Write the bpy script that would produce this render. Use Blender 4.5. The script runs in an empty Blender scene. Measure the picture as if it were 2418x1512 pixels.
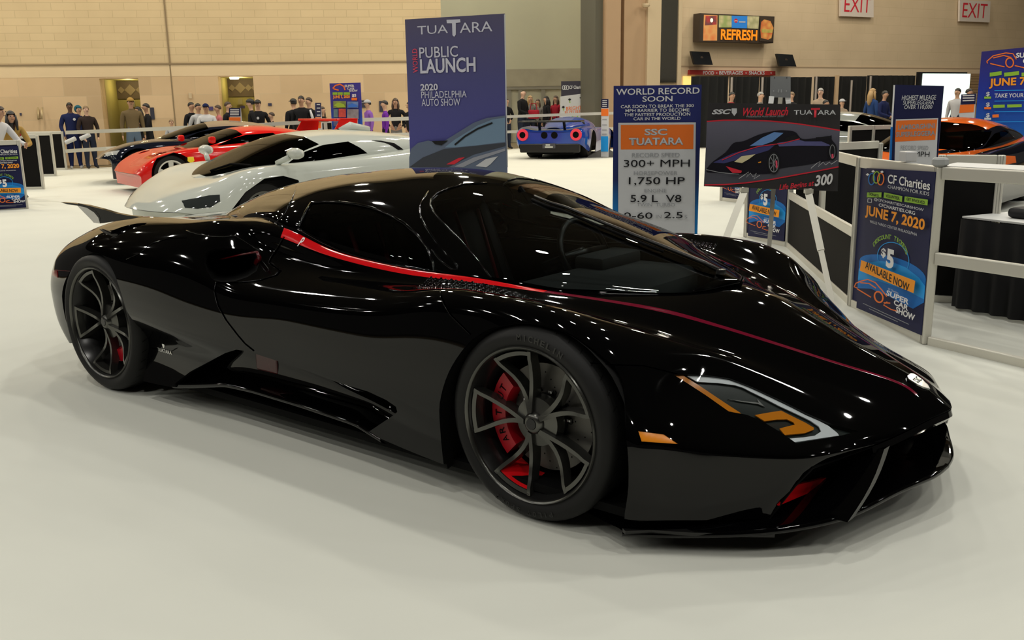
import bpy, bmesh, math, random
import numpy as np
from mathutils import Vector, Matrix, geometry
from mathutils.bvhtree import BVHTree

scene = bpy.context.scene
COL = scene.collection
random.seed(7)

# ------------------------------------------------------------------ camera
IMG_W, IMG_H, FOCAL = 2418.0, 1512.0, 2214.56
CAM = Vector((1.8144, -3.3166, 1.3769))
_yaw, _pitch, _roll = 0.6714, 0.2227, -0.0155
_f = Vector((-math.sin(_yaw) * math.cos(_pitch), math.cos(_yaw) * math.cos(_pitch), -math.sin(_pitch)))
_r0 = Vector((math.cos(_yaw), math.sin(_yaw), 0.0))
_u0 = _r0.cross(_f)
RGT = math.cos(_roll) * _r0 + math.sin(_roll) * _u0
UPV = -math.sin(_roll) * _r0 + math.cos(_roll) * _u0
FWD = _f
cam_data = bpy.data.cameras.new('camera')
cam_data.sensor_fit = 'HORIZONTAL'
cam_data.sensor_width = 36.0
cam_data.lens = 36.0 * FOCAL / IMG_W
cam_data.clip_start, cam_data.clip_end = 0.05, 300
cam = bpy.data.objects.new('camera', cam_data)
COL.objects.link(cam)
_m = Matrix((RGT, UPV, -FWD)).transposed().to_4x4()
_m.translation = CAM
cam.matrix_world = _m
scene.camera = cam

# ------------------------------------------------------------------ world and exposure
scene.view_settings.view_transform = 'Standard'
scene.view_settings.look = 'None'
scene.view_settings.exposure = 0.0
scene.view_settings.gamma = 1.0
scene.view_settings.use_curve_mapping = False
world = bpy.data.worlds.new('hall_ambient')
scene.world = world
world.use_nodes = True
world.node_tree.nodes['Background'].inputs[0].default_value = (1.0, 0.93, 0.80, 1)
world.node_tree.nodes['Background'].inputs[1].default_value = 0.05
try:
    scene.cycles.use_denoising = True
    scene.cycles.max_bounces = 8
    scene.cycles.diffuse_bounces = 4
    scene.cycles.glossy_bounces = 4
    scene.cycles.transparent_max_bounces = 12
    scene.cycles.caustics_reflective = False
    scene.cycles.caustics_refractive = False
    scene.cycles.sample_clamp_indirect = 6.0
except Exception:
    pass

# ------------------------------------------------------------------ hall lamps (far above the frame; they light the hall and glint in the paint)
LAMP_Z = 11.0
LAMP_POWER = 150.0
_ca, _sa = math.cos(0.78), math.sin(0.78)
lamp_spots = [(i * _ca - j * _sa, i * _sa + j * _ca) for i in (-28, -22, -16, -10, -4, 2, 8, 14, 20) for j in (-9, -3, 3, 9, 15, 21, 27, 33, 39) if (i, j) not in ((-4, 3), (-10, 3))]
# ------------------------------------------------------------------ helpers
def ray(u, v):
    return (RGT * ((u - IMG_W / 2) / FOCAL) + UPV * ((IMG_H / 2 - v) / FOCAL) + FWD)

def P(u, v, x=None, y=None, z=None):
    """the point of the place seen at image point (u, v) on the plane x=, y= or z="""
    d = ray(u, v)
    if x is not None: t = (x - CAM.x) / d.x
    elif y is not None: t = (y - CAM.y) / d.y
    else: t = (z - CAM.z) / d.z
    return CAM + d * t

def PD(u, v, depth):
    """the point at a given distance along the viewing axis"""
    return CAM + ray(u, v) * depth

_mats = {}
def mat(name, col=(0.5, 0.5, 0.5), rough=0.5, metal=0.0, spec=0.5, emit=None, estr=1.0, coat=0.0, noise=None, bump=None):
    """procedural principled material. noise=(scale, amount): colour mottling; bump=(scale, strength)"""
    if name in _mats: return _mats[name]
    m = bpy.data.materials.new(name); m.use_nodes = True
    nt = m.node_tree; b = nt.nodes['Principled BSDF']
    b.inputs['Base Color'].default_value = (*col, 1)
    b.inputs['Roughness'].default_value = rough
    b.inputs['Metallic'].default_value = metal
    b.inputs['Specular IOR Level'].default_value = spec
    if coat:
        b.inputs['Coat Weight'].default_value = coat
        b.inputs['Coat Roughness'].default_value = 0.02
    if emit:
        b.inputs['Emission Color'].default_value = (*emit, 1)
        b.inputs['Emission Strength'].default_value = estr
    if noise or bump:
        tc = nt.nodes.new('ShaderNodeTexCoord')
    if noise:
        n = nt.nodes.new('ShaderNodeTexNoise'); n.inputs['Scale'].default_value = noise[0]; n.inputs['Detail'].default_value = 4
        nt.links.new(tc.outputs['Object'], n.inputs['Vector'])
        r = nt.nodes.new('ShaderNodeMix'); r.data_type = 'RGBA'
        a = noise[1]
        r.inputs[6].default_value = (*[c * (1 - a) for c in col], 1)
        r.inputs[7].default_value = (*[min(1, c * (1 + a)) for c in col], 1)
        nt.links.new(n.outputs['Fac'], r.inputs[0]); nt.links.new(r.outputs[2], b.inputs['Base Color'])
    if bump:
        n2 = nt.nodes.new('ShaderNodeTexNoise'); n2.inputs['Scale'].default_value = bump[0]; n2.inputs['Detail'].default_value = 3
        nt.links.new(tc.outputs['Object'], n2.inputs['Vector'])
        bp = nt.nodes.new('ShaderNodeBump'); bp.inputs['Strength'].default_value = bump[1]; bp.inputs['Distance'].default_value = 0.01
        nt.links.new(n2.outputs['Fac'], bp.inputs['Height']); nt.links.new(bp.outputs['Normal'], b.inputs['Normal'])
    _mats[name] = m
    return m

def glass(name, tint, f0=1.45, rough=0.0, thin=1.0):
    if name in _mats: return _mats[name]
    m = bpy.data.materials.new(name); m.use_nodes = True
    nt = m.node_tree; nt.nodes.remove(nt.nodes['Principled BSDF'])
    out = nt.nodes['Material Output']
    t = nt.nodes.new('ShaderNodeBsdfTransparent'); t.inputs[0].default_value = (*tint, 1)
    g = nt.nodes.new('ShaderNodeBsdfGlossy'); g.inputs['Roughness'].default_value = rough
    fr = nt.nodes.new('ShaderNodeFresnel'); fr.inputs['IOR'].default_value = f0
    mx = nt.nodes.new('ShaderNodeMixShader')
    nt.links.new(fr.outputs[0], mx.inputs[0]); nt.links.new(t.outputs[0], mx.inputs[1]); nt.links.new(g.outputs[0], mx.inputs[2])
    nt.links.new(mx.outputs[0], out.inputs[0])
    _mats[name] = m
    return m

def props(o, label=None, cat=None, group=None, kind=None):
    if label: o['label'] = label
    if cat: o['category'] = cat
    if group: o['group'] = group
    if kind: o['kind'] = kind
    return o

def thing(name, label, cat, loc=(0, 0, 0), rotz=0.0, group=None):
    o = bpy.data.objects.new(name, None); o.empty_display_size = 0.1
    COL.objects.link(o); o.location = loc; o.rotation_euler = (0, 0, rotz)
    props(o, label, cat, group)
    return o

def mesh_obj(name, verts, faces, mats, parent=None, smooth=False, fmat=None, loc=None):
    me = bpy.data.meshes.new(name)
    me.from_pydata([tuple(v) for v in verts], [], [tuple(f) for f in faces])
    for mm in (mats if isinstance(mats, (list, tuple)) else [mats]): me.materials.append(mm)
    if smooth: me.polygons.foreach_set('use_smooth', [True] * len(me.polygons))
    if fmat is not None: me.polygons.foreach_set('material_index', fmat)
    me.update()
    o = bpy.data.objects.new(name, me); COL.objects.link(o)
    if parent is not None: o.parent = parent
    if loc is not None: o.location = loc
    return o

class MB:
    """collects boxes, tubes, prisms... of ONE object"""
    def __init__(s): s.v = []; s.f = []; s.m = []
    def add(s, v, f, mi=0):
        n = len(s.v); s.v += [tuple(p) for p in v]; s.f += [tuple(i + n for i in q) for q in f]; s.m += [mi] * len(f)
        return s
    def box(s, c, d, mi=0, rz=0.0, M=None):
        hx, hy, hz = d[0] / 2, d[1] / 2, d[2] / 2
        v = [Vector((a * hx, b * hy, e * hz)) for a in (-1, 1) for b in (-1, 1) for e in (-1, 1)]
        R = M if M is not None else Matrix.Rotation(rz, 3, 'Z')
        v = [R @ p + Vector(c) for p in v]
        return s.add(v, [(0, 1, 3, 2), (4, 6, 7, 5), (0, 4, 5, 1), (2, 3, 7, 6), (0, 2, 6, 4), (1, 5, 7, 3)], mi)
    def bbox(s, c, d, b=0.01, mi=0, rz=0.0):
        """box with chamfered vertical+horizontal edges"""
        bm = bmesh.new(); bmesh.ops.create_cube(bm, size=1)
        for q in bm.verts: q.co = Vector((q.co.x * d[0], q.co.y * d[1], q.co.z * d[2]))
        bmesh.ops.bevel(bm, geom=bm.edges[:], offset=b, segments=2, affect='EDGES', profile=0.5)
        R = Matrix.Rotation(rz, 3, 'Z'); bm.verts.index_update()
        s.add([R @ q.co + Vector(c) for q in bm.verts], [[q.index for q in f.verts] for f in bm.faces], mi); bm.free()
        return s
    def tube(s, pts, r, n=8, mi=0, cap=True, closed=False):
        pts = [Vector(p) for p in pts]; rr = r if isinstance(r, (list, tuple)) else [r] * len(pts)
        rings = []; up = None
        for i, p in enumerate(pts):
            if closed: t = pts[(i + 1) % len(pts)] - pts[i - 1]
            else: t = pts[min(i + 1, len(pts) - 1)] - pts[max(i - 1, 0)]
            t.normalize()
            if up is None:
                up = Vector((0, 0, 1)) if abs(t.z) < 0.9 else Vector((1, 0, 0))
            a = t.cross(up)
            if a.length < 1e-6: a = t.orthogonal()
            a.normalize(); b = a.cross(t).normalized(); up = b
            rings.append([p + (a * math.cos(k * 2 * math.pi / n) + b * math.sin(k * 2 * math.pi / n)) * rr[i] for k in range(n)])
        v = [q for rg in rings for q in rg]; f = []
        L = len(rings)
        for i in range(L if closed else L - 1):
            j = (i + 1) % L
            for k in range(n):
                k2 = (k + 1) % n
                f.append((i * n + k, i * n + k2, j * n + k2, j * n + k))
        if cap and not closed:
            f.append(tuple(reversed(range(n)))); f.append(tuple((L - 1) * n + k for k in range(n)))
        return s.add(v, f, mi)
    def prism(s, poly, vec, mi=0):
        """closed planar polygon (3-D points) pushed along vec"""
        n = len(poly); vec = Vector(vec)
        v = [Vector(p) for p in poly] + [Vector(p) + vec for p in poly]
        f = [tuple(range(n - 1, -1, -1)), tuple(range(n, 2 * n))] + [(i, (i + 1) % n, n + (i + 1) % n, n + i) for i in range(n)]
        return s.add(v, f, mi)
    def lathe(s, prof, n=32, mi=0, axis='Z', M=None, closed=False):
        """profile [(r, h)] turned about an axis"""
        v = []; f = []
        for r, h in prof:
            for k in range(n):
                a = 2 * math.pi * k / n
                p = Vector((r * math.cos(a), r * math.sin(a), h))
                if axis == 'Y': p = Vector((p.x, p.z, p.y))
                if M is not None: p = M @ p
                v.append(p)
        L = len(prof)
        for i in range(L if closed else L - 1):
            j = (i + 1) % L
            for k in range(n):
                k2 = (k + 1) % n
                f.append((i * n + k, i * n + k2, j * n + k2, j * n + k))
        return s.add(v, f, mi)
    def build(s, name, mats, parent=None, smooth=False, angle=None, loc=None):
        o = mesh_obj(name, s.v, s.f, mats, parent, smooth or angle is not None, s.m, loc)
        bm = bmesh.new(); bm.from_mesh(o.data); bmesh.ops.recalc_face_normals(bm, faces=bm.faces[:]); bm.to_mesh(o.data); bm.free()
        if angle is not None: o.data.set_sharp_from_angle(angle=math.radians(angle))
        return o

def copy_tree(o, parent=None):
    c = o.copy(); COL.objects.link(c)
    if parent is not None: c.parent = parent
    for ch in list(o.children): copy_tree(ch, c)
    return c

def fill_poly(pts2, holes=()):
    """triangulate a 2-D polygon with holes -> (points, triangles)"""
    allp = [Vector((a, b)) for a, b in pts2]; loops = [list(range(len(allp)))]
    for h in holes:
        n = len(allp); allp += [Vector((a, b)) for a, b in h]; loops.append(list(range(n, len(allp))))
    edges = [(l[i], l[(i + 1) % len(l)]) for l in loops for i in range(len(l))]
    vs, es, fs, *_ = geometry.delaunay_2d_cdt(allp, edges, [], 0, 1e-6)
    V = np.array([tuple(p) for p in vs]); F = [f for f in fs]
    C = np.array([V[list(f)].mean(0) for f in F])
    ins = in_poly(C, np.array([tuple(p) for p in pts2], float))
    for h in holes: ins &= ~in_poly(C, np.array([tuple(p) for p in h], float))
    return V, [tuple(f) for f, k in zip(F, ins) if k]

def in_poly(Q, poly):
    x, y = Q[:, 0], Q[:, 1]; n = len(poly); c = np.zeros(len(Q), bool)
    for i in range(n):
        x1, y1 = poly[i]; x2, y2 = poly[(i + 1) % n]
        if y1 == y2: continue
        k = ((y1 > y) != (y2 > y)) & (x < (x2 - x1) * (y - y1) / (y2 - y1) + x1)
        c ^= k
    return c

def plate(name, poly, mats, frame, th=0.0, parent=None, holes=(), mi=0):
    """flat polygon drawn in a local frame (origin, xdir, ydir); th gives it thickness towards -normal"""
    o, ex, ey = frame; nz = ex.cross(ey).normalized()
    V, F = fill_poly(poly, holes)
    v = [o + ex * a + ey * b for a, b in V]
    ob = MB()
    ob.add(v, F, mi)
    if th:
        ob.add([p - nz * th for p in v], [tuple(reversed(f)) for f in F], mi)
        for lp in [poly] + list(holes):
            q = [o + ex * a + ey * b for a, b in lp]; n = len(q)
            ob.add(q + [p - nz * th for p in q], [(i, (i + 1) % n, n + (i + 1) % n, n + i) for i in range(n)], mi)
    return mesh_obj(name, ob.v, ob.f, mats, parent, False, ob.m)

def smooth_path(pts, n=8, closed=False):
    """Catmull-Rom through points"""
    p = [Vector(q) for q in pts]; out = []; L = len(p)
    for i in range(L if closed else L - 1):
        if closed: a, b, c, d = p[i - 1], p[i], p[(i + 1) % L], p[(i + 2) % L]
        else: a, b, c, d = p[max(i - 1, 0)], p[i], p[i + 1], p[min(i + 2, L - 1)]
        for k in range(n):
            t = k / n
            out.append(0.5 * ((2 * b) + (c - a) * t + (2 * a - 5 * b + 4 * c - d) * t * t + (3 * b - a - 3 * c + d) * t ** 3))
    if not closed: out.append(p[-1])
    return out

def text_mesh(name, s, size, M, material, parent=None, bold=0.0, sx=1.0, shear=0.0, align='CENTER', spacing=1.0, ext=0.0, line=1.0):
    """raised lettering: text turned into a mesh. M maps the text plane (x right, y up, z out) into place"""
    cu = bpy.data.curves.new(name, 'FONT'); cu.body = s; cu.size = size; cu.align_x = align; cu.align_y = 'CENTER'
    cu.offset = bold * size; cu.shear = shear; cu.space_character = spacing; cu.extrude = ext; cu.space_line = line
    cu.resolution_u = 3
    t = bpy.data.objects.new(name, cu); COL.objects.link(t)
    dg = bpy.context.evaluated_depsgraph_get(); dg.update()
    me = bpy.data.meshes.new_from_object(t.evaluated_get(dg), depsgraph=dg)
    bpy.data.objects.remove(t); bpy.data.curves.remove(cu)
    S = Matrix.Diagonal((sx, 1, 1, 1))
    me.transform(M @ S); me.materials.clear(); me.materials.append(material)
    me.name = name
    o = bpy.data.objects.new(name, me); COL.objects.link(o)
    if parent is not None: o.parent = parent
    return o

def fit_text(name, s, cx, cy, w, h, M, material, parent=None, bold=0.0, shear=0.0, ext=0.0, spacing=1.0, rot=0.0):
    """lettering fitted into a w x h box centred at (cx, cy) of the plane M"""
    o = text_mesh(name, s, 1.0, Matrix.Identity(4), material, parent, bold=bold, shear=shear, spacing=spacing)
    co = np.empty(len(o.data.vertices) * 3); o.data.vertices.foreach_get('co', co); co = co.reshape(-1, 3)
    mn, mx = co.min(0), co.max(0)
    T = M @ Matrix.Translation((cx, cy, 0)) @ Matrix.Rotation(rot, 4, 'Z') @ Matrix.Diagonal((w / (mx[0] - mn[0]), h / (mx[1] - mn[1]), 1, 1)) @ Matrix.Translation((-(mn[0] + mx[0]) / 2, -(mn[1] + mx[1]) / 2, 0))
    o.data.transform(T)
    return o

def frame_matrix(o, ex, ey):
    ez = ex.cross(ey).normalized()
    m = Matrix((ex.normalized(), ey.normalized(), ez)).transposed().to_4x4(); m.translation = o
    return m

# ------------------------------------------------------------------ smooth trimmed surfaces (car bodies)
def makima(t, Y, q):
    t = np.asarray(t, float); Y = np.asarray(Y, float); q = np.asarray(q, float)
    sh = (-1,) + (1,) * (Y.ndim - 1)
    h = np.diff(t); d = np.diff(Y, axis=0) / h.reshape(sh)
    d0 = 2 * d[:1] - d[1:2]; d00 = 2 * d0 - d[:1]; d1 = 2 * d[-1:] - d[-2:-1]; d11 = 2 * d1 - d[-1:]
    D = np.concatenate([d00, d0, d, d1, d11])
    w1 = np.abs(D[3:] - D[2:-1]) + np.abs(D[3:] + D[2:-1]) / 2
    w2 = np.abs(D[1:-2] - D[:-3]) + np.abs(D[1:-2] + D[:-3]) / 2
    s = w1 + w2; w1 = np.where(s < 1e-9, .5, w1); w2 = np.where(s < 1e-9, .5, w2); s = w1 + w2
    m = (w1 * D[1:-2] + w2 * D[2:-1]) / s
    i = np.clip(np.searchsorted(t, q, side='right') - 1, 0, len(t) - 2)
    u = ((q - t[i]) / h[i]).reshape(sh); hi = h[i].reshape(sh)
    return ((2 * u**3 - 3 * u**2 + 1) * Y[i] + (u**3 - 2 * u**2 + u) * hi * m[i] + (-2 * u**3 + 3 * u**2) * Y[i + 1] + (u**3 - u**2) * hi * m[i + 1])

class Surf:
    skew = 0.0
    """dense grid surface through a net of points net[k][j] = (x, w, z); the near side is y = -w"""
    def __init__(s, net, sub_k=8, sub_j=7, smooth=3, keep=(), sym=True):
        A = np.array(net, float); K, J, _ = A.shape
        A[:, :, 1] *= -1
        s.sub_k, s.sub_j = sub_k, sub_j
        tk = np.concatenate([[0], np.cumsum(np.linalg.norm(np.diff(A, axis=0), axis=2).mean(1) + 1e-4)])
        qk = np.concatenate([np.linspace(tk[i], tk[i + 1], sub_k, endpoint=False) for i in range(K - 1)] + [[tk[-1]]])
        B = makima(tk, A, qk)
        tj = np.concatenate([[0], np.cumsum(np.linalg.norm(np.diff(A, axis=1), axis=2).mean(0) + 1e-4)])
        qj = np.concatenate([np.linspace(tj[i], tj[i + 1], sub_j, endpoint=False) for i in range(J - 1)] + [[tj[-1]]])
        G = makima(tj, np.swapaxes(B, 0, 1), qj); G = np.swapaxes(G, 0, 1).copy()
        keep = [k * sub_j for k in keep]
        for _ in range(smooth):
            H = G.copy(); H[1:-1] = .25 * G[:-2] + .5 * G[1:-1] + .25 * G[2:]
            G = H; H = G.copy(); H[:, 1:-1] = .25 * G[:, :-2] + .5 * G[:, 1:-1] + .25 * G[:, 2:]
            if sym:
                mir = G[:, 1] * np.array([1, -1, 1]); H[:, 0] = .25 * G[:, 1] + .5 * G[:, 0] + .25 * mir
            for k in keep: H[:, k] = G[:, k]
            G = H
        if sym: G[:, 0, 1] = 0
        s.G = G; s.I, s.J = G.shape[0] - 1, G.shape[1] - 1
        s.a = np.linspace(0, tk[-1], s.I + 1); s.b = np.linspace(0, tj[-1], s.J + 1)
        s.da, s.db = s.a[1], s.b[1]
        du = np.gradient(G, axis=0); dv = np.gradient(G, axis=1)
        if sym:
            dv[:, 0] = (G[:, 1] - G[:, 1] * np.array([1, -1, 1])) / 2
        N = np.cross(du, dv); L = np.linalg.norm(N, axis=2, keepdims=True); N = N / np.maximum(L, 1e-12)
        bad = (L[:, :, 0] < 1e-10)
        if bad.any():
            for (i, j) in zip(*np.where(bad)): N[i, j] = N[min(i + 1, s.I), j] if i == 0 else N[i - 1, j]
        # outward: away from the inside of the car
        c = G.mean((0, 1)); c[1] = 0; c[2] -= 0.2
        if ((G - c) * N).sum() < 0: N = -N
        s.N = N
        nj = s.J + 1
        vs = [Vector(p) for p in G.reshape(-1, 3)]
        fs = []; s.fid = []
        for i in range(s.I):
            for j in range(s.J):
                a0 = i * nj + j
                fs.append((a0, a0 + nj, a0 + nj + 1)); s.fid.append((i, j, 0))
                fs.append((a0, a0 + nj + 1, a0 + 1)); s.fid.append((i, j, 1))
        s.bvh = BVHTree.FromPolygons(vs, fs, all_triangles=True); s.vs = vs; s.fs = fs
    def ev(s, AB):
        AB = np.asarray(AB, float)
        i = np.clip(AB[:, 0] / s.da, 0, s.I - 1e-6); j = np.clip(AB[:, 1] / s.db, 0, s.J - 1e-6)
        i0 = i.astype(int); j0 = j.astype(int); u = (i - i0)[:, None]; v = (j - j0)[:, None]
        def bl(M): return (M[i0, j0] * (1 - u) * (1 - v) + M[i0 + 1, j0] * u * (1 - v) + M[i0, j0 + 1] * (1 - u) * v + M[i0 + 1, j0 + 1] * u * v)
        n = bl(s.N); n /= np.linalg.norm(n, axis=1, keepdims=True)
        return bl(s.G), n
    def _par(s, loc, fi):
        i, j, k = s.fid[fi]; f = s.fs[fi]
        a, b, c = (s.vs[q] for q in f)
        w = geometry.barycentric_transform(loc, a, b, c, *( (Vector((0, 0, 0)), Vector((1, 0, 0)), Vector((1, 1, 0))) if k == 0 else (Vector((0, 0, 0)), Vector((1, 1, 0)), Vector((0, 1, 0))) ))
        return ((i + w.x) * s.da, (j + w.y) * s.db)
    def hit(s, o, d):
        loc, n, fi, dist = s.bvh.ray_cast(Vector(o), Vector(d).normalized(), 60)
        return None if loc is None else s._par(loc, fi)
    def far(s, p):
        return (p[0] + s.skew * max(0, -p[1]) * min(1, max(0, (.55 - p[0]) / .3)), -p[1], p[2])
    def px(s, u, v):
        """surface parameter seen at an image point; off the surface: the nearest point to the ray"""
        h = s.hit(CAM, ray(u, v))
        if h is None:
            d = ray(u, v).normalized(); q = CAM + d * 4
            for _ in range(12):
                loc, n, fi, ds = s.bvh.find_nearest(q)
                q = CAM + d * (loc - CAM).dot(d)
            h = s._par(loc, fi)
        return h
    def side(s, x, z):
        return s.hit((x, -3, z), (0, 1, 0))
    def near(s, p):
        loc, n, fi, ds = s.bvh.find_nearest(Vector(p)); return s._par(loc, fi)
    def loop_px(s, pts, step=14, sm=False):
        out = []
        if sm: pts = [(p.x, p.y) for p in smooth_path([(a, b, 0) for a, b in pts], 5, True)]; 
        n = len(pts)
        for i in range(n):
            (u0, v0), (u1, v1) = pts[i], pts[(i + 1) % n]
            k = max(1, int(math.hypot(u1 - u0, v1 - v0) / step))
            for q in range(k): out.append(s.px(u0 + (u1 - u0) * q / k, v0 + (v1 - v0) * q / k))
        return out
    def line_px(s, pts, step=12):
        out = []
        for i in range(len(pts) - 1):
            (u0, v0), (u1, v1) = pts[i], pts[i + 1]
            k = max(1, int(math.hypot(u1 - u0, v1 - v0) / step))
            for q in range(k): out.append(s.px(u0 + (u1 - u0) * q / k, v0 + (v1 - v0) * q / k))
        out.append(s.px(*pts[-1])); return out

def clean_loop(lp, tol=1e-4):
    out = []
    for p in lp:
        if not out or math.hypot(p[0] - out[-1][0], p[1] - out[-1][1]) > tol: out.append(p)
    if len(out) > 2 and math.hypot(out[0][0] - out[-1][0], out[0][1] - out[-1][1]) <= tol: out.pop()
    return out

def patch(s, name, mats, outer=None, holes=(), parent=None, off=0.0, hem=0.015, mirror=True, hem_mi=0, dens=1, split=False):
    """a trimmed piece of surface s, with a turned-in hem, mirrored to the other side of the car"""
    A, B = s.a[-1], s.b[-1]
    if outer is None:
        outer = [(a, 0) for a in s.a] + [(A, b) for b in s.b[1:]] + [(a, B) for a in s.a[::-1][1:]] + [(0, b) for b in s.b[::-1][1:-1]]
    outer = clean_loop(outer); holes = [clean_loop(h) for h in holes]
    loops = [outer] + holes
    po = np.array(outer); bp = []; ed = []
    for l in loops:
        n = len(bp); bp += [Vector(p) for p in l]
        ed += [(n + i, n + (i + 1) % len(l)) for i in range(len(l))]
    i0, i1 = max(0, int(po[:, 0].min() / s.da)), min(s.I, int(po[:, 0].max() / s.da) + 1)
    j0, j1 = max(0, int(po[:, 1].min() / s.db)), min(s.J, int(po[:, 1].max() / s.db) + 1)
    ga = np.arange(i0 * dens, i1 * dens + 1) * s.da / dens; gb = np.arange(j0 * dens, j1 * dens + 1) * s.db / dens
    gr = np.array([(a, b) for a in ga for b in gb])
    k = in_poly(gr, po)
    for h in holes: k &= ~in_poly(gr, np.array(h))
    gr = gr[k]
    if len(gr):
        ba = np.array([tuple(p) for p in bp]); d = np.full(len(gr), 9.)
        for q in ba: d = np.minimum(d, ((gr[:, 0] - q[0]) / s.da)**2 + ((gr[:, 1] - q[1]) / s.db)**2)
        gr = gr[d > (0.35 / dens)**2]
    pts = bp + [Vector(p) for p in gr]
    vs, es, fs, *_ = geometry.delaunay_2d_cdt(pts, ed, [], 0, 1e-7)
    V = np.array([tuple(p) for p in vs]); F = np.array([f for f in fs if len(f) == 3])
    C = V[F].mean(1); ins = in_poly(C, po)
    for h in holes: ins &= ~in_poly(C, np.array(h))
    ar = np.abs(np.cross(V[F[:, 1]] - V[F[:, 0]], V[F[:, 2]] - V[F[:, 0]])); ins &= ar > 1e-9
    F = F[ins]
    X, N = s.ev(V); X = X + N * off
    fn = np.cross(X[F[:, 1]] - X[F[:, 0]], X[F[:, 2]] - X[F[:, 0]])
    fl = (fn * N[F[:, 0]]).sum(1) < 0; F[fl] = F[fl][:, ::-1]
    verts = [tuple(p) for p in X]; faces = [tuple(int(i) for i in f) for f in F]
    nrm = [[tuple(N[i]) for i in f] for f in faces]; fm = [0] * len(faces)
    if hem:
        cnt = {}
        for f in faces:
            for e in ((f[0], f[1]), (f[1], f[2]), (f[2], f[0])): cnt[e] = cnt.get(e, 0) + 1
        for (p, q) in list(cnt):
            if (q, p) in cnt: continue
            if abs(X[p, 1]) < 2e-3 and abs(X[q, 1]) < 2e-3: continue
            n = len(verts); a, b = X[p], X[q]; a2, b2 = a - N[p] * hem, b - N[q] * hem
            verts += [tuple(a), tuple(b), tuple(b2), tuple(a2)]
            nn = np.cross(b - a, a2 - a); L = np.linalg.norm(nn); nn = tuple(-nn / L) if L > 1e-12 else (0, 0, 1)
            faces.append((n + 1, n, n + 3, n + 2)); nrm.append([nn] * 4); fm.append(hem_mi)
    def make(vv, ff, nn, par):
        o = mesh_obj(name, vv, ff, mats, par, True, fm[:len(ff)])
        o.data.normals_split_custom_set([t for l in nn for t in l]); return o
    if mirror:
        n = len(verts)
        mv = [s.far(p) for p in verts]
        mf = [tuple(reversed(f)) for f in faces]; mn = [[(q[0], -q[1], q[2]) for q in reversed(l)] for l in nrm]
        if split or po[:, 1].min() > s.db * .5:        # the two sides of the car are pieces of their own
            o = make(verts, faces, nrm, parent); f = make(mv, mf, mn, FAR.get(parent.name, parent) if parent is not None else None)
            FAR[o.name] = f; return o
        verts = verts + mv; faces = faces + [tuple(i + n for i in f) for f in mf]; nrm = nrm + mn; fm = fm + fm
    return make(verts, faces, nrm, parent)
FAR = {}

def ribbon(s, name, ab, width, material, parent=None, off=0.0015, mirror=True, offs=0.0):
    """thin strip lying on a surface along a parameter path"""
    X, N = s.ev(np.array(ab)); T = np.gradient(X, axis=0)
    Bn = np.cross(N, T); Bn /= np.maximum(np.linalg.norm(Bn, axis=1, keepdims=True), 1e-9)
    X = X + N * off
    L = X + Bn * width / 2; R = X - Bn * width / 2
    v = [tuple(p) for p in np.concatenate([L, R])]; n = len(X)
    f = [(i, i + 1, n + i + 1, n + i) for i in range(n - 1)]
    nm = np.concatenate([N, N]); out = None
    for sg in ((1, -1) if mirror else (1,)):
        if sg < 0: v = [s.far(p) for p in v]; f = [tuple(reversed(q)) for q in f]; nm = nm * np.array([1, -1, 1])
        o = mesh_obj(name, v, f, material, parent, True)
        o.data.normals_split_custom_set([tuple(nm[i]) for q in o.data.polygons for i in q.vertices]); out = out or o
    return out

def bead(s, name, ab, r, material, parent=None, mirror=True, off=0.0):
    """fine rounded edge running along a surface"""
    X, N = s.ev(np.array(ab)); X = X + N * off
    for sg in ((1, -1) if mirror else (1,)):
        m_ = MB(); m_.tube([tuple(p_) if sg > 0 else s.far(p_) for p_ in X], r, 6); m_.build(name, material, parent, smooth=True)
# ------------------------------------------------------------------ hall: floor, walls, bay, ceiling, lamps
def add_lamp(x, y):
    l = bpy.data.lights.new('hall_lamp', 'AREA'); l.shape = 'DISK'; l.size = 0.5
    far = (Vector((x, y, 0)) - CAM).dot(FWD) > 15
    l.energy = LAMP_POWER * (1.6 if far else 1.0); l.color = (1.0, .915, .74) if far else (1.0, 0.975, 0.90)
    o = bpy.data.objects.new('hall_lamp', l); o.location = (x, y, LAMP_Z); COL.objects.link(o)
for x_, y_ in lamp_spots: add_lamp(x_, y_)

class VP:
    """a vertical plane through two image columns at given depths"""
    def __init__(s, u0, z0, u1, z1):
        a, b = PD(u0, 255, z0), PD(u1, 255, z1)
        s.o = Vector((a.x, a.y, 0)); s.ex = Vector((b.x - a.x, b.y - a.y, 0)); s.w = s.ex.length; s.ex.normalize()
        s.ez = Vector((0, 0, 1)); s.n = s.ex.cross(s.ez)      # towards the camera
        if (CAM - s.o).dot(s.n) < 0: s.n = -s.n
    def at(s, u, v):
        d = ray(u, v); t = (s.o - CAM).dot(s.n) / d.dot(s.n); return CAM + d * t
    def st(s, u, v):
        p = s.at(u, v) - s.o; return p.dot(s.ex), p.z
    def p3(s, a, z, off=0.0): return s.o + s.ex * a + s.ez * z + s.n * off
    def M(s, off=0.0):
        m = Matrix((s.ex, s.ez, s.ex.cross(s.ez))).transposed().to_4x4(); m.translation = s.o + s.n * off; return m
    @property
    def rz(s): return math.atan2(s.ex.y, s.ex.x)

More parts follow.
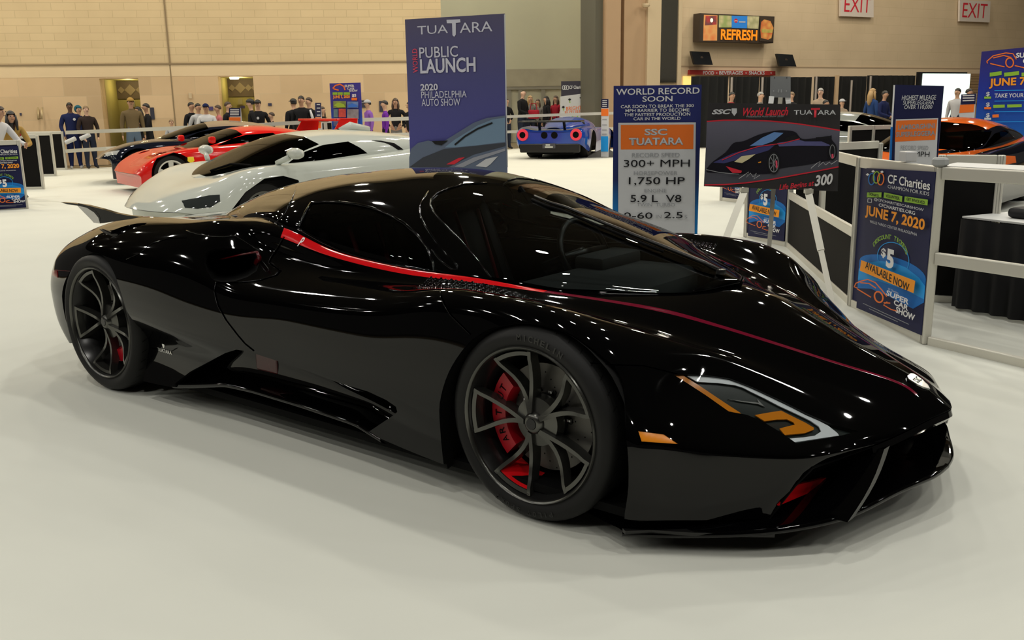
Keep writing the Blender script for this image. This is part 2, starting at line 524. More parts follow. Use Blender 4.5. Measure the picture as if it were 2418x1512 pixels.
def wall_mat(name, c1, c2, mortar, bw, bh, msize=0.012, off=0.5, rough=0.75, var=0.0):
    m = bpy.data.materials.new(name); m.use_nodes = True; nt = m.node_tree; b = nt.nodes['Principled BSDF']
    b.inputs['Roughness'].default_value = rough; b.inputs['Specular IOR Level'].default_value = 0.25
    tc = nt.nodes.new('ShaderNodeTexCoord'); mp = nt.nodes.new('ShaderNodeMapping'); mp.inputs['Rotation'].default_value = (-math.pi / 2, 0, 0)
    br = nt.nodes.new('ShaderNodeTexBrick'); br.offset = off
    br.inputs['Color1'].default_value = (*c1, 1); br.inputs['Color2'].default_value = (*c2, 1); br.inputs['Mortar'].default_value = (*mortar, 1)
    br.inputs['Scale'].default_value = 1; br.inputs['Brick Width'].default_value = bw; br.inputs['Row Height'].default_value = bh; br.inputs['Mortar Size'].default_value = msize
    br.inputs['Mortar Smooth'].default_value = 0.3
    nt.links.new(tc.outputs['Object'], mp.inputs['Vector']); nt.links.new(mp.outputs['Vector'], br.inputs['Vector'])
    ns = nt.nodes.new('ShaderNodeTexNoise'); ns.inputs['Scale'].default_value = 0.7; ns.inputs['Detail'].default_value = 5
    nt.links.new(tc.outputs['Object'], ns.inputs['Vector'])
    mx = nt.nodes.new('ShaderNodeMix'); mx.data_type = 'RGBA'; mx.blend_type = 'MULTIPLY'; mx.inputs[0].default_value = 0.35
    rp = nt.nodes.new('ShaderNodeValToRGB'); rp.color_ramp.elements[0].position = .3; rp.color_ramp.elements[0].color = (.7, .68, .64, 1); rp.color_ramp.elements[1].position = .7; rp.color_ramp.elements[1].color = (1, 1, 1, 1)
    nt.links.new(ns.outputs['Fac'], rp.inputs[0]); nt.links.new(br.outputs['Color'], mx.inputs[6]); nt.links.new(rp.outputs[0], mx.inputs[7])
    nt.links.new(mx.outputs[2], b.inputs['Base Color'])
    return m

def vbox(mb, pl, a0, a1, z0, z1, th, off=0.0, mi=0):
    """box on a vertical plane, front face at off, thickness th backwards; coordinates local to the plane"""
    mb.box(((a0 + a1) / 2, 0, (z0 + z1) / 2), (a1 - a0, th, z1 - z0), mi)
    s = 1 if pl.ex.cross(pl.ez).dot(pl.n) > 0 else -1
    for i in range(len(mb.v) - 8, len(mb.v)):
        p = mb.v[i]; mb.v[i] = (p[0], p[1] - s * (off - th / 2), p[2])
def vbuild(mb, pl, name, mats, parent=None, kind='structure'):
    o = mb.build(name, mats, parent); 
    o.location = pl.o; o.rotation_euler = (0, 0, pl.rz)
    if kind: props(o, kind=kind)
    return o

# floor and carpet
M_CARPET = mat('white_carpet', (0.66, 0.665, 0.60), 0.85, spec=0.15, noise=(1.3, 0.05), bump=(900, 0.15))
M_CONC = mat('hall_floor', (0.16, 0.125, 0.07), 0.5, noise=(2, .2))
f_ = MB(); f_.box((-6, 14, -.06), (130, 130, .1)); props(f_.build('floor', M_CONC), kind='structure')
cf = MB()
c_pts = [(26, -16), (26, 12), tuple(P(2700, 420, z=0))[:2], tuple(P(1620, 330, z=0))[:2], tuple(P(1340, 343, z=0))[:2], tuple(P(1000, 366, z=0))[:2], tuple(P(600, 385, z=0))[:2], tuple(P(130, 399, z=0))[:2], tuple(P(-700, 425, z=0))[:2], (-30, -16)]
cf.prism([(x, y, -.010) for x, y in c_pts], (0, 0, .010))
props(cf.build('floor', M_CARPET), kind='structure')

M_WUP = wall_mat('beige_block_wall', (.68, .53, .32), (.645, .50, .30), (.56, .43, .255), .62, .195, .010)
M_WLO = wall_mat('beige_stone_wall', (.70, .51, .31), (.57, .41, .245), (.60, .45, .28), 1.15, .62, .010)
M_WBAND = mat('beige_wall_band', (.70, .54, .335), .75, noise=(.8, .08))
M_LEDGE = mat('wall_ledge_dark', (.25, .18, .10), .8)  # dark brown for the ledge and the wall joint

WL = VP(-500, 24.6, 1048, 26.9)
def wall_with_holes(pl, a0, a1, holes, zt=12.0, name='wall_left', zband=(2.12, 2.73)):
    mb = MB(); xs = a0
    for h0, h1, hz in holes + [(a1, a1, 0)]:
        if h0 > xs:
            vbox(mb, pl, xs, h0, 0, zband[0], .5, 0, 1); vbox(mb, pl, xs, h0, zband[0], zband[1], .5, 0.004, 2)
        if h1 > h0:
            if hz < zband[0]: vbox(mb, pl, h0, h1, hz, zband[0], .5, 0, 1); vbox(mb, pl, h0, h1, zband[0], zband[1], .5, .004, 2)
            else: vbox(mb, pl, h0, h1, hz, zband[1], .5, .004, 2)
        xs = h1
    vbox(mb, pl, a0, a1, zband[1], zt, .5, -.02, 0)
    return vbuild(mb, pl, name, [M_WUP, M_WLO, M_WBAND])
d1a, d1z = WL.st(234, 186); d1b = WL.st(326, 186)[0]
d2a, d2z = WL.st(514, 181); d2b = WL.st(597, 181)[0]
zl = WL.st(600, 150)[1]; zb = WL.st(600, 178)[1]
wall_with_holes(WL, 0, WL.w, [(d1a, d1b, d1z), (d2a, d2b, d2z)], zband=(zb, zl))
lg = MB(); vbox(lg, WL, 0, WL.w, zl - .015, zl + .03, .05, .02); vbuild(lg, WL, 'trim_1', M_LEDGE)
jt = MB(); 
for u in (404,): a = WL.st(u, 200)[0]; vbox(jt, WL, a, a + .035, 0, 11, .02, .008)
vbuild(jt, WL, 'trim_2', M_LEDGE)
# two lit alcoves
M_ALC = mat('alcove_plaster', (.34, .29, .10), .8, noise=(.5, .1))
M_FRZ = mat('alcove_frieze', (.10, .07, .045), .7)
M_FRZ2 = mat('frieze_ornament', (.21, .16, .10), .7)
for k, (a0, a1, zt, mu) in enumerate(((d1a, d1b, d1z, 270), (d2a, d2b, d2z, 547))):
    al = MB()
    for q in ((a0 - .1, a1 + .1, 0, zt + .3, .1, -1.7),): vbox(al, WL, *q)
    for aa in (a0 - .1, a1): vbox(al, WL, aa, aa + .1, 0, zt + .3, 1.3, -.45)
    vbox(al, WL, a0, a1, zt, zt + .1, 1.3, -.45)
    vbuild(al, WL, 'wall_alcove', M_ALC)
    fz = MB(); vbox(fz, WL, a0, a1, zt - .52, zt - .02, .02, -1.66)
    o = vbuild(fz, WL, 'trim_%d' % (3 + k), M_FRZ)
    or_ = MB(); n = 4
    for i in range(n):
        c = a0 + (a1 - a0) * (i + .5) / n; s = 1 if WL.ex.cross(WL.ez).dot(WL.n) > 0 else -1
        r = .16 if i % 2 else .10
        yy = s * 1.655
        or_.prism([(c - r, yy, zt - .27), (c, yy, zt - .27 - r), (c + r, yy, zt - .27), (c, yy, zt - .27 + r)], (0, -s * .02, 0))
    oo = or_.build('frieze_ornament', M_FRZ2, o)
    l = bpy.data.lights.new('alcove_lamp', 'POINT'); l.energy = 14; l.color = (1, .85, .45); l.shadow_soft_size = .08
    lo = bpy.data.objects.new('alcove_lamp', l); q = WL.p3((a0 + a1) / 2, zt - .12, -1.0); lo.location = q; COL.objects.link(lo)
# ceiling downlight seen at the mouth of one alcove
q = WL.at(547, 184); dl_ = MB(); dl_.lathe([(0, 0), (.12, 0), (.13, .03), (.13, .06)], 20)
o = dl_.build('downlight', mat('downlight_glow', (.9, .9, .8), emit=(1, .93, .7), estr=3), None, loc=q - WL.n * .5 + Vector((0, 0, -.02)))
props(o, 'small round downlight glowing at the top of an alcove', 'lamp')

# grey loading bay behind the blue car
WB = VP(1000, 37.5, 1440, 37.5)
def grad_mat(name, stops, axis=2, lo=0., hi=1., rough=.7):
    m = bpy.data.materials.new(name); m.use_nodes = True; nt = m.node_tree; b = nt.nodes['Principled BSDF']; b.inputs['Roughness'].default_value = rough
    b.inputs['Specular IOR Level'].default_value = .2
    tc = nt.nodes.new('ShaderNodeTexCoord'); sp = nt.nodes.new('ShaderNodeSeparateXYZ'); mr = nt.nodes.new('ShaderNodeMapRange')
    mr.inputs[1].default_value = lo; mr.inputs[2].default_value = hi
    rp = nt.nodes.new('ShaderNodeValToRGB')
    nt.links.new(tc.outputs['Object'], sp.inputs[0]); nt.links.new(sp.outputs[axis], mr.inputs[0]); nt.links.new(mr.outputs[0], rp.inputs[0]); nt.links.new(rp.outputs[0], b.inputs['Base Color'])
    el = rp.color_ramp.elements
    el[0].position, el[0].color = stops[0][0], (*stops[0][1], 1); el[1].position, el[1].color = stops[-1][0], (*stops[-1][1], 1)
    for p, c in stops[1:-1]:
        e = el.new(p); e.color = (*c, 1)
    return m
M_BAY = mat('grey_bay_panel', (.42, .43, .33), .6, noise=(.35, .12))
M_BAYD = mat('grey_bay_concrete', (.30, .29, .225), .85, noise=(1.5, .25))
M_BAYDOOR = mat('grey_bay_door', (.45, .46, .37), .5, noise=(.8, .06))
M_STEELG = mat('dull_steel_frame', (.22, .22, .19), .5, noise=(2, .1))
by = MB(); a1 = WB.w; zc0, zc1 = WB.st(1250, 204)[1], WB.st(1250, 163)[1]
vbox(by, WB, -3, a1 + 1, zc1, 14, .3, 0, 0); vbox(by, WB, -3, a1 + 1, zc0, zc1, .3, .01, 1); vbox(by, WB, -3, a1 + 1, 0, zc0, .3, -.1, 2)
vbuild(by, WB, 'wall_back', [M_BAY, M_BAYD, M_BAYDOOR])
fr = MB()
for u in (1197, 1224, 1278, 1340): a = WB.st(u, 240)[0]; vbox(fr, WB, a, a + .16, 0, zc0, .08, -.02)
vbox(fr, WB, -3, a1, zc0 - .12, zc0, .1, 0)
vbuild(fr, WB, 'trim_5', M_STEELG)

# wall on the other side, with pilasters
WR = VP(1400, 31.0, 2900, 49.0)
M_WR = wall_mat('cream_block_wall', (.70, .555, .38), (.68, .54, .365), (.62, .49, .32), 1.3, .33, .008)
M_WRB = mat('cream_wall_band', (.74, .58, .40), .75, noise=(.6, .05))
zt_r = WR.st(1700, 158)[1]
wr = MB(); a585 = WR.st(1583, 150)[0]
vbox(wr, WR, a585, WR.w, zt_r, 14, .5, -.02, 0); vbox(wr, WR, a585, WR.w, 0, zt_r, .5, 0, 1)
vbuild(wr, WR, 'wall_right', [M_WR, M_WRB])
tr_ = MB(); vbox(tr_, WR, a585, WR.w, zt_r - .01, zt_r + .03, .04, .01); vbuild(tr_, WR, 'trim_6', mat('cream_ledge', (.42, .31, .2), .8))
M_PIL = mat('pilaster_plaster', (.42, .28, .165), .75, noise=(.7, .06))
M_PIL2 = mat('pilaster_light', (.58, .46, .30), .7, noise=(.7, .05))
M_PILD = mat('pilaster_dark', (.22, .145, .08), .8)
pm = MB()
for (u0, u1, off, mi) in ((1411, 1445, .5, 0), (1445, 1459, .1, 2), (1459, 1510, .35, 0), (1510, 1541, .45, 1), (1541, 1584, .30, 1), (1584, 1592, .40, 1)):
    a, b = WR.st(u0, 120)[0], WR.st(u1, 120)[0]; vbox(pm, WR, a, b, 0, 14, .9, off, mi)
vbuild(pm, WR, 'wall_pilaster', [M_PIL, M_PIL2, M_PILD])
ed = MB(); a, b = WR.st(1394, 120)[0], WR.st(1411, 120)[0]; vbox(ed, WR, a, b, 0, 14, .9, .3); vbuild(ed, WR, 'trim_7', mat('dark_steel_edge', (.10, .095, .07), .5))
cv_ = MB(); a, b = WR.st(1543, 120)[0], WR.st(1582, 120)[0]; vbox(cv_, WR, a, b, WR.st(1560, 196)[1], 14, .06, .38)
props(vbuild(cv_, WR, 'column_cladding', mat('polished_steel_sheet', (.78, .74, .62), .18, metal=1.0, bump=(1.2, .5)), kind=None), 'tall polished steel sheet cladding the column beside the food hatch', 'column cover')
sp_ = MB(); q = WR.at(1500, 17); sp_.lathe([(0, -.06), (.10, -.06), (.14, 0), (.14, .05), (0, .05)], 16, M=Matrix.Translation(q + WR.n * .6)); props(sp_.build('ceiling_speaker', M_PIL2), 'small pale bracket speaker high on the brown pilaster', 'speaker')
# ceiling
ce = MB(); ce.box((-6, 14, 13.2), (110, 110, .2)); props(ce.build('ceiling', mat('dark_roof_deck', (.05, .046, .038), .9)), kind='structure')

# food hatch: recess light put into a flat glowing strip under the red sign
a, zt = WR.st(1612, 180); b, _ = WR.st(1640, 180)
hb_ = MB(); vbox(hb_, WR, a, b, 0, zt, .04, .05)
props(vbuild(hb_, WR, 'trim_8', mat('hatch_glow_strip', (.9, .72, .25), .5, emit=(1, .72, .2), estr=.7)), kind='structure')
# ------------------------------------------------------------------ the black hypercar
M_BLACK = mat('black_paint', (0.0008, 0.0008, 0.0010), rough=0.03, spec=0.30)
M_HEM = mat('black_edge', (0.003, 0.003, 0.003), rough=0.35, spec=0.3)
M_SATIN = mat('satin_black', (0.006, 0.006, 0.006), rough=0.3, spec=0.4)
M_VOID = mat('cavity_black', (0.002, 0.002, 0.002), rough=0.8, spec=0.1)
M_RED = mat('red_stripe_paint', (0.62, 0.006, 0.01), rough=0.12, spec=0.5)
M_REDD = mat('dark_red_trim', (0.35, 0.004, 0.012), rough=0.3, spec=0.4)
M_RUB = mat('tyre_rubber', (0.0065, 0.0065, 0.0065), rough=0.55, spec=0.25)
M_RUBT = mat('tyre_lettering', (0.004, 0.004, 0.004), rough=0.3, spec=0.5)
M_RIM = mat('grey_rim_metal', (0.10, 0.10, 0.092), rough=0.24, metal=0.85)
M_RIMD = mat('dark_rim_barrel', (0.008, 0.008, 0.008), rough=0.25, spec=0.5)
M_DISC = mat('carbon_brake_disc', (0.11, 0.105, 0.095), rough=0.4, metal=0.5)
M_STEEL = mat('bright_steel', (0.5, 0.5, 0.5), rough=0.25, metal=1.0)
M_AMBER = mat('amber_lens', (0.75, 0.24, 0.008), rough=0.25, spec=0.5)
M_DRL = mat('white_light_bar', (0.86, 0.90, 0.95), rough=0.3, spec=0.5)
M_CHROME = mat('badge_chrome', (0.75, 0.75, 0.75), rough=0.15, metal=1.0)
M_WS = glass('dark_windscreen', (0.56, 0.61, 0.60), 1.42)
M_SWIN = glass('dark_side_glass', (0.50, 0.51, 0.50), 1.42)
M_LENS = glass('clear_lens', (0.93, 0.95, 0.94), 1.4)
M_INT = mat('cabin_black', (0.008, 0.008, 0.009), rough=0.6, spec=0.3)

NET = [
 [(1.09,0,.353),(1.06,.10,.346),(1.055,.115,.345),(1.02,.21,.33),(.985,.30,.316),(.966,.35,.311),(.951,.39,.308),(.80,.62,.215),(.74,.685,.105)],
 [(.955,0,.436),(.95,.073,.434),(.95,.087,.431),(.93,.22,.388),(.915,.345,.362),(.87,.49,.338),(.842,.605,.309),(.77,.66,.21),(.70,.715,.105)],
 [(.74,0,.532),(.74,.164,.501),(.74,.178,.498),(.73,.29,.455),(.715,.40,.437),(.675,.56,.392),(.668,.745,.325),(.655,.765,.21),(.63,.78,.108)],
 [(.52,0,.632),(.50,.276,.58),(.50,.292,.575),(.49,.40,.538),(.47,.505,.55),(.45,.66,.487),(.51,.868,.352),(.51,.885,.23),(.51,.885,.113)],
 [(.38,0,.69),(.38,.328,.616),(.38,.346,.611),(.375,.465,.573),(.37,.59,.590),(.37,.80,.535),(.40,.978,.38),(.40,.99,.25),(.39,.985,.122)],
 [(.20,0,.715),(.20,.407,.665),(.20,.427,.658),(.20,.545,.622),(.19,.71,.672),(.19,.90,.676),(.2,1.0,.42),(.2,1.0,.26),(.2,.985,.12)],
 [(0,0,.72),(0,.505,.697),(0,.528,.694),(0,.645,.668),(0,.80,.728),(0,.93,.722),(0,1.005,.42),(0,1.0,.25),(0,.985,.12)],
 [(-.2,0,.72),(-.2,.606,.725),(-.2,.63,.722),(-.2,.725,.703),(-.2,.845,.748),(-.2,.945,.725),(-.2,1.0,.375),(-.2,1.0,.25),(-.2,.985,.12)],
 [(-.4,0,.73),(-.4,.692,.757),(-.4,.714,.745),(-.4,.775,.728),(-.4,.868,.753),(-.4,.955,.71),(-.4,1.0,.36),(-.4,.995,.24),(-.38,.98,.125)],
 [(-.75,0,.75),(-.75,.738,.77),(-.75,.763,.753),(-.75,.80,.725),(-.75,.89,.705),(-.75,.972,.63),(-.75,1.0,.354),(-.75,.98,.25),(-.76,.97,.155)],
 [(-1.15,0,.79),(-1.15,.759,.81),(-1.15,.788,.793),(-1.15,.805,.735),(-1.15,.89,.695),(-1.15,.98,.625),(-1.15,1.0,.373),(-1.15,.97,.28),(-1.15,.96,.2)],
 [(-1.47,0,.85),(-1.47,.757,.886),(-1.47,.788,.85),(-1.47,.80,.77),(-1.47,.89,.70),(-1.48,.985,.63),(-1.48,1.012,.394),(-1.48,.98,.29),(-1.48,.965,.2)],
 [(-1.8,0,.89),(-1.8,.75,.905),(-1.8,.82,.905),(-1.8,.87,.875),(-1.8,.94,.77),(-1.8,1.0,.65),(-1.8,1.025,.41),(-1.8,.968,.29),(-1.8,.975,.17)],
 [(-2.1,0,.86),(-2.1,.70,.875),(-2.1,.80,.885),(-2.1,.88,.868),(-2.1,.955,.80),(-2.1,1.018,.68),(-2.1,1.035,.436),(-2.1,.952,.29),(-2.1,.985,.112)],
 [(-2.4,0,.845),(-2.4,.68,.868),(-2.4,.77,.878),(-2.4,.86,.862),(-2.4,.945,.81),(-2.4,1.02,.70),(-2.4,1.04,.465),(-2.4,.945,.30),(-2.4,.985,.098)],
 [(-2.7,0,.82),(-2.7,.64,.845),(-2.7,.73,.858),(-2.7,.83,.842),(-2.7,.92,.79),(-2.7,1.0,.70),(-2.7,1.035,.47),(-2.7,.99,.29),(-2.7,.98,.10)],
 [(-3.0,0,.79),(-3.0,.60,.80),(-3.0,.69,.805),(-3.0,.79,.79),(-3.0,.88,.74),(-3.0,.965,.655),(-3.0,1.012,.46),(-3.0,.99,.30),(-2.99,.96,.2)],
 [(-3.28,0,.765),(-3.27,.52,.765),(-3.26,.61,.762),(-3.25,.71,.735),(-3.25,.83,.69),(-3.24,.925,.60),(-3.23,.965,.46),(-3.20,.965,.30),(-3.13,.95,.17)],
 [(-3.52,0,.74),(-3.48,.35,.735),(-3.46,.45,.73),(-3.42,.56,.70),(-3.42,.68,.64),(-3.39,.78,.56),(-3.38,.83,.46),(-3.34,.83,.30),(-3.26,.82,.19)],
]
BODY = Surf(NET, 8, 7, smooth=3, keep=(1, 2, 6))
BODY.skew = -0.05
ARCH_F = [(-.368,.10),(-.362,.25),(-.358,.364),(-.319,.48),(-.25,.58),(-.19,.632),(-.123,.664),(-.007,.688),(.12,.677),(.20,.645),(.25,.612),(.311,.557),(.366,.459),(.40,.356),(.408,.235),(.392,.12)]
ARCH_R = [(-2.345,.10),(-2.342,.28),(-2.33,.407),(-2.345,.52),(-2.40,.62),(-2.50,.688),(-2.60,.71),(-2.70,.70),(-2.83,.65),(-2.95,.555),(-3.02,.45),(-3.05,.31),(-3.03,.20),(-3.0,.14)]

def arch_loop(pts):
    sp = smooth_path([(x, 0, z) for x, z in pts], 4)
    hits = [BODY.side(p.x, p.z) for p in sp]
    lp = [h for h in hits if h is not None]
    lp = [h for h in lp]
    return [(lp[0][0], BODY.b[-1] + 0.2)] + lp + [(lp[-1][0], BODY.b[-1] + 0.2)]

car = thing('sports_car', 'low glossy black supercar with a red waist stripe and grey multi-spoke wheels', 'car', (0, 0, 0))
arch_f, arch_r = arch_loop(ARCH_F), arch_loop(ARCH_R)
HEADLIGHT = [(1592,886),(1624,885),(1672,887),(1723,894),(1775,914),(1840,944),(1904,976),(1958,1000),(2027,1019),(1990,1028),(1936,1038),(1883,1049),(1846,1023),(1803,997),(1764,980),(1721,972),(1667,934),(1624,906)]
hl_loop = BODY.loop_px(HEADLIGHT)
SIDE_OPEN = [(414,905),(449,878),(498,852),(532,834),(558,826),(584,830),(647,850),(730,878),(796,903),(869,925),(912,945),(935,961),(938,973),(929,981),(862,1026)]
so = BODY.line_px(SIDE_OPEN)
so_loop = so + [(so[-1][0], BODY.b[-1] + .15), (so[0][0], BODY.b[-1] + .15)]
SCOOP = [(483,603),(492,592),(510,587),(540,586),(572,587),(596,592),(609,604),(612,622),(606,640),(585,654),(555,664),(525,667),(503,661),(488,640),(481,620)]
sc_loop = BODY.loop_px(SCOOP)
MARKER = [(1507,1018),(1515,1019),(1568,1026),(1602,1049),(1515,1043)]
mk_loop = BODY.loop_px(MARKER)
j1b, j2b = BODY.b[7], BODY.b[14]
a_s0, a_s1 = BODY.a[5], BODY.a[11 * 8]
# stripe: the strip of the skin between the two stripe lines
st_up = [(a, j1b) for a in np.linspace(a_s0, a_s1, 120)]
st_lo = [(a, j2b) for a in np.linspace(a_s1 - .01, a_s0, 120)]
stripe_loop = st_up + st_lo
# opening under the canopy
def base_w(x): return float(np.interp(x, [-2.9,-2.87,-2.7,-2.4,-2.1,-1.8,-1.46,-1.2,-1.0,-.8,-.6,-.38,-.17,-.065,.1,.17,.24,.27,.30,.305], [.02,.10,.24,.40,.54,.67,.752,.752,.746,.738,.722,.685,.57,.46,.325,.26,.17,.10,.02,.0]))
def base_z(x): return float(np.interp(x, [-2.87,-2.4,-2.1,-1.8,-1.46,-1.2,-1.0,-.8,-.6,-.38,-.17,-.065,.1,.17,.25,.3], [.79,.835,.872,.895,.885,.82,.79,.773,.757,.752,.733,.722,.70,.705,.712,.722]))
cut = [BODY.near((x, -base_w(x) * .94, base_z(x))) for x in np.linspace(.2, -1.42, 40)]
cut_loop = cut + [(cut[-1][0], -.2), (cut[0][0], -.2)]
body = patch(BODY, 'body_shell', [M_BLACK, M_HEM], None, [arch_f, arch_r, hl_loop, so_loop, sc_loop, mk_loop, stripe_loop, cut_loop], car, hem_mi=1, hem=0.016)
a_sm = float(np.interp(.18, -BODY.G[:, 7, 0], BODY.a))
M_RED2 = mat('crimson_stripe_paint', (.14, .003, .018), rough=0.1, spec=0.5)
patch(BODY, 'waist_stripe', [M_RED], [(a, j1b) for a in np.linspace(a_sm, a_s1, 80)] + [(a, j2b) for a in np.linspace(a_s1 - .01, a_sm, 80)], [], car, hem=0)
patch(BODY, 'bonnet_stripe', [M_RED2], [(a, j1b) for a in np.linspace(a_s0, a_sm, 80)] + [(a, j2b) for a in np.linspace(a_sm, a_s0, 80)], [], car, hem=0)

# --- panel gaps
def gap(pts, w=0.005):
    return BODY.line_px(pts, 10)
for nm, pts, wd in (('door_gap', [(672,560),(655,590),(640,612),(636,622),(650,632),(664,640),(655,650),(615,663),(560,668),(512,668),(508,690),(516,722),(535,757),(562,792),(579,812),(600,829)], .006),
                    ('fender_gap', [(1151,672),(1100,675),(1050,678),(1043,688),(1043,702),(1052,722),(1066,745),(1085,764),(1112,790)], .005),
                    ('bumper_gap', [(1394,858),(1450,862),(1520,864),(1600,884)], .003),
                    ('haunch_gap', [(300,613),(330,600),(360,575),(398,564),(440,562)], .003)):
    ab_ = gap(pts); ribbon(BODY, nm, ab_, wd, M_VOID, car)
    if nm != 'bumper_gap': bead(BODY, 'panel_edge', [(a + .006, b) for a, b in ab_], .0014, M_BLACK, car)

# --- canopy
CX = [.304,.285,.25,.17,.06,-.065,-.17,-.38,-.6,-.8,-1.0,-1.2,-1.46,-1.7,-1.96,-2.24,-2.54,-2.87]
def top_z(x): return float(np.interp(x, [-2.87,-2.54,-2.24,-1.96,-1.7,-1.46,-1.24,-1.08,-.95,-.83,-.677,-.376,-.168,.03,.17,.25,.304], [.812,.895,.985,1.045,1.078,1.096,1.104,1.090,1.068,1.038,.990,.902,.843,.789,.750,.731,.722]))
CNET = []
for x in CX:
    bw, zb, zt = max(base_w(x), .012), base_z(x) - .012, top_z(x)
    row = []
    n = 1.82 if x > -.75 else (2.1 if x > -1.6 else 2.0)
    for th in (0, 14, 28, 42, 56, 68, 79, 90):
        t = math.radians(th)
        row.append((x, bw * math.sin(t)**(2 / n), zb + (zt - zb) * math.cos(t)**(2 / n)))
    CNET.append(row)
CAN = Surf(CNET, 7, 6, smooth=3)
def can_px(pts, step=12): return CAN.line_px(pts, step)
wsl = can_px([(1160,657),(1125,612),(1090,570),(1062,542),(1040,520),(1024,500),(1016,484),(1018,470),(1032,457),(1056,446),(1096,434),(1149,432)])
Bm = CAN.b[-1]
a_top = float(np.interp(.86, [-x for x in CAN.G[:, 0, 0]], CAN.a))
base_edge = [(a, Bm * .985) for a in np.linspace(CAN.a[2], wsl[0][0], 60)]
ws_loop = base_edge[:-1] + wsl + [(a_top, 0), (CAN.a[2], 0)]
SW = [(735,479),(765,476),(800,477),(840,482),(880,491),(920,507),(955,528),(985,555),(1008,585),(1022,618),(1026,641),(995,637),(963,631),(911,622),(858,609),(805,593),(760,572),(725,552),(704,541),(712,522),(722,500)]
sw_loop = CAN.loop_px(SW)
shell = patch(CAN, 'canopy_shell', [M_BLACK, M_HEM], None, [ws_loop, sw_loop], car, hem_mi=1, hem=0.014)
ws = patch(CAN, 'windscreen', [M_WS], ws_loop, [], car, hem=0, off=-0.002)
sw = patch(CAN, 'side_window', [M_SWIN], sw_loop, [], car, hem=0, off=-0.004)
for nm, pts in (('pillar_gap', [(1012,452),(1000,470),(990,490),(992,510),(1005,535),(1030,572),(1060,605),(1080,628),(1079,636),(1066,636),(1042,618),(1020,590)]),
                ('quarter_gap', [(700,440),(690,470),(672,505),(650,528)]),):
    bead(CAN, nm.replace('gap', 'edge'), CAN.line_px(pts, 8), .004, M_BLACK, car)
ribbon(CAN, 'window_seal', sw_loop + sw_loop[:1], .012, M_SATIN, car, off=.001)
bead(CAN, 'window_edge', sw_loop + sw_loop[:1], .006, M_BLACK, car)
bead(CAN, 'windscreen_edge', wsl, .004, M_BLACK, car)

# --- tail fascia, beak underside, floor pan
def ring_cap(name, ring, toward, material):
    n = len(ring); v = [tuple(p) for p in ring] + [tuple(Vector(p) * .0 + Vector(q)) for p, q in zip(ring, toward)]
    f = [(i, i + 1, n + i + 1, n + i) for i in range(n - 1)]
    m = len(v); v += [(p[0], -p[1], p[2]) for p in v]; f += [tuple(i + m for i in reversed(q)) for q in f]
    return mesh_obj(name, v, f, material, car, True)
tail_ring = [tuple(p) for p in BODY.G[-1]]
ring_cap('tail_fascia', tail_ring, [(p[0] + .10, p[1] * .82, .25 + (p[2] - .25) * .8) for p in tail_ring], M_SATIN)
tb = MB(); tb.box((-3.2, 0, .42), (.06, 1.35, .5)); tb.build('tail_panel', M_SATIN, car)
nose_ring = [tuple(p) for p in BODY.G[0][:6 * 7 + 1]]
rA = [(p[0] - .001, p[1], p[2] - .006) for p in nose_ring]; rB = [(p[0] + .005, p[1] * 1.004, p[2] - .026) for p in nose_ring]; rC = [(p[0] - .012, p[1] * .99, p[2] - .046) for p in nose_ring]
ring_cap('beak_lip', rA, rB, M_BLACK); ring_cap('beak_lip', rB, rC, M_BLACK)
ring_cap('beak_underside', rC, [(p[0] * .0 + .62, p[1] * .9, .30) for p in nose_ring], M_SATIN)
fp = MB()
outl = [(.62,.70),(.42,.93),(-.2,.93),(-.8,.93),(-2.2,.93),(-3.1,.80)]
fp.prism([(x, -w, .10) for x, w in outl] + [(x, w, .10) for x, w in reversed(outl)], (0, 0, .03)); fp.build('floor_pan', M_VOID, car)

# --- wheel wells
for nm, pts, yi in (('wheel_well', ARCH_F, .56), ('wheel_well', ARCH_R, .56)):
    sp = smooth_path([(x, 0, z) for x, z in pts], 3); cx = sum(p.x for p in sp) / len(sp)
    outer = []
    for p in sp:
        h = BODY.side(p.x, p.z)
        q = BODY.ev([h])[0][0] if h else np.array((p.x, -.97, p.z)); outer.append((p.x, min(q[1] + .012, -.93), p.z))
    n = len(outer)
    v = outer + [(p[0], -yi - .06, .28 + (p[2] - .28) * .60) for p in outer]; f = [(i, i + 1, n + i + 1, n + i) for i in range(n - 1)]
    f.append(tuple(n + i for i in range(n)))
    for sgn in (1, -1):
        mesh_obj(nm, [(p[0] - (.05 if sgn < 0 else 0), p[1] * sgn, p[2]) for p in v], f, M_VOID, car)

# --- side channel and sill
SK = []
for x in np.linspace(-2.12, -.70, 30):
    t = (x + 2.12) / 1.42
    zc = float(np.interp(x, [-2.12,-1.72,-1.45,-1.15,-.75,-.6], [.25,.40,.395,.37,.33,.30]))
    zs = float(np.interp(x, [-2.12,-1.95,-1.7,-1.5,-1.18,-.85,-.76,-.70], [.12,.15,.198,.205,.2,.187,.165,.15]))
    row = [(x, .985 - .02, zc + .03), (x, .90, zc), (x, .875, zc - .04 - .05 * t), (x, .885, zs + .035), (x, .93, zs + .006), (x, .972, zs), (x, .974, zs - .012), (x, .94, zs - .03)]
    SK.append(row)
SKS = Surf(SK, 2, 5, smooth=2, sym=False)
patch(SKS, 'side_sill', [M_BLACK], None, [], car, hem=0, split=True)
for s in (1, -1): rb = MB(); rb.bbox((-1.50, -.872 * s, .31), (.15, .02, .10), .008); rb.build('side_intake_reflection', mat('deep_red_trim_and_reflection', (.07, .0015, .004), .2), car)  # red block stands in for a red reflection in the glossy channel

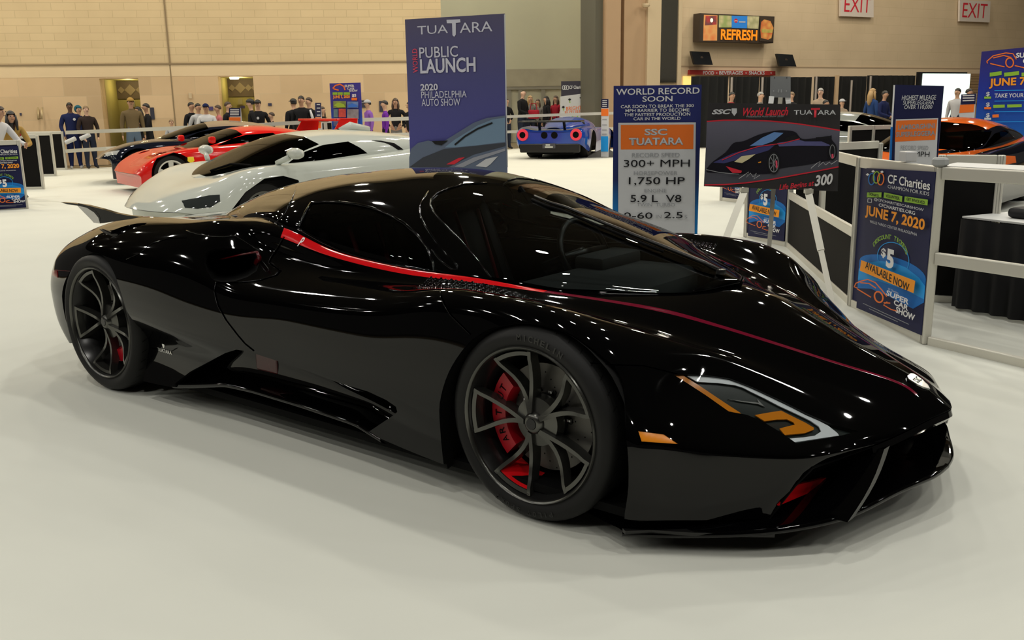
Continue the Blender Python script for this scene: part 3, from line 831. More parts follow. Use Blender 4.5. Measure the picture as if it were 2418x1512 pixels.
# --- intake scoop behind the door
X, N = BODY.ev(np.array(sc_loop)); cen = X.mean(0); ins = np.array([-.30, .22, -.05])
n = len(X); v = [tuple(p) for p in X]; v += [tuple(cen + (p - cen) * .8 + ins * .5) for p in X]; v += [tuple(cen + (p - cen) * .55 + ins) for p in X]
f = [(i, (i + 1) % n, k + (i + 1) % n, k + i) if k == n else (n + i, n + (i + 1) % n, 2 * n + (i + 1) % n, 2 * n + i) for k in (n, 2 * n) for i in range(n)]
f.append(tuple(range(2 * n, 3 * n)))
for sg in (1, -1): mesh_obj('intake_scoop', [(p[0] - (.045 if sg < 0 else 0), p[1] * sg, p[2]) for p in v], [tuple(q) if sg > 0 else tuple(reversed(q)) for q in f], M_VOID, car, True)
p0, p1, p2, p3 = P(487,622,y=-.90), P(560,605,y=-.90), P(600,598,y=-.90), P(606,612,y=-.90)
for s in (1, -1):
    fb = MB()
    q = [Vector((p.x - .02, (p.y + .03) * s, p.z)) for p in (p0, p1, p2, p3)]
    fb.tube(q[:3], [.003, .004, .005], 6)
    fb.tube([q[2], q[3], q[3] + Vector((-.06, .03 * s, -.03))], [.006, .009, .016], 6)
    fb.build('intake_fin', mat('deep_red_trim_and_reflection', (.07, .0015, .004), .2), car, smooth=True)
# sharp blade over the scoop
for pts, rr in (([(440,545),(470,553),(500,558),(530,559),(555,556),(575,567),(598,582),(613,594)], .0035), ([(640,620),(662,636),(650,650),(610,662),(565,667)], .002)):
    X, N = BODY.ev(np.array(BODY.line_px(pts, 8)))
    for sg in (1, -1): b1 = MB(); b1.tube([(p[0] - (.045 if sg < 0 else 0), p[1] * sg, p[2]) for p in X], rr, 8); b1.build('scoop_edge', M_BLACK, car, smooth=True)

# --- headlight
def hz(pts): return [(1560 + a / 4.65, 860 + b / 4.65) for a, b in pts]
hl = patch(BODY, 'headlight', [M_LENS], hl_loop, [], car, hem=0, off=-.001)
def hpart(nm, pts, material, off):
    o = patch(BODY, nm, [material], BODY.loop_px(hz(pts), 6), [], hl, off=off, hem=.004); return o
patch(BODY, 'headlight_bowl', [mat('lamp_bowl', (.012, .018, .017), .35)], hl_loop, [], hl, off=-.016, hem=0)
hpart('turn_signal', [(150,122),(262,122),(420,218),(700,405),(880,522),(905,548),(752,518),(500,343),(300,213)], M_AMBER, -.006)
hpart('running_light', [(306,122),(420,122),(520,128),(640,140),(760,163),(880,203),(1000,253),(1150,322),(1300,393),(1450,465),(1600,543),(1740,603),(1850,660),(1920,715),(1955,745),(1968,768),(1700,806),(1480,838),(1425,798),(1580,785),(1700,768),(1770,722),(1745,668),(1650,603),(1480,522),(1300,440),(1150,362),(1000,290),(920,248),(830,220),(640,195),(412,183)], M_DRL, -.008)
hpart('amber_light_bar', [(1042,545),(1180,520),(1330,497),(1480,572),(1600,630),(1688,682),(1688,704),(1590,742),(1370,762),(1312,692),(1400,668),(1480,650),(1465,625),(1395,592),(1280,595),(1150,612)], M_AMBER, -.007)
hpart('reflector', [(750,365),(900,385),(1090,405),(1070,365),(1155,450),(1080,420),(900,395)], M_STEEL, -.010)
mk = patch(BODY, 'side_marker', [M_AMBER], mk_loop, [], car, hem=.004, off=-.002)
# --- badges
def badge_plate(nm, pts, material, off=.004):
    return patch(BODY, nm, [material], BODY.loop_px(pts, 5, True), [], car, hem=.006, off=off, mirror=False)
p_b = P(2163, 907, y=0)
bh = BODY.near((p_b.x, 0, p_b.z)); Xb, Nb = BODY.ev([bh]); Xb, Nb = Vector(Xb[0]), Vector(Nb[0])
bx = Vector((0, 1, 0)); by = Nb.cross(bx).normalized()
if by.x > 0: by = -by; bx = -bx
Mb = frame_matrix(Xb + Nb * .003, bx, by)
shield = [(-.034,.028),(-.02,.036),(.02,.036),(.034,.028),(.032,-.005),(.02,-.03),(0,-.046),(-.02,-.03),(-.032,-.005)]
em = plate('nose_emblem', shield, [M_CHROME], (Xb + Nb * .006, bx, by), th=.006, parent=car)
fit_text('lettering', 'SSC', 0, .005, .05, .024, Mb @ Matrix.Translation((0, 0, .0035)), M_VOID, em, bold=.02)
hb = BODY.px(390, 829); Xs, Ns = BODY.ev([hb]); Xs, Ns = Vector(Xs[0]), Vector(Ns[0])
ex = (Vector((1, 0, 0)) - Ns * Ns.x).normalized(); ey = Ns.cross(ex).normalized()
Ms = frame_matrix(Xs + Ns * .004, ex, ey)
sb = fit_text('side_badge', 'TUATARA', 0, 0, .13, .017, Ms, M_CHROME, car, bold=.01)
X2 = Ms @ Vector((.0, .028, .001))
plate('badge_shield', [(a * .3, b * .3) for a, b in shield], [M_CHROME], (X2, ex, ey), th=.003, parent=sb)
dl = BODY.px(1985 - 47, 884 - 6); Xd, Nd = BODY.ev([BODY.px(1925, 878)]); Xd, Nd = Vector(Xd[0]), Vector(Nd[0])
# number mark on the stripe
hm = BODY.px(712, 572); X3, N3 = BODY.ev([hm]); X3, N3 = Vector(X3[0]), Vector(N3[0])
ex3 = (Vector((1, 0, .0)) - N3 * N3.x).normalized(); ey3 = N3.cross(ex3).normalized()
fit_text('stripe_mark', 'P', 0, 0, .022, .045, frame_matrix(X3 + N3 * .002, ex3, ey3), mat('white_mark', (.8, .8, .8), .5), car, bold=.02, shear=.3)

# --- front lip, struts, vents
LIP = [(.383,.974,.070),(.58,.868,.080),(.78,.735,.098),(.94,.56,.125),(1.03,.30,.146),(1.085,.12,.150),(1.098,0,.150)]
lp = smooth_path([(a, b, c) for a, b, c in LIP], 6)
rows = []
for p in lp:
    k = p.x
    inn = lambda d, dz: (p.x - d * (.35 + .65 * max(0, p.x)), p.y * (1 - .25 * d), p.z + dz)
    rows.append([(p.x - .012, p.y * .99, p.z - .022), (p.x, p.y, p.z - .008), (p.x - .006, p.y * .995, p.z + .004), inn(.10, .002), inn(.25, -.006), inn(.45, -.01)])
LS = Surf(rows, 2, 5, smooth=1, sym=False)
patch(LS, 'front_splitter', [M_BLACK], None, [], car, hem=0)
# lower black plate below the bumper side
sp2 = MB()
pl = [(.40,.985),(.51,.89),(.63,.785),(.70,.72),(.78,.73),(.58,.868),(.383,.974)]
for s in (1, -1): sp2.prism([(x, -w * s, .072) for x, w in pl], (0, 0, .012))
sp2.build('splitter_plate', M_SATIN, car)
for s in (1, -1):
    top, bot = Vector((.962, -.335 * s, .292)), Vector((.935, -.565 * s, .118))
    st = MB()
    pr = []
    for t in np.linspace(0, 1, 7):
        c = top.lerp(bot, t) + Vector((.012 * math.sin(t * math.pi), 0, 0))
        pr.append(c)
    V = []; F = []
    for i, c in enumerate(pr):
        w = .055 + .02 * abs(i / 3 - 1)
        for dx, dy in ((.018, -.026), (.022, .016), (-w * 1.6, .016), (-w * 1.6, -.026)): V.append((c.x + dx, c.y + dy * s, c.z))
    for i in range(6):
        for k in range(4): F.append((i * 4 + k, i * 4 + (k + 1) % 4, (i + 1) * 4 + (k + 1) % 4, (i + 1) * 4 + k))
    st.add(V, F); st.build('splitter_strut', M_BLACK, car, angle=40)
    # vent cavity behind the strut
    cv = MB()
    A = [(.951,.39,.30),(.842,.60,.27),(.80,.63,.21),(.74,.685,.10)]
    Bk = [(.70,.36,.28),(.62,.50,.26),(.60,.55,.2),(.60,.60,.11)]
    v = [(x, -w * s, z) for x, w, z in A + Bk]; cv.add(v, [(i, i + 1, 5 + i, 4 + i) for i in range(3)])
    cv.build('bumper_vent', M_SATIN, car)
    rq = [P(1845,1196,x=.77), P(1871,1151,x=.775), P(1957,1130,x=.80), P(1918,1165,x=.79)]
    ri = MB(); ri.prism([(q.x - .008, q.y * s, q.z) for q in rq], (-.012, 0, 0)); ri.build('vent_accent', M_RED, car)
fb2 = MB(); fb2.box((.60, 0, .21), (.04, 1.25, .2)); fb2.build('radiator_panel', M_VOID, car)

# --- rear winglets
M_WING_REFL = mat('winglet_underside', (.30, .29, .28), .3)  # grey paints in the floor's reflection; the winglet itself is gloss black
for s in (1, -1):
    face = [(330,512),(300,509),(270,503),(240,494),(205,485),(170,480),(143,478),(160,483),(185,486),(205,491),(222,502),(232,514),(236,528),(270,523),(305,518)]
    yy = lambda u: -.86 - .10 * (330 - u) / 187
    Fv = [P(u, v, y=yy(u)) for u, v in face]
    Fv = [Vector((p.x, p.y * s, p.z)) for p in Fv]
    w_ = MB(); w_.prism(Fv, (0, .022 * s, 0)); wo = w_.build('rear_winglet', M_BLACK, car)
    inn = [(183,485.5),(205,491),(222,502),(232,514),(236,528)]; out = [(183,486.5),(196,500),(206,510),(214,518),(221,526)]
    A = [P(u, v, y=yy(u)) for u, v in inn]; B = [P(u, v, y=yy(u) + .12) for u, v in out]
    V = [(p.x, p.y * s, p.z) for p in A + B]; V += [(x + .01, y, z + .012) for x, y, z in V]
    u_ = MB(); u_.add(V, [(i, i + 1, 6 + i, 5 + i) for i in range(4)] + [(10 + i, 11 + i, 16 + i, 15 + i) for i in range(4)]); u_.build('winglet_underside', M_WING_REFL, wo, smooth=True)
tl = patch(BODY, 'tail_light', [mat('dark_red_lens', (.16, .004, .006), .15)], BODY.loop_px([(124,634),(136,640),(137,656),(124,650)], 5), [], car, off=.003, hem=.004)

# --- wiper
wb, wt = P(1700,652,y=-.02), P(1262,461,y=-.03)
pts = []
for t in np.linspace(0, 1, 12):
    q = wb.lerp(wt, t); h = CAN.near(q); X, N = CAN.ev([h]); pts.append(Vector(X[0]) + Vector(N[0]) * (.022 if .08 < t < .9 else .014))
wp = MB(); wp.tube(pts, [.010, .010, .009, .009, .008, .008, .008, .007, .007, .007, .006, .005], 6)
wiper = wp.build('wiper_arm', M_SATIN, car, smooth=True)
bl = MB(); bl.tube([p - Vector((0, 0, .014)) + Vector((0, -.02, 0)) for p in pts[3:]], .006, 6); bl.build('wiper_blade', M_VOID, wiper, smooth=True)
pv = MB(); pv.lathe([(0, .01), (.018, .008), (.02, 0), (.02, -.01)], 20, M=Matrix.Translation(pts[0])); pv.build('wiper_pivot', M_SATIN, wiper, angle=40)

# --- perforated panel on the fender flank facing the windscreen
for s in (1, -1):
    gm = MB()
    for i, a in enumerate(np.linspace(-.62, -.14, 22)):
        for k in range(9):
            t = (k + .5 * (i % 2)) / 9
            h = BODY.near((a, -(.685 + t * .12 + (a + .2) * -.10), .72)); X, N = BODY.ev([h])
            X, N = Vector(X[0]), Vector(N[0]); tt = N.orthogonal().normalized(); bb = N.cross(tt)
            if s < 0: X.x -= .05
            ring = [X + (tt * math.cos(q * math.pi / 3) + bb * math.sin(q * math.pi / 3)) * .0085 - N * .001 for q in range(6)] + [X + N * .0055]
            gm.add([(p.x, p.y * s, p.z) for p in ring], [(q, (q + 1) % 6, 6) if s == 1 else ((q + 1) % 6, q, 6) for q in range(6)])
    gm.build('fender_grille', M_BLACK, car, smooth=True)

# --- cabin
tub = MB()
tub.box((-.80, 0, .14), (1.65, 1.44, .03)); tub.box((-1.62, 0, .50), (.04, 1.46, .74))
for s in (1, -1): tub.box((-.93, -.735 * s, .40), (1.4, .03, .54))
tub.build('cabin_tub', M_INT, car)
db = MB(); db.bbox((-.36, 0, .57), (.54, 1.16, .18), .06); db.bbox((-.52, .35, .68), (.16, .34, .07), .02); db.bbox((-.62, 0, .42), (.9, .22, .26), .04)
db.build('dashboard', mat('dash_suede', (.02, .021, .021), .8), car, angle=40)
for s in (1, -1):
    st = MB()
    st.bbox((-1.12, .36 * s, .30), (.50, .46, .16), .05)
    R = Matrix.Rotation(math.radians(-24), 3, 'Y')
    for yy, dy in ((0, .34), (.20, .09), (-.20, .09)):
        c = Vector((-1.42, .36 * s + yy, .60)); b_ = MB(); b_.bbox((0, 0, 0), (.12 if yy == 0 else .18, dy, .66), .035)
        st.add([R @ Vector(p) + c for p in b_.v], b_.f)
    seat = st.build('seat', M_INT, car, angle=40)
    be = MB()
    for dy in (-.09, .09): be.tube([(-1.40, .36 * s + dy, .86), (-1.33, .36 * s + dy * .9, .68), (-1.24, .36 * s + dy * .6, .50)], .011, 6)
    be.build('harness', mat('harness_red', (.16, .003, .008), .7), seat, smooth=True)
sw_ = MB(); R = Matrix.Translation((-.66, .36, .70)) @ Matrix.Rotation(math.radians(68), 4, 'Y')
ring = [R @ Vector((.16 * math.cos(a), .18 * math.sin(a), 0)) for a in np.linspace(0, 2 * math.pi, 28, endpoint=False)]
sw_.tube(ring, .016, 8, closed=True); sw_.tube([R @ Vector((0, -.17, 0)), R @ Vector((0, .17, 0))], .02, 6); sw_.tube([R @ Vector((0, 0, 0)), R @ Vector((.14, 0, 0))], .018, 6); sw_.tube([R @ Vector((0, 0, 0)), R @ Vector((0, 0, -.25))], .03, 8)
sw_.build('steering_wheel', M_SATIN, car, smooth=True)
mr = MB(); mr.bbox((-.70, .02, .93), (.03, .22, .065), .012); mr.tube([(-.70, .02, .94), (-.78, .02, 1.03)], .01, 6); mr.build('rear_view_mirror', M_VOID, car, angle=40)

# --- wheels
def wheel(cx, cy, r, rim, width, side, spin, name='wheel', red_at=None, accent=M_RED):
    """side=-1: outer face towards -y"""
    w = thing(name, None, None); w.parent = car; w.location = (cx, cy, r)
    S = side
    def pt(rad, ang, d):  # ang as seen from outside; d = depth inwards from the outer face
        return Vector((-S * 0 + rad * math.cos(ang), -S * d, rad * math.sin(ang)))
    ty = MB()
    ro, ri = r, rim
    prof = [(ri - .004, .012), (ri + .012, .004), (ri + .03, -.004), (ro - .03, -.002), (ro - .012, .012), (ro - .002, .03), (ro, .06), (ro, width - .06), (ro - .002, width - .03), (ro - .03, width), (ri, width - .01)]
    def lat(mb, pr, n=72, mi=0):
        v = []; f = []
        for rr, d in pr:
            for k in range(n): v.append(pt(rr, 2 * math.pi * k / n, d))
        for i in range(len(pr) - 1):
            for k in range(n): f.append((i * n + k, i * n + (k + 1) % n, (i + 1) * n + (k + 1) % n, (i + 1) * n + k))
        mb.add(v, f, mi)
    lat(ty, prof); tyre = ty.build('tyre', M_RUB, w, angle=50)
    tr = MB()
    for k in range(40):
        a = 2 * math.pi * k / 40
        for d0, d1 in ((.03, .055),):
            q = [pt(ro + .0008, a, d0), pt(ro + .0008, a + .009, d0), pt(ro + .001, a + .045, d1), pt(ro + .001, a + .036, d1)]
            tr.add(q, [(0, 1, 2, 3)])
    tr.build('tread_groove', M_VOID, tyre)
    rm = MB()
    lat(rm, [(rim - .006, .03), (rim - .008, .010), (rim - .004, .003), (rim + .002, .0), (rim + .006, .006), (rim + .004, .014)])
    rm_o = rm.build('rim_lip', M_RIM, w, angle=40)
    ba = MB(); lat(ba, [(rim - .007, .012), (rim - .026, .05), (rim - .045, .16), (rim - .02, width - .02)]); ba.build('rim_barrel', M_RIMD, w, smooth=True)
    rh = .052
    # five pairs of spokes
    hub = MB()
    lat(hub, [(0.001, .030), (.026, .030), (.034, .036), (.04, .05), (.085, .062), (.09, .10)], 40); hub.build('hub', M_RIM, w, angle=40)
    cap = MB(); lat(cap, [(.0005, .027), (.019, .027), (.021, .031)], 24); cap.build('centre_cap', M_SATIN, w, angle=40)
    for k in range(5):
        ac = spin + k * 2 * math.pi / 5
        pair = MB()
        for sg in (1, -1):
            path = []
            for t in np.linspace(0, 1, 9):
                rad = .036 + (rim - .014 - .036) * t
                an = ac + sg * (math.radians(17.5) * min(1, t * 1.25)**.5 * (0.62 + .38 * t) + (.0 if t > .05 else .0))
                dep = .034 + .030 * math.sin(min(1, t * 1.1) * math.pi) * .9 - .016 * t
                path.append((rad, an, dep))
            V = []; F = []
            for i, (rad, an, dep) in enumerate(path):
                t = i / 8
                hw = (.0085 - .002 * t)
                p = pt(rad, an, dep); tg = Vector((-math.sin(an), 0, math.cos(an)))
                V += [p + tg * hw, p - tg * hw, p - tg * (hw + .004) + Vector((0, -S * (.045 - .01 * t), 0)), p + tg * (hw + .004) + Vector((0, -S * (.045 - .01 * t), 0))]
            for i in range(8):
                for q in range(4): F.append((i * 4 + q, i * 4 + (q + 1) % 4, (i + 1) * 4 + (q + 1) % 4, (i + 1) * 4 + q))
            F += [(0, 1, 2, 3), (32, 35, 34, 33)]
            pair.add(V, F)
        # closing arc at the rim between the two spokes
        V = []; F = []
        na = 9
        for i, an in enumerate(np.linspace(ac - math.radians(18), ac + math.radians(18), na)):
            V += [pt(rim - .016, an, .018), pt(rim - .030, an, .022), pt(rim - .036, an, .055), pt(rim - .016, an, .06)]
        for i in range(na - 1):
            for q in range(4): F.append((i * 4 + q, i * 4 + (q + 1) % 4, (i + 1) * 4 + (q + 1) % 4, (i + 1) * 4 + q))
        pair.add(V, F)
        pair.build('spoke_pair', M_RIM, w, angle=45)
        # wheel nut
        nt_ = MB(); c = pt(.062, ac, .05)
        nt_.tube([c, c + Vector((0, -S * .03, 0))], .012, 6); nt_.build('wheel_nut', M_SATIN, w)
        if red_at == k:
            V = []; F = []
            for an in np.linspace(ac - math.radians(16), ac + math.radians(16), 9):
                V += [pt(rim - .031, an, .026), pt(rim - .048, an, .06), pt(rim - .062, an, .12)]
            for i in range(8):
                for q in range(2): F.append((i * 3 + q, i * 3 + q + 1, i * 3 + q + 4, i * 3 + q + 3))
            rr = MB(); rr.add(V, F); o_ = rr.build('rim_accent', accent, w, smooth=True); props(o_, label='red painted pocket between two spokes')
    # brake
    dk = MB(); lat(dk, [(.085, .125), (.19, .125), (.192, .13), (.192, .15), (.085, .15)], 48); disc = dk.build('brake_disc', M_DISC, w, angle=40)
    ho = MB()
    for q in range(40):
        a = 2 * math.pi * q / 40 + .05
        rad = .115 + .022 * (q % 4)
        c = pt(rad, a, .1242); ho.add([c + Vector((.003 * math.cos(b), 0, .003 * math.sin(b))) for b in np.linspace(0, 2 * math.pi, 6, endpoint=False)], [tuple(range(6))])
    ho.build('disc_holes', M_VOID, disc)
    bt = MB(); lat(bt, [(.03, .11), (.08, .115), (.09, .13)], 32)
    for q in range(10):
        c = pt(.098, 2 * math.pi * q / 10, .118); bt.tube([c, c + Vector((0, -S * .012, 0))], .008, 6)
    bt.build('disc_bell', M_STEEL if False else M_SATIN, disc, angle=40)
    for q in range(10):
        bo = MB(); c = pt(.098, 2 * math.pi * q / 10 + .1, .112); bo.bbox(tuple(c), (.016, .012, .01), .002); bo.build('disc_bobbin', M_STEEL, disc)
    return w, pt
w1, pt1 = wheel(0.0, -.968, .340, .268, .245, -1, math.radians(107), red_at=2)
# caliper (behind the spokes, towards the door) with its lettering
def caliper(w, pt, a0, a1, letters=None):
    V = []; F = []; n = 12
    for an in np.linspace(math.radians(a0), math.radians(a1), n):
        V += [pt(.150, an, .078), pt(.212, an, .082), pt(.212, an, .12), pt(.212, an, .18), pt(.14, an, .18), pt(.14, an, .10)]
    for i in range(n - 1):
        for q in range(6): F.append((i * 6 + q, i * 6 + (q + 1) % 6, (i + 1) * 6 + (q + 1) % 6, (i + 1) * 6 + q))
    F += [tuple(range(6)), tuple((n - 1) * 6 + q for q in reversed(range(6)))]
    c = MB(); c.add(V, F); o = c.build('brake_caliper', M_REDD, w, angle=40)
    if letters:
        t0 = MB()
        for i, ch in enumerate(letters):
            an = math.radians(a0 + 8 + (a1 - a0 - 16) * (i + .5) / len(letters))
            p = pt(.180, an, .0785); er = Vector((math.cos(an), 0, math.sin(an))); et = Vector((math.sin(an), 0, -math.cos(an)))
            fit_text('caliper_letter', ch, 0, 0, .022, .028, frame_matrix(p, et, er), M_VOID, o, bold=.01)
    return o
caliper(w1, pt1, 138, 226, 'TUATARA')
w2, pt2 = wheel(-2.672, -1.012, .352, .280, .31, -1, math.radians(115), red_at=None)
caliper(w2, pt2, 266, 322)
w3, pt3 = wheel(-.07, .925, .325, .26, .245, 1, math.radians(80))
w4, pt4 = wheel(-2.72, .98, .352, .280, .31, 1, math.radians(80))
# tyre lettering
def tyre_text(w, pt, s, a_mid, rad, size, step):
    for i, ch in enumerate(s):
        if ch == ' ': continue
        an = math.radians(a_mid - (i - (len(s) - 1) / 2) * step)
        er = Vector((math.cos(an), 0, math.sin(an))); et = Vector((math.sin(an), 0, -math.cos(an)))
        fit_text('tyre_letter', ch, 0, 0, size * (.22 if ch == 'I' else .8), size, frame_matrix(pt(rad, an, -.0052), et, er), M_RUBT, w, bold=.03)
tyre_text(w1, pt1, 'MICHELIN', 78, .305, .022, 4.6)
tyre_text(w1, pt1, 'PILOT SPORT', 268, .305, .018, 4.4)
# ------------------------------------------------------------------ the other show cars
def lin(pts, x): 
    xs = [p[0] for p in pts]; return float(np.interp(x, xs, [p[1] for p in pts]))
def simple_wheel(parent, x, y, r, rim_r, material, side, spokes=5, w=.24):
    t = thing('wheel', None, None); t.parent = parent; t.location = (x, y, r)
    S = side
    def ring(pr, n=36):
        m_ = MB(); V = []; F = []
        for rr, d in pr:
            for k in range(n): a = 2 * math.pi * k / n; V.append((rr * math.cos(a), -S * d, rr * math.sin(a)))
        for i in range(len(pr) - 1):
            for k in range(n): F.append((i * n + k, i * n + (k + 1) % n, (i + 1) * n + (k + 1) % n, (i + 1) * n + k))
        m_.add(V, F); return m_
    ring([(rim_r, .01), (rim_r + .02, 0), (r - .02, 0), (r, .03), (r, w - .03), (r - .02, w), (rim_r, w)]).build('tyre', M_RUB, t, angle=50)
    ring([(rim_r + .004, .004), (rim_r - .02, .01), (rim_r - .03, .05), (rim_r - .04, .18)]).build('rim', material, t, angle=40)
    sp = MB()
    for k in range(spokes):
        a = 2 * math.pi * k / spokes + .3; V = []
        for rr, hw, d in ((.03, .03, .03), (rim_r - .015, .045, .02)):
            c = Vector((rr * math.cos(a), -S * d, rr * math.sin(a))); tg = Vector((-math.sin(a), 0, math.cos(a)))
            V += [c + tg * hw, c - tg * hw, c - tg * hw + Vector((0, -S * .04, 0)), c + tg * hw + Vector((0, -S * .04, 0))]
        sp.add(V, [(0, 1, 5, 4), (1, 2, 6, 5), (2, 3, 7, 6), (3, 0, 4, 7), (0, 3, 2, 1), (4, 5, 6, 7)])
    sp.lathe([(0, .03), (.06, .035), (.06, .06)], 16, M=Matrix.Rotation(math.pi / 2 * S, 4, 'X') @ Matrix.Translation((0, 0, -.06)))
    sp.build('spokes', material, t); 
    dk = ring([(.0, .10), (rim_r - .03, .11)]); dk.build('brake_disc', M_VOID, t)

def arch_pts(cx, r, n=14, z0=.30, sq=1.0):
    return [(cx + r * math.cos(a), z0 + r * sq * math.sin(a)) for a in np.linspace(math.pi + .25, -.25, n)]

def show_car(name, label, where, heading, net, can, glassx, paint, group='show cars', arches=None, wheel_r=.33, rim=None, rim_r=.23, axles=(1.25, -1.25), track=.86, paint_top=None, top_range=None, side_win=None, glass_m=None, spokes=5, lower=None):
    root = thing(name, label, 'car', where, heading, group)
    B = Surf(net, 5, 5, smooth=2); B.skew = 0
    holes = []
    for cx in (axles if arches is None else []):
        hits = [B.side(x, z) for x, z in arch_pts(cx, wheel_r + .05, z0=wheel_r + .0)]
        hits = [h for h in hits if h is not None]
        if len(hits) > 3: holes.append([(hits[0][0], B.b[-1] + .2)] + hits + [(hits[-1][0], B.b[-1] + .2)])
    for poly_ in (arches or []):
        hits = [B.side(x, z) for x, z in poly_]; hits = [h for h in hits if h is not None]
        if len(hits) > 2: holes.append([(hits[0][0], B.b[-1] + .2)] + hits + [(hits[-1][0], B.b[-1] + .2)])
    ex_ = []
    if paint_top is not None:
        b1 = B.b[-1] * top_range
        loop = [(a, 0) for a in B.a] + [(a, b1) for a in B.a[::-1]]
        patch(B, 'top_panel', [paint_top, M_HEM], loop, [], root, hem=0)
        outer = [(a, b1) for a in B.a] + [(B.a[-1], b) for b in np.linspace(b1, B.b[-1], 12)[1:]] + [(a, B.b[-1]) for a in B.a[::-1][1:]] + [(0, b) for b in np.linspace(B.b[-1], b1, 12)[1:-1]]
        patch(B, 'body_shell', [paint, M_HEM], outer, holes, root, hem_mi=1, hem=.012)
    else:
        patch(B, 'body_shell', [paint, M_HEM], None, holes, root, hem_mi=1, hem=.012)
    # canopy: rows (x, half width, base z, top z)
    rows = []
    for (x, bw, zb, zt) in can:
        rows.append([(x, bw * math.sin(t)**.9, zb - .02 + (zt - zb + .02) * math.cos(t)**.9) for t in [math.radians(q) for q in (0, 15, 30, 45, 60, 75, 90)]])
    K = Surf(rows, 6, 5, smooth=2)
    def A(x): return float(np.interp(-x, -K.G[:, 0, 0], K.a))
    Bm = K.b[-1]
    wx0, wx1, wb = glassx
    wl = [(A(wx0), 0), (A(wx0), Bm * .97)] + [(A(wx0 + (wx1 - wx0) * t), Bm * (.97 - (.97 - wb) * t)) for t in np.linspace(0, 1, 8)[1:]] + [(A(wx1 + .03), Bm * wb * .5), (A(wx1 + .05), 0)]
    hl_ = [wl]; sl = None
    if side_win: sl = [(A(x), Bm * b) for x, b in side_win]; hl_.append(sl)
    if paint_top is not None:
        b1 = Bm * .55; loop = [(a, 0) for a in K.a] + [(a, b1) for a in K.a[::-1]]
        patch(K, 'roof_panel', [paint_top, M_HEM], loop, [wl], root, hem=0)
        outer = [(a, b1) for a in K.a] + [(K.a[-1], Bm)] + [(a, Bm) for a in K.a[::-1][1:]]
        patch(K, 'canopy_shell', [paint, M_HEM], outer, [h for h in hl_], root, hem=.01, hem_mi=1)
    else: patch(K, 'canopy_shell', [paint, M_HEM], None, hl_, root, hem=.01, hem_mi=1)
    g = glass_m or M_WS
    patch(K, 'windscreen', [g], wl, [], root, hem=0, off=-.003)
    if sl: patch(K, 'side_window', [g], sl, [], root, hem=0, off=-.003)
    ins_ = MB(); x0, x1 = can[0][0] - .3, can[-1][0] + .2; ins_.bbox(((x0 + x1) / 2, 0, .45), (x0 - x1, 1.3, .5), .05)
    for s in (1, -1): ins_.bbox(((x0 + x1) / 2 - .1, .35 * s, .75), (.16, .45, .42), .05)
    ins_.build('cabin', M_INT, root)
    fp_ = MB(); xs = [p[0] for p in [r[-1] for r in net]]; fp_.box(((max(xs) + min(xs)) / 2, 0, .2), (max(xs) - min(xs) - .1, 1.3, .14)); fp_.build('floor_pan', M_VOID, root)
    for cx in axles:
        for s in (1, -1):
            simple_wheel(root, cx, track * s + .0, wheel_r, rim_r, rim or M_RIM, 1 if s > 0 else -1, spokes)
            ww = MB(); ww.lathe([(0, 0), (wheel_r + .045, 0)], 28, M=Matrix.Translation((cx, s * .55, wheel_r)) @ Matrix.Rotation(math.pi / 2, 4, 'X')); ww.build('wheel_well', M_VOID, root)
    for rowi, nm in ((0, 'nose_panel'), (-1, 'tail_panel')):
        rg = [tuple(p) for p in B.G[rowi]]; n = len(rg); V = [(p[0], p[1] * s, p[2]) for s in (1, -1) for p in rg]
        F = [(i, i + 1, n + i + 1, n + i) for i in range(n - 1)]
        mesh_obj(nm, V, F, lower or paint, root)
    return root, B, K

def net_from(rows):
    """rows: (x, [(w, z) * 7], dx list)"""
    out = []
    for r in rows:
        x, prof = r[0], r[1]; dx = r[2] if len(r) > 2 else [0] * len(prof)
        out.append([(x - d, w, z) for (w, z), d in zip(prof, dx)])
    return out
def face_on(u, v, Z, local, heading, zl=None):
    """origin on the floor so that the local point shows at (u, v) at distance Z"""
    q = PD(u, v, Z); l = Vector((local[0], local[1], 0)); l.rotate(Matrix.Rotation(heading, 3, 'Z')); return Vector((q.x - l.x, q.y - l.y, 0))
def heading_of(a):
    """a: 0 = along the image to the left, + = turned towards the camera (degrees)"""
    a = math.radians(a); d = -RGT * math.cos(a) - FWD * math.sin(a); return math.atan2(d.y, d.x)

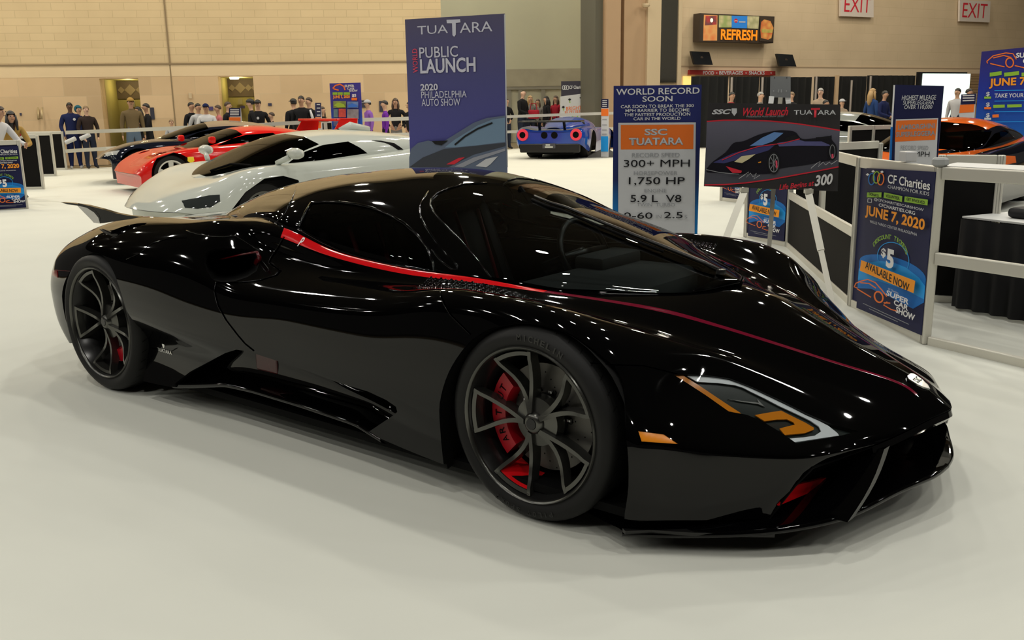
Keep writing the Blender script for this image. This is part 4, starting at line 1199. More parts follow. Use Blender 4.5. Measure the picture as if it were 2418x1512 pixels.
# white supercar
M_WHITE = mat('white_paint', (.56, .585, .53), .06, spec=.5)
net_w = net_from([
 (1.93, [(0,.40),(.40,.40),(.66,.40),(.80,.38),(.84,.32),(.82,.22),(.80,.13)], [0,.03,.14,.24,.28,.28,.28]),
 (1.76, [(0,.53),(.42,.54),(.72,.53),(.90,.47),(.94,.36),(.93,.24),(.90,.13)], [0,.02,.1,.18,.2,.2,.2]),
 (1.48, [(0,.64),(.42,.66),(.75,.67),(.93,.60),(.975,.44),(.97,.28),(.94,.12)], [0,.02,.05,.08,.08,.08,.08]),
 (1.12, [(0,.72),(.42,.74),(.77,.79),(.95,.73),(.99,.5),(.98,.3),(.95,.12)]),
 (.85, [(0,.78),(.42,.80),(.79,.82),(.93,.75),(.975,.5),(.965,.3),(.95,.12)]),
 (.35, [(0,.80),(.5,.82),(.80,.84),(.93,.76),(.97,.52),(.95,.3),(.94,.12)]),
 (-.4, [(0,.83),(.5,.85),(.80,.87),(.945,.78),(.98,.52),(.95,.3),(.94,.12)]),
 (-1.1, [(0,.90),(.5,.93),(.82,.91),(.97,.80),(1.0,.54),(.98,.3),(.95,.12)]),
 (-1.45, [(0,1.0),(.5,1.0),(.84,.96),(.99,.82),(1.02,.56),(1.0,.32),(.96,.14)]),
 (-1.8, [(0,1.0),(.5,1.0),(.84,.96),(.97,.82),(1.0,.56),(.98,.34),(.94,.2)]),
 (-1.95, [(0,.96),(.5,.95),(.80,.91),(.92,.8),(.95,.56),(.93,.36),(.9,.24)])])
can_w = [(1.28,.10,.66,.69),(1.16,.42,.67,.75),(.90,.66,.73,.86),(.5,.74,.80,1.02),(.15,.76,.83,1.12),(-.25,.76,.86,1.155),(-.7,.76,.89,1.15),(-1.2,.74,.93,1.10),(-1.7,.68,.96,1.02)]
hw = heading_of(45)
ARCH_W = [[(x - .30, z) for x, z in ((.78,.10),(.80,.45),(.88,.66),(1.05,.715),(1.28,.70),(1.52,.58),(1.68,.42),(1.76,.25),(1.78,.10))], arch_pts(-1.2, .40, z0=.34)]
white_car, BW, KW = show_car('sports_car', 'white mid-engined supercar with black glass parked behind the black one', face_on(640, 418, 9.75, (.90, .95), hw), hw, net_w, can_w, (1.22, .08, .60), M_WHITE, arches=ARCH_W, axles=(.95, -1.2), side_win=[(.62,.955),(.50,.82),(.30,.70),(.05,.63),(-.30,.62),(-.48,.94),(.1,.945)], glass_m=glass('black_glass', (.03, .035, .03), 1.14))
def on_car(root, B, pts3, nm, material, off=.004, mirror=True, hem=.004):
    """trimmed piece of a show car's skin; outline given as local (x, w, z) points"""
    return patch(B, nm, [material], [B.near((x, -w, z)) for x, w, z in pts3], [], root, off=off, hem=hem, mirror=mirror)
on_car(white_car, BW, [(1.72,.60,.50),(1.64,.74,.54),(1.55,.84,.57),(1.46,.90,.56),(1.48,.93,.50),(1.58,.91,.45),(1.68,.82,.44),(1.75,.70,.45)], 'headlight', mat('dark_lamp', (.03, .035, .035), .05))
for s in (1, -1):
    m_ = MB(); m_.tube([(.72, .78 * s, .84), (.66, .93 * s, .90)], .03, 8); 
    m_.lathe([(0, -.085), (.05, -.07), (.07, -.02), (.07, .03), (.05, .08), (0, .095)], 14, M=Matrix.Translation((.62, 1.0 * s, .94)) @ Matrix.Rotation(math.pi / 2, 4, 'X') @ Matrix.Diagonal((.8, .85, 1.5, 1))); m_.build('door_mirror', M_WHITE, white_car, smooth=True)
    m_ = MB(); m_.add([(-1.02, .80 * s, 1.0), (-1.25, .84 * s, .97), (-1.36, .87 * s, .88), (-1.28, .88 * s, .86), (-1.18, .85 * s, .93)], [(0, 1, 2, 3, 4)]); 
on_car(white_car, KW, [(-.62,.66,1.04),(-.74,.67,1.03),(-.90,.70,.98),(-1.0,.74,.91),(-.92,.75,.91),(-.77,.70,1.0)], 'side_intake', M_VOID)
m_ = MB(); m_.tube([(-.62, 0, 1.13), (-.78, 0, 1.18), (-1.05, 0, 1.14)], [.04, .06, .04], 12); o = m_.build('roof_scoop', M_WHITE, white_car, smooth=True)
m_ = MB(); m_.tube([(-.605, 0, 1.135), (-.612, 0, 1.137)], .03, 12); m_.build('scoop_mouth', M_VOID, o)
m_ = MB(); m_.tube([(1.15, .12, .76), (1.0, .30, .83), (.9, .55, .82)], .012, 6); m_.build('wiper_arm', M_VOID, white_car)

# red wedge supercar with a tall wing
M_REDC = mat('red_car_paint', (.58, .012, .010), .08, spec=.3)
net_r = net_from([
 (1.86, [(0,.36),(.45,.36),(.75,.36),(.88,.34),(.90,.28),(.88,.20),(.86,.12)], [0,.01,.04,.08,.1,.1,.1]),
 (1.68, [(0,.50),(.45,.51),(.76,.52),(.93,.47),(.95,.35),(.94,.22),(.92,.12)]),
 (1.30, [(0,.66),(.45,.68),(.78,.70),(.94,.64),(.97,.45),(.96,.28),(.94,.12)]),
 (.7, [(0,.76),(.48,.77),(.80,.77),(.93,.70),(.96,.48),(.95,.28),(.94,.12)]),
 (0, [(0,.80),(.5,.81),(.80,.80),(.93,.72),(.96,.5),(.94,.28),(.93,.12)]),
 (-.8, [(0,.84),(.5,.85),(.82,.83),(.96,.75),(.99,.5),(.97,.28),(.95,.12)]),
 (-1.5, [(0,.88),(.5,.88),(.85,.86),(.98,.78),(1.0,.52),(.98,.3),(.96,.14)]),
 (-2.2, [(0,.88),(.5,.87),(.85,.84),(.97,.76),(.98,.52),(.96,.34),(.93,.2)])])
can_r = [(.85,.3,.74,.76),(.7,.62,.76,.80),(.2,.70,.79,.98),(-.25,.72,.81,1.10),(-.7,.72,.83,1.12),(-1.2,.68,.86,1.06),(-1.8,.60,.87,.93)]
hr = heading_of(36)
red_car, BR, KR = show_car('sports_car', 'red wedge supercar with pale wheels and a tall rear wing behind the white car', face_on(410, 402, 16.3, (1.22, .95), hr), hr, net_r, can_r, (.80, -.18, .62), M_REDC, axles=(1.22, -1.22), rim=mat('silver_rim', (.55, .54, .50), .35, metal=.4), rim_r=.24, side_win=[(.35,.93),(.05,.70),(-.25,.64),(-.75,.64),(-.95,.92)], glass_m=_mats['black_glass'])
wg = MB(); wg.bbox((-2.12, 0, 1.20), (.42, 1.86, .05), .015)
for s in (1, -1): wg.prism([(-1.75, .90 * s, .84), (-2.3, .90 * s, .84), (-2.36, .90 * s, 1.22), (-2.0, .90 * s, 1.22)], (0, .03, 0))
wg.build('rear_wing', M_REDC, red_car)
on_car(red_car, BR, [(.86,.94,.62),(.96,.94,.62),(.97,.95,.55),(.91,.95,.51),(.85,.95,.55)], 'shield_badge', mat('badge_yellow', (.75, .55, .02), .3))
for s in (1, -1): m_ = MB(); m_.bbox((.50, .92 * s, .90), (.10, .18, .12), .035); m_.build('door_mirror', M_REDC, red_car, angle=50)

# two-tone dark coupe
M_DKB = mat('dark_blue_paint', (.006, .008, .016), .05); M_BRN = mat('brown_satin_paint', (.24, .18, .125), .22, spec=.4)
net_v = net_from([
 (2.20, [(0,.50),(.35,.50),(.62,.52),(.82,.50),(.88,.40),(.86,.26),(.84,.13)], [0,.02,.1,.24,.3,.3,.3]),
 (1.98, [(0,.66),(.38,.66),(.70,.66),(.90,.60),(.95,.44),(.94,.28),(.91,.12)], [0,.0,.06,.12,.12,.12,.12]),
 (1.45, [(0,.78),(.42,.79),(.76,.80),(.95,.70),(1.0,.48),(.98,.3),(.95,.12)]),
 (.9, [(0,.86),(.45,.86),(.80,.84),(.95,.74),(.985,.5),(.97,.3),(.95,.12)]),
 (.2, [(0,.88),(.5,.88),(.80,.84),(.94,.74),(.97,.5),(.95,.3),(.94,.12)]),
 (-.6, [(0,.9),(.5,.9),(.82,.87),(.97,.77),(.99,.52),(.97,.3),(.95,.12)]),
 (-1.3, [(0,.95),(.5,.94),(.84,.90),(.99,.8),(1.01,.54),(.99,.3),(.96,.14)]),
 (-2.0, [(0,.86),(.5,.85),(.80,.82),(.93,.74),(.97,.54),(.95,.34),(.92,.2)]),
 (-2.24, [(0,.74),(.5,.73),(.72,.7),(.82,.64),(.86,.54),(.85,.36),(.82,.25)])])
can_v = [(1.0,.25,.84,.87),(.8,.60,.86,.95),(.35,.72,.87,1.10),(-.1,.75,.87,1.195),(-.5,.75,.89,1.205),(-1.0,.72,.91,1.15),(-1.6,.6,.90,1.0),(-2.0,.4,.84,.88)]
hv = heading_of(22)
dark_car, BV, KV = show_car('sports_car', 'dark blue coupe with a matt brown bonnet and roof by the far rail', face_on(255, 412, 19.0, (2.0, .3), hv), hv, net_v, can_v, (.92, .0, .62), M_DKB, axles=(1.38, -1.33), lower=M_SATIN, paint_top=M_BRN, top_range=.30, side_win=[(.45,.92),(.2,.72),(-.1,.66),(-.6,.66),(-1.0,.9)], glass_m=_mats['black_glass'])
on_car(dark_car, BV, [(2.02,.55,.60),(1.85,.80,.66),(1.72,.88,.66),(1.78,.91,.58),(1.95,.78,.55)], 'headlight', mat('pale_lamp', (.35, .36, .36), .1))
wg = MB(); wg.bbox((-2.25, 0, 1.16), (.40, 1.5, .04), .015)
for s in (1, -1): wg.tube([(-2.1, .42 * s, .86), (-2.22, .42 * s, 1.15)], .035, 8)
wg.build('rear_wing', M_BRN, dark_car)

# blue car seen from behind
M_BLU = mat('blue_metal_paint', (.012, .05, .30), .10, coat=.3)
net_b = net_from([
 (2.3, [(0,.45),(.4,.45),(.7,.45),(.86,.42),(.9,.34),(.88,.22),(.86,.12)], [0,.02,.12,.22,.26,.26,.26]),
 (1.3, [(0,.70),(.42,.70),(.78,.78),(.96,.68),(1.0,.45),(.98,.28),(.95,.1)]),
 (.4, [(0,.80),(.5,.80),(.80,.78),(.94,.70),(.97,.48),(.94,.28),(.93,.1)]),
 (-.6, [(0,.86),(.45,.84),(.75,.80),(.93,.72),(.97,.48),(.95,.28),(.94,.1)]),
 (-1.3, [(0,.85),(.40,.82),(.78,.87),(.97,.80),(1.0,.52),(.98,.3),(.96,.14)]),
 (-1.9, [(0,.82),(.40,.80),(.78,.87),(.97,.80),(1.01,.56),(.99,.36),(.95,.2)]),
 (-2.30, [(0,.78),(.40,.77),(.78,.82),(.93,.76),(.97,.58),(.95,.42),(.90,.34)]),
 (-2.42, [(0,.70),(.40,.70),(.74,.74),(.86,.70),(.90,.58),(.88,.46),(.84,.40)])])
can_b = [(.9,.3,.78,.80),(.6,.6,.80,.92),(.1,.66,.80,1.07),(-.4,.66,.82,1.10),(-1.0,.52,.84,1.02),(-1.7,.34,.82,.90),(-2.0,.2,.8,.83)]
hB = math.atan2((FWD * math.cos(.30) + RGT * math.sin(.30)).y, (FWD * math.cos(.30) + RGT * math.sin(.30)).x)
blue_car, BB_, KB = show_car('sports_car', 'blue supercar seen from behind with round red tail lamps', face_on(1297, 330, 25.2, (-2.42, 0), hB), hB, net_b, can_b, (.8, -.1, .62), M_BLU, axles=(1.3, -1.4), wheel_r=.35, rim=M_RIMD, lower=M_BLU)
rp = MB(); rp.bbox((-2.36, 0, .30), (.16, 1.66, .24), .03); rp.build('rear_diffuser', M_SATIN, blue_car)
for s in (1, -1):
    q = MB(); q.lathe([(.085, 0), (.15, 0), (.16, .03), (.15, .06), (.085, .06)], 28, M=Matrix.Translation((-2.40, .74 * s, .65)) @ Matrix.Rotation(-math.pi / 2, 4, 'Y')); q.build('tail_lamp', mat('red_lamp_ring', (.55, .03, .05), .2, emit=(.8, .05, .08), estr=.25), blue_car, angle=40)
    q = MB(); q.lathe([(0, 0), (.09, 0)], 20, M=Matrix.Translation((-2.435, .74 * s, .65)) @ Matrix.Rotation(-math.pi / 2, 4, 'Y')); q.build('lamp_core', M_VOID, blue_car)
    q = MB(); q.lathe([(0, 0), (.085, 0), (.10, -.03)], 20, M=Matrix.Translation((-2.435, .14 * s, .64)) @ Matrix.Rotation(-math.pi / 2, 4, 'Y')); q.build('exhaust_pipe', M_VOID, blue_car)
wg = MB(); wg.bbox((-2.22, 0, 1.0), (.42, 1.75, .045), .015)
for s in (1, -1): wg.tube([(-2.1, .35 * s, .78), (-2.2, .35 * s, .99)], .04, 8)
wg.build('rear_wing', M_SATIN, blue_car)
pl8 = MB(); pl8.box((-2.45, 0, .36), (.02, .36, .13)); pt_ = pl8.build('rear_plate', mat('plate_dark', (.05, .05, .06), .4), blue_car)
pl9 = MB(); pl9.box((-2.462, 0, .33), (.004, .22, .035)); pl9.box((-2.462, .03, .385), (.004, .12, .03)); pl9.build('plate_marks', M_WHITE, pt_)

# orange and black supercar behind the skirted table
M_ORC = mat('orange_car_paint', (.75, .13, .015), .08)
M_BKC = mat('black_car_paint', (.006, .007, .012), .06)
net_o = net_from([
 (2.2, [(0,.42),(.45,.42),(.75,.42),(.90,.40),(.93,.32),(.9,.2),(.88,.12)], [0,.02,.1,.2,.24,.24,.24]),
 (1.7, [(0,.60),(.42,.60),(.76,.64),(.93,.58),(.97,.42),(.95,.26),(.93,.12)]),
 (1.2, [(0,.70),(.42,.70),(.78,.76),(.95,.70),(.99,.48),(.97,.28),(.95,.12)]),
 (.6, [(0,.78),(.46,.78),(.80,.78),(.93,.70),(.97,.48),(.95,.28),(.94,.12)]),
 (-.2, [(0,.80),(.5,.80),(.80,.80),(.95,.72),(.98,.5),(.95,.28),(.94,.12)]),
 (-1.1, [(0,.86),(.5,.86),(.83,.85),(.98,.76),(1.0,.52),(.98,.3),(.96,.12)]),
 (-1.9, [(0,.88),(.5,.87),(.84,.85),(.97,.76),(.99,.54),(.97,.34),(.93,.2)]),
 (-2.2, [(0,.84),(.5,.82),(.8,.8),(.92,.72),(.94,.54),(.92,.36),(.9,.25)])])
can_o = [(.95,.3,.76,.78),(.75,.60,.78,.85),(.3,.70,.79,1.0),(-.15,.72,.80,1.13),(-.6,.72,.82,1.16),(-1.2,.70,.85,1.10),(-1.9,.60,.86,.95)]
ho = heading_of(50)
or_car, BO, KO = show_car('sports_car', 'orange and black supercar behind the skirted table', face_on(2300, 330, 12.0, (.3, .5), ho), ho, net_o, can_o, (.88, -.1, .62), M_BKC, axles=(1.25, -1.3), paint_top=M_ORC, top_range=.33, side_win=[(.52,.93),(.25,.76),(-.1,.68),(-.6,.68),(-.9,.92)], glass_m=_mats['black_glass'])
on_car(or_car, BO, [(1.75,.93,.60),(1.2,.955,.72),(.6,.94,.72),(.1,.95,.68),(.1,.97,.60),(.7,.965,.60),(1.2,.985,.60),(1.7,.96,.48)], 'orange_flank', M_ORC)

# silver car over the second barrier row
M_SIL = mat('silver_paint', (.34, .36, .33), .12, metal=.3)
hs = heading_of(150)
sil, BS, KS = show_car('sports_car', 'silver-grey car mostly hidden behind the second row of barriers', face_on(2050, 275, 17.5, (.2, .0), hs), hs, net_w, [(a, b, c, d + .06) for a, b, c, d in can_w], (1.22, .08, .60), M_SIL, axles=(.95, -1.2), side_win=[(.62,.955),(.50,.82),(.30,.70),(.05,.63),(-.30,.62),(-.48,.94),(.1,.945)], glass_m=_mats['black_glass'])
# ------------------------------------------------------------------ printed signs
def ink(name, c, rough=0.55): return mat(name, c, rough, spec=0.18)
I_WHITE = ink('ink_white', (.72, .72, .72)); I_BLACK = ink('ink_black', (.012, .012, .014)); I_GREY = ink('ink_grey', (.28, .29, .31))
I_NAVY = ink('ink_navy', (.010, .012, .055)); I_BLUE = ink('ink_blue', (.01, .15, .50)); I_LBLUE = ink('ink_light_blue', (.02, .30, .75))
I_ORANGE = ink('ink_orange', (.78, .17, .025)); I_OR2 = ink('ink_amber', (.85, .31, .02)); I_GREEN = ink('ink_green', (.25, .45, .04)); I_RED = ink('ink_red', (.62, .03, .05)); I_PINK = ink('ink_pink', (.70, .08, .14))
I_PAPER = ink('ink_paper', (.55, .56, .58)); I_LIL = ink('ink_lilac', (.62, .62, .72))
M_ALU = mat('aluminium_rail', (.62, .60, .53), .38, metal=.35, spec=.5)
M_ALUD = mat('aluminium_groove', (.30, .29, .26), .4, metal=.4)
M_WPLAST = mat('white_board_edge', (.7, .7, .68), .5)

class Board:
    """flat upright print; everything on it is placed by the image points it covers"""
    def __init__(s, name, label, cat, px, z0, z1, body, th=.012, group=None, bottom=None, tilt=None):
        (ul, vl), (ur, vr) = px[0], px[1]
        s.pl = VP(ul, z0, ur, z1); s.k = 0; s.name = name; s.q = .0005 + .00006 * z0
        s.root = thing(name, label, cat, group=group); s.root.location = s.pl.o
        a = [s.pl.st(*q) for q in px]
        if bottom is not None:
            a = [a[0], a[1], (a[1][0], bottom), (a[0][0], bottom)]
        s.corners = a
        s.poly3(a, body, 'board', th)
    def poly3(s, loc, material, name, th=0.0):
        s.k += 1; off = s.q * s.k if s.k > 1 else 0.0
        o = s.pl.o + s.pl.n * off; ey = s.pl.ez; ex = s.pl.ex
        if ex.cross(ey).dot(s.pl.n) < 0: ex = -ex; loc = [(-a, b) for a, b in loc]
        ob = plate(name, loc, material if isinstance(material, list) else [material], (o, ex, ey), th=th or .0015)
        ob.parent = s.root; ob.matrix_parent_inverse = s.root.matrix_world.inverted() if False else Matrix.Translation(-s.pl.o)
        return ob
    def poly(s, pts, material, name='print', sm=False):
        if sm: pts = [(p.x, p.y) for p in smooth_path([(a, b, 0) for a, b in pts], 4, True)]
        return s.poly3([s.pl.st(*q) for q in pts], material, name)
    def rect(s, u0, v0, u1, v1, material, name='print'): return s.poly([(u0, v0), (u1, v0), (u1, v1), (u0, v1)], material, name)
    def stroke(s, pts, w, material, name='line', closed=False):
        """thin drawn line of given width in image points"""
        pts = [Vector((a, b, 0)) for a, b in pts]; L = []; R_ = []
        n = len(pts)
        for i, p in enumerate(pts):
            t = (pts[(i + 1) % n] - pts[i - 1]) if closed else (pts[min(i + 1, n - 1)] - pts[max(i - 1, 0)])
            t.normalize(); q = Vector((-t.y, t.x, 0)) * w / 2; L.append(p + q); R_.append(p - q)
        if closed:
            a = [s.pl.st(p.x, p.y) for p in L]; b = [s.pl.st(p.x, p.y) for p in R_]
            s.k += 1; off = s.q * s.k; V = [s.pl.p3(x, z, off) - s.pl.o for x, z in a + b]
            o = mesh_obj(name, V, [(i, (i + 1) % n, n + (i + 1) % n, n + i) for i in range(n)], material, s.root); return o
        a = [s.pl.st(p.x, p.y) for p in L]; b = [s.pl.st(p.x, p.y) for p in R_]
        s.k += 1; off = s.q * s.k; V = [s.pl.p3(x, z, off) - s.pl.o for x, z in a + b]
        return mesh_obj(name, V, [(i, i + 1, n + i + 1, n + i) for i in range(n - 1)], material, s.root)
    def text(s, t, u0, v0, u1, v1, material, bold=.0, shear=0., rot=0, name='lettering', vert=False):
        s.k += 1; off = s.q * s.k
        A = s.pl.st(u0, (v0 + v1) / 2); B = s.pl.st(u1, (v0 + v1) / 2); T = s.pl.st((u0 + u1) / 2, v0); Bt = s.pl.st((u0 + u1) / 2, v1)
        w, h = abs(B[0] - A[0]), abs(T[1] - Bt[1]); c = ((A[0] + B[0]) / 2, (T[1] + Bt[1]) / 2)
        ex = s.pl.ex if s.pl.ex.cross(s.pl.ez).dot(s.pl.n) > 0 else -s.pl.ex
        o_ = s.pl.n * off + s.pl.ex * c[0] + s.pl.ez * c[1]
        M = frame_matrix(o_, ex, s.pl.ez)
        if vert: return fit_text(name, t, 0, 0, h, w, M, material, s.root, bold, shear, rot=math.pi / 2)
        return fit_text(name, t, 0, 0, w, h, M, material, s.root, bold, shear, rot=rot)

def circ(cu, cv, ru, rv=None, n=24, a0=0, a1=360):
    rv = rv or ru
    return [(cu + ru * math.cos(math.radians(a)), cv + rv * math.sin(math.radians(a))) for a in np.linspace(a0, a1, n, endpoint=(abs(a1 - a0) < 360))]

# --- tall launch banner
M_BAN = grad_mat('banner_print', [(0, (.11, .115, .15)), (.25, (.10, .105, .15)), (.5, (.075, .075, .29)), (.75, (.08, .08, .23)), (1, (.10, .09, .155))], 2, 0.0, 2.15, .5)
bn = Board('launch_banner', 'tall purple-grey launch banner standing behind the black supercar', 'banner', [(956, 46), (1191, 32)], 8.2, 7.8, M_BAN, bottom=0.02)
bn.stroke([(1192, 34), (1198, 395)], 3, I_PAPER, 'banner_edge')
bn.text('TUA', 986, 60, 1058, 80, I_LIL, .0); bn.text('ARA', 1086, 52, 1163, 76, I_LIL)
bn.poly([(1055, 47), (1087, 45.5), (1088, 53), (1077, 54), (1077, 82), (1073, 87), (1069, 83), (1068, 55), (1056, 55)], I_LIL, 'emblem')
bn.text('WORLD', 975, 115, 987, 172, I_PINK, .015, vert=True)
bn.text('PUBLIC', 991, 110, 1082, 136, I_LIL, .005); bn.text('LAUNCH', 993, 137, 1124, 172, I_LIL, .025)
bn.text('2020', 994, 198, 1035, 214, I_LIL, .025); bn.text('PHILADELPHIA', 996, 215, 1103, 231, I_LIL); bn.text('AUTO SHOW', 997, 233, 1088, 250, I_LIL)
bn.poly([(968, 372), (972, 352), (988, 338), (1012, 332), (1042, 338), (1075, 318), (1120, 290), (1150, 279), (1194, 273), (1199, 430), (968, 430)], ink('banner_car_blue', (.12, .15, .22)), 'picture')
bn.poly([(1052, 348), (1075, 330), (1130, 296), (1165, 282), (1194, 278), (1194, 335), (1130, 343), (1075, 348)], ink('banner_glass', (.17, .26, .37)), 'picture')
bn.poly([(968, 395), (1000, 372), (1050, 352), (1120, 345), (1195, 337), (1195, 345), (1120, 365), (1060, 395)], ink('banner_hood', (.05, .055, .07)), 'picture')
bn.poly([(1075, 393), (1120, 372), (1195, 350), (1195, 356), (1130, 378), (1095, 395)], ink('banner_shine', (.30, .31, .36)), 'picture')
bn.poly([(1056, 388), (1085, 373), (1100, 371), (1075, 388)], I_RED, 'picture')
bn.poly([(1125, 392), (1150, 375), (1178, 369), (1160, 388), (1150, 395)], I_PAPER, 'picture')
bn.stroke([(1076, 342), (1100, 322), (1130, 304), (1165, 290)], 4, I_BLACK, 'picture')
bn.poly([(1022, 333), (1060, 332), (1045, 343), (1030, 341)], I_BLACK, 'picture')
bb = MB(); q = bn.pl; bb.bbox(tuple(q.p3(q.w / 2, .035) - q.o), (q.w + .06, .22, .07), .02, rz=q.rz); bb.build('banner_base', M_ALU, bn.root)

# --- world record board
M_NAVB = grad_mat('record_board_print', [(0, (.01, .22, .55)), (.28, (.012, .16, .46)), (.45, (.02, .03, .12)), (1, (.025, .03, .15))], 2, .3, 1.55, .45)
rb_ = Board('record_board', 'navy world record sign with orange box listing horsepower figures', 'sign', [(1449, 203), (1657, 200)], 6.6, 6.5, M_NAVB, bottom=.03)
rb_.text('WORLD RECORD', 1455, 208, 1652, 223, I_WHITE, .012); rb_.text('SOON', 1517, 227, 1588, 240, I_WHITE, .012)
for i, (t, a, b) in enumerate((('CAR SOON TO BREAK THE 300', 1466, 1638), ('MPH BARRIER TO BECOME', 1477, 1628), ('THE FASTEST PRODUCTION', 1474, 1630), ('CAR IN THE WORLD', 1496, 1607))):
    rb_.text(t, a, 247 + 9.8 * i, b, 254.4 + 9.8 * i, I_WHITE, .008)
rb_.poly([(1460, 290), (1643, 289), (1640, 560), (1460, 560)], I_PAPER, 'panel')
rb_.poly([(1466, 295), (1638, 294), (1637, 352), (1466, 353)], I_ORANGE, 'orange_box')
rb_.text('SSC', 1523, 305, 1576, 320, I_GREY, .04); rb_.text('SSC', 1522, 304, 1575, 319, I_PAPER, .012)
rb_.text('TUATARA', 1486, 326, 1614, 343, I_GREY, .035); rb_.text('TUATARA', 1485, 325, 1613, 342, I_PAPER, .01)
for t, a, v0, b, v1, m_, bo in (('RECORD SPEED', 1493, 361, 1605, 371, I_GREY, 0), ('300+ MPH', 1473, 377, 1629, 394, I_BLACK, 0), ('HORSEPOWER', 1497, 404, 1600, 413, I_GREY, 0), ('1,750 HP', 1485, 418, 1617, 438, I_BLACK, .007), ('ENGINE', 1522, 446, 1574, 454, I_GREY, 0), ('5.9 L  V8', 1489, 460, 1609, 477, I_BLACK, .007), ('TWIN  TURBO', 1504, 479, 1594, 487, I_GREY, 0), ('0-60', 1473, 501, 1541, 516, I_BLACK, .007), ('IN', 1549, 507, 1562, 515, I_GREY, 0), ('2.5', 1568, 500, 1612, 515, I_BLACK, .007), ('s', 1616, 508, 1623, 515, I_GREY, 0)):
    rb_.text(t, a, v0, b, v1, m_, bo)
bb = MB(); q = rb_.pl; bb.bbox(tuple(q.p3(q.w / 2, .02) - q.o), (q.w + .02, .35, .04), .008, rz=q.rz); bb.build('sign_foot', I_BLACK, rb_.root)

# --- poster on an easel
I_CHAR = ink('ink_charcoal', (.035, .033, .034), .4)
ep = Board('launch_poster', 'charcoal poster with a blue sports car picture resting on an easel', 'poster', [(1672, 243), (1985, 247), (1978, 452), (1662, 440)], 6.35, 6.15, I_CHAR, th=.01)
top = [(1669, 287), (1710, 284), (1760, 283.5), (1820, 286), (1880, 292), (1935, 300), (1983, 308)]
bot = [(1980, 394), (1930, 404), (1880, 413), (1820, 424), (1760, 432), (1710, 436), (1664, 437)]
ep.poly(top + bot, grad_mat('poster_picture', [(0, (.075, .075, .095)), (.5, (.085, .085, .11)), (1, (.125, .12, .165))], 2, .9, 1.25, .4), 'picture')
ep.stroke(top, 3, I_RED); ep.stroke(bot, 3, I_RED)
ep.poly([(1668, 405), (1680, 385), (1713, 360), (1732, 338), (1757, 333), (1792, 318), (1830, 309), (1855, 308), (1878, 312), (1894, 328), (1926, 326), (1961, 321), (1964, 330), (1975, 346), (1974, 372), (1957, 379), (1900, 390), (1843, 398), (1818, 410), (1751, 411), (1691, 408)], ink('poster_car_dark', (.012, .011, .017), .3), 'picture', True)
ep.poly([(1770, 345), (1800, 325), (1828, 312), (1850, 314), (1825, 334), (1800, 343)], ink('poster_glass', (.13, .26, .55)), 'picture')
ep.poly([(1684, 384), (1730, 362), (1780, 348), (1830, 342), (1815, 355), (1760, 372), (1710, 386)], ink('poster_hood', (.05, .05, .16)), 'picture')
ep.poly([(1835, 338), (1880, 328), (1900, 334), (1940, 334), (1965, 345), (1890, 344), (1840, 346)], ink('poster_flank', (.10, .10, .24)), 'picture')
ep.poly([(1855, 325), (1878, 318), (1886, 330), (1850, 335)], I_BLACK, 'picture')
ep.stroke([(1705, 378), (1745, 360), (1790, 346), (1850, 338), (1888, 328)], 2, I_RED)
ep.poly([(1734, 382), (1751, 369), (1784, 364), (1768, 376), (1752, 385)], ink('poster_lamp', (.65, .58, .35)), 'picture')
ep.poly([(1790, 383), (1797, 381), (1797, 384), (1791, 385)], I_OR2, 'picture')
ep.poly(circ(1827, 385, 15, 26), I_BLACK, 'picture'); ep.stroke(circ(1827, 385, 11, 21), 1.5, I_GREY, closed=True)
for a in range(0, 360, 45): ep.stroke([(1827, 385), (1827 + 10 * math.cos(math.radians(a)), 385 + 20 * math.sin(math.radians(a)))], 1.3, I_GREY)
ep.poly([(1831, 379), (1835, 379), (1836, 395), (1832, 397)], I_PINK, 'picture')
ep.poly(circ(1965, 358, 9, 21), I_BLACK, 'picture'); ep.stroke(circ(1965, 358, 6, 16), 1.3, I_GREY, closed=True)
ep.poly([(1963, 364), (1967, 363), (1968, 372), (1963, 374)], I_PINK, 'picture')
ep.poly([(1714, 392), (1735, 398), (1752, 403), (1750, 408), (1730, 408)], I_RED, 'picture'); ep.stroke([(1668, 400), (1700, 407), (1745, 411)], 1.5, I_GREY)
ep.stroke([(1926, 325), (1955, 324), (1963, 320)], 2, I_BLACK)
ep.text('SSC', 1681, 258, 1727, 270, I_PAPER, .04, shear=.3)
ep.poly([(1728, 256), (1740, 256), (1740, 266), (1734, 274), (1728, 266)], I_PAPER, 'emblem')
ep.text('World Launch', 1755, 254, 1861, 273, I_RED, .02, shear=.35); ep.text('Philadelphia Auto Show 2020', 1762, 272.5, 1850, 278, I_GREY, 0, shear=.2)
ep.text('TUA', 1874, 260, 1918, 271, I_PAPER, .01); ep.text('T', 1914, 255, 1935, 277, I_RED, .03); ep.text('ARA', 1930, 260, 1973, 271, I_PAPER, .01)
ep.text('Life Begins at', 1839, 430, 1922, 447, I_RED, .02, shear=.35, rot=.14); ep.text('300', 1922, 411, 1966, 437, I_WHITE, .03, shear=.3, rot=.14)
ep.stroke([(1745, 421), (1757, 413), (1768, 405), (1763, 418), (1772, 408), (1778, 417), (1786, 408), (1780, 422), (1794, 413)], 1.2, I_PAPER, 'signature')
ep.stroke([(1914, 397), (1928, 385), (1936, 380), (1931, 393), (1943, 382), (1948, 389), (1958, 382), (1962, 387), (1976, 378)], 1.2, I_PAPER, 'signature')

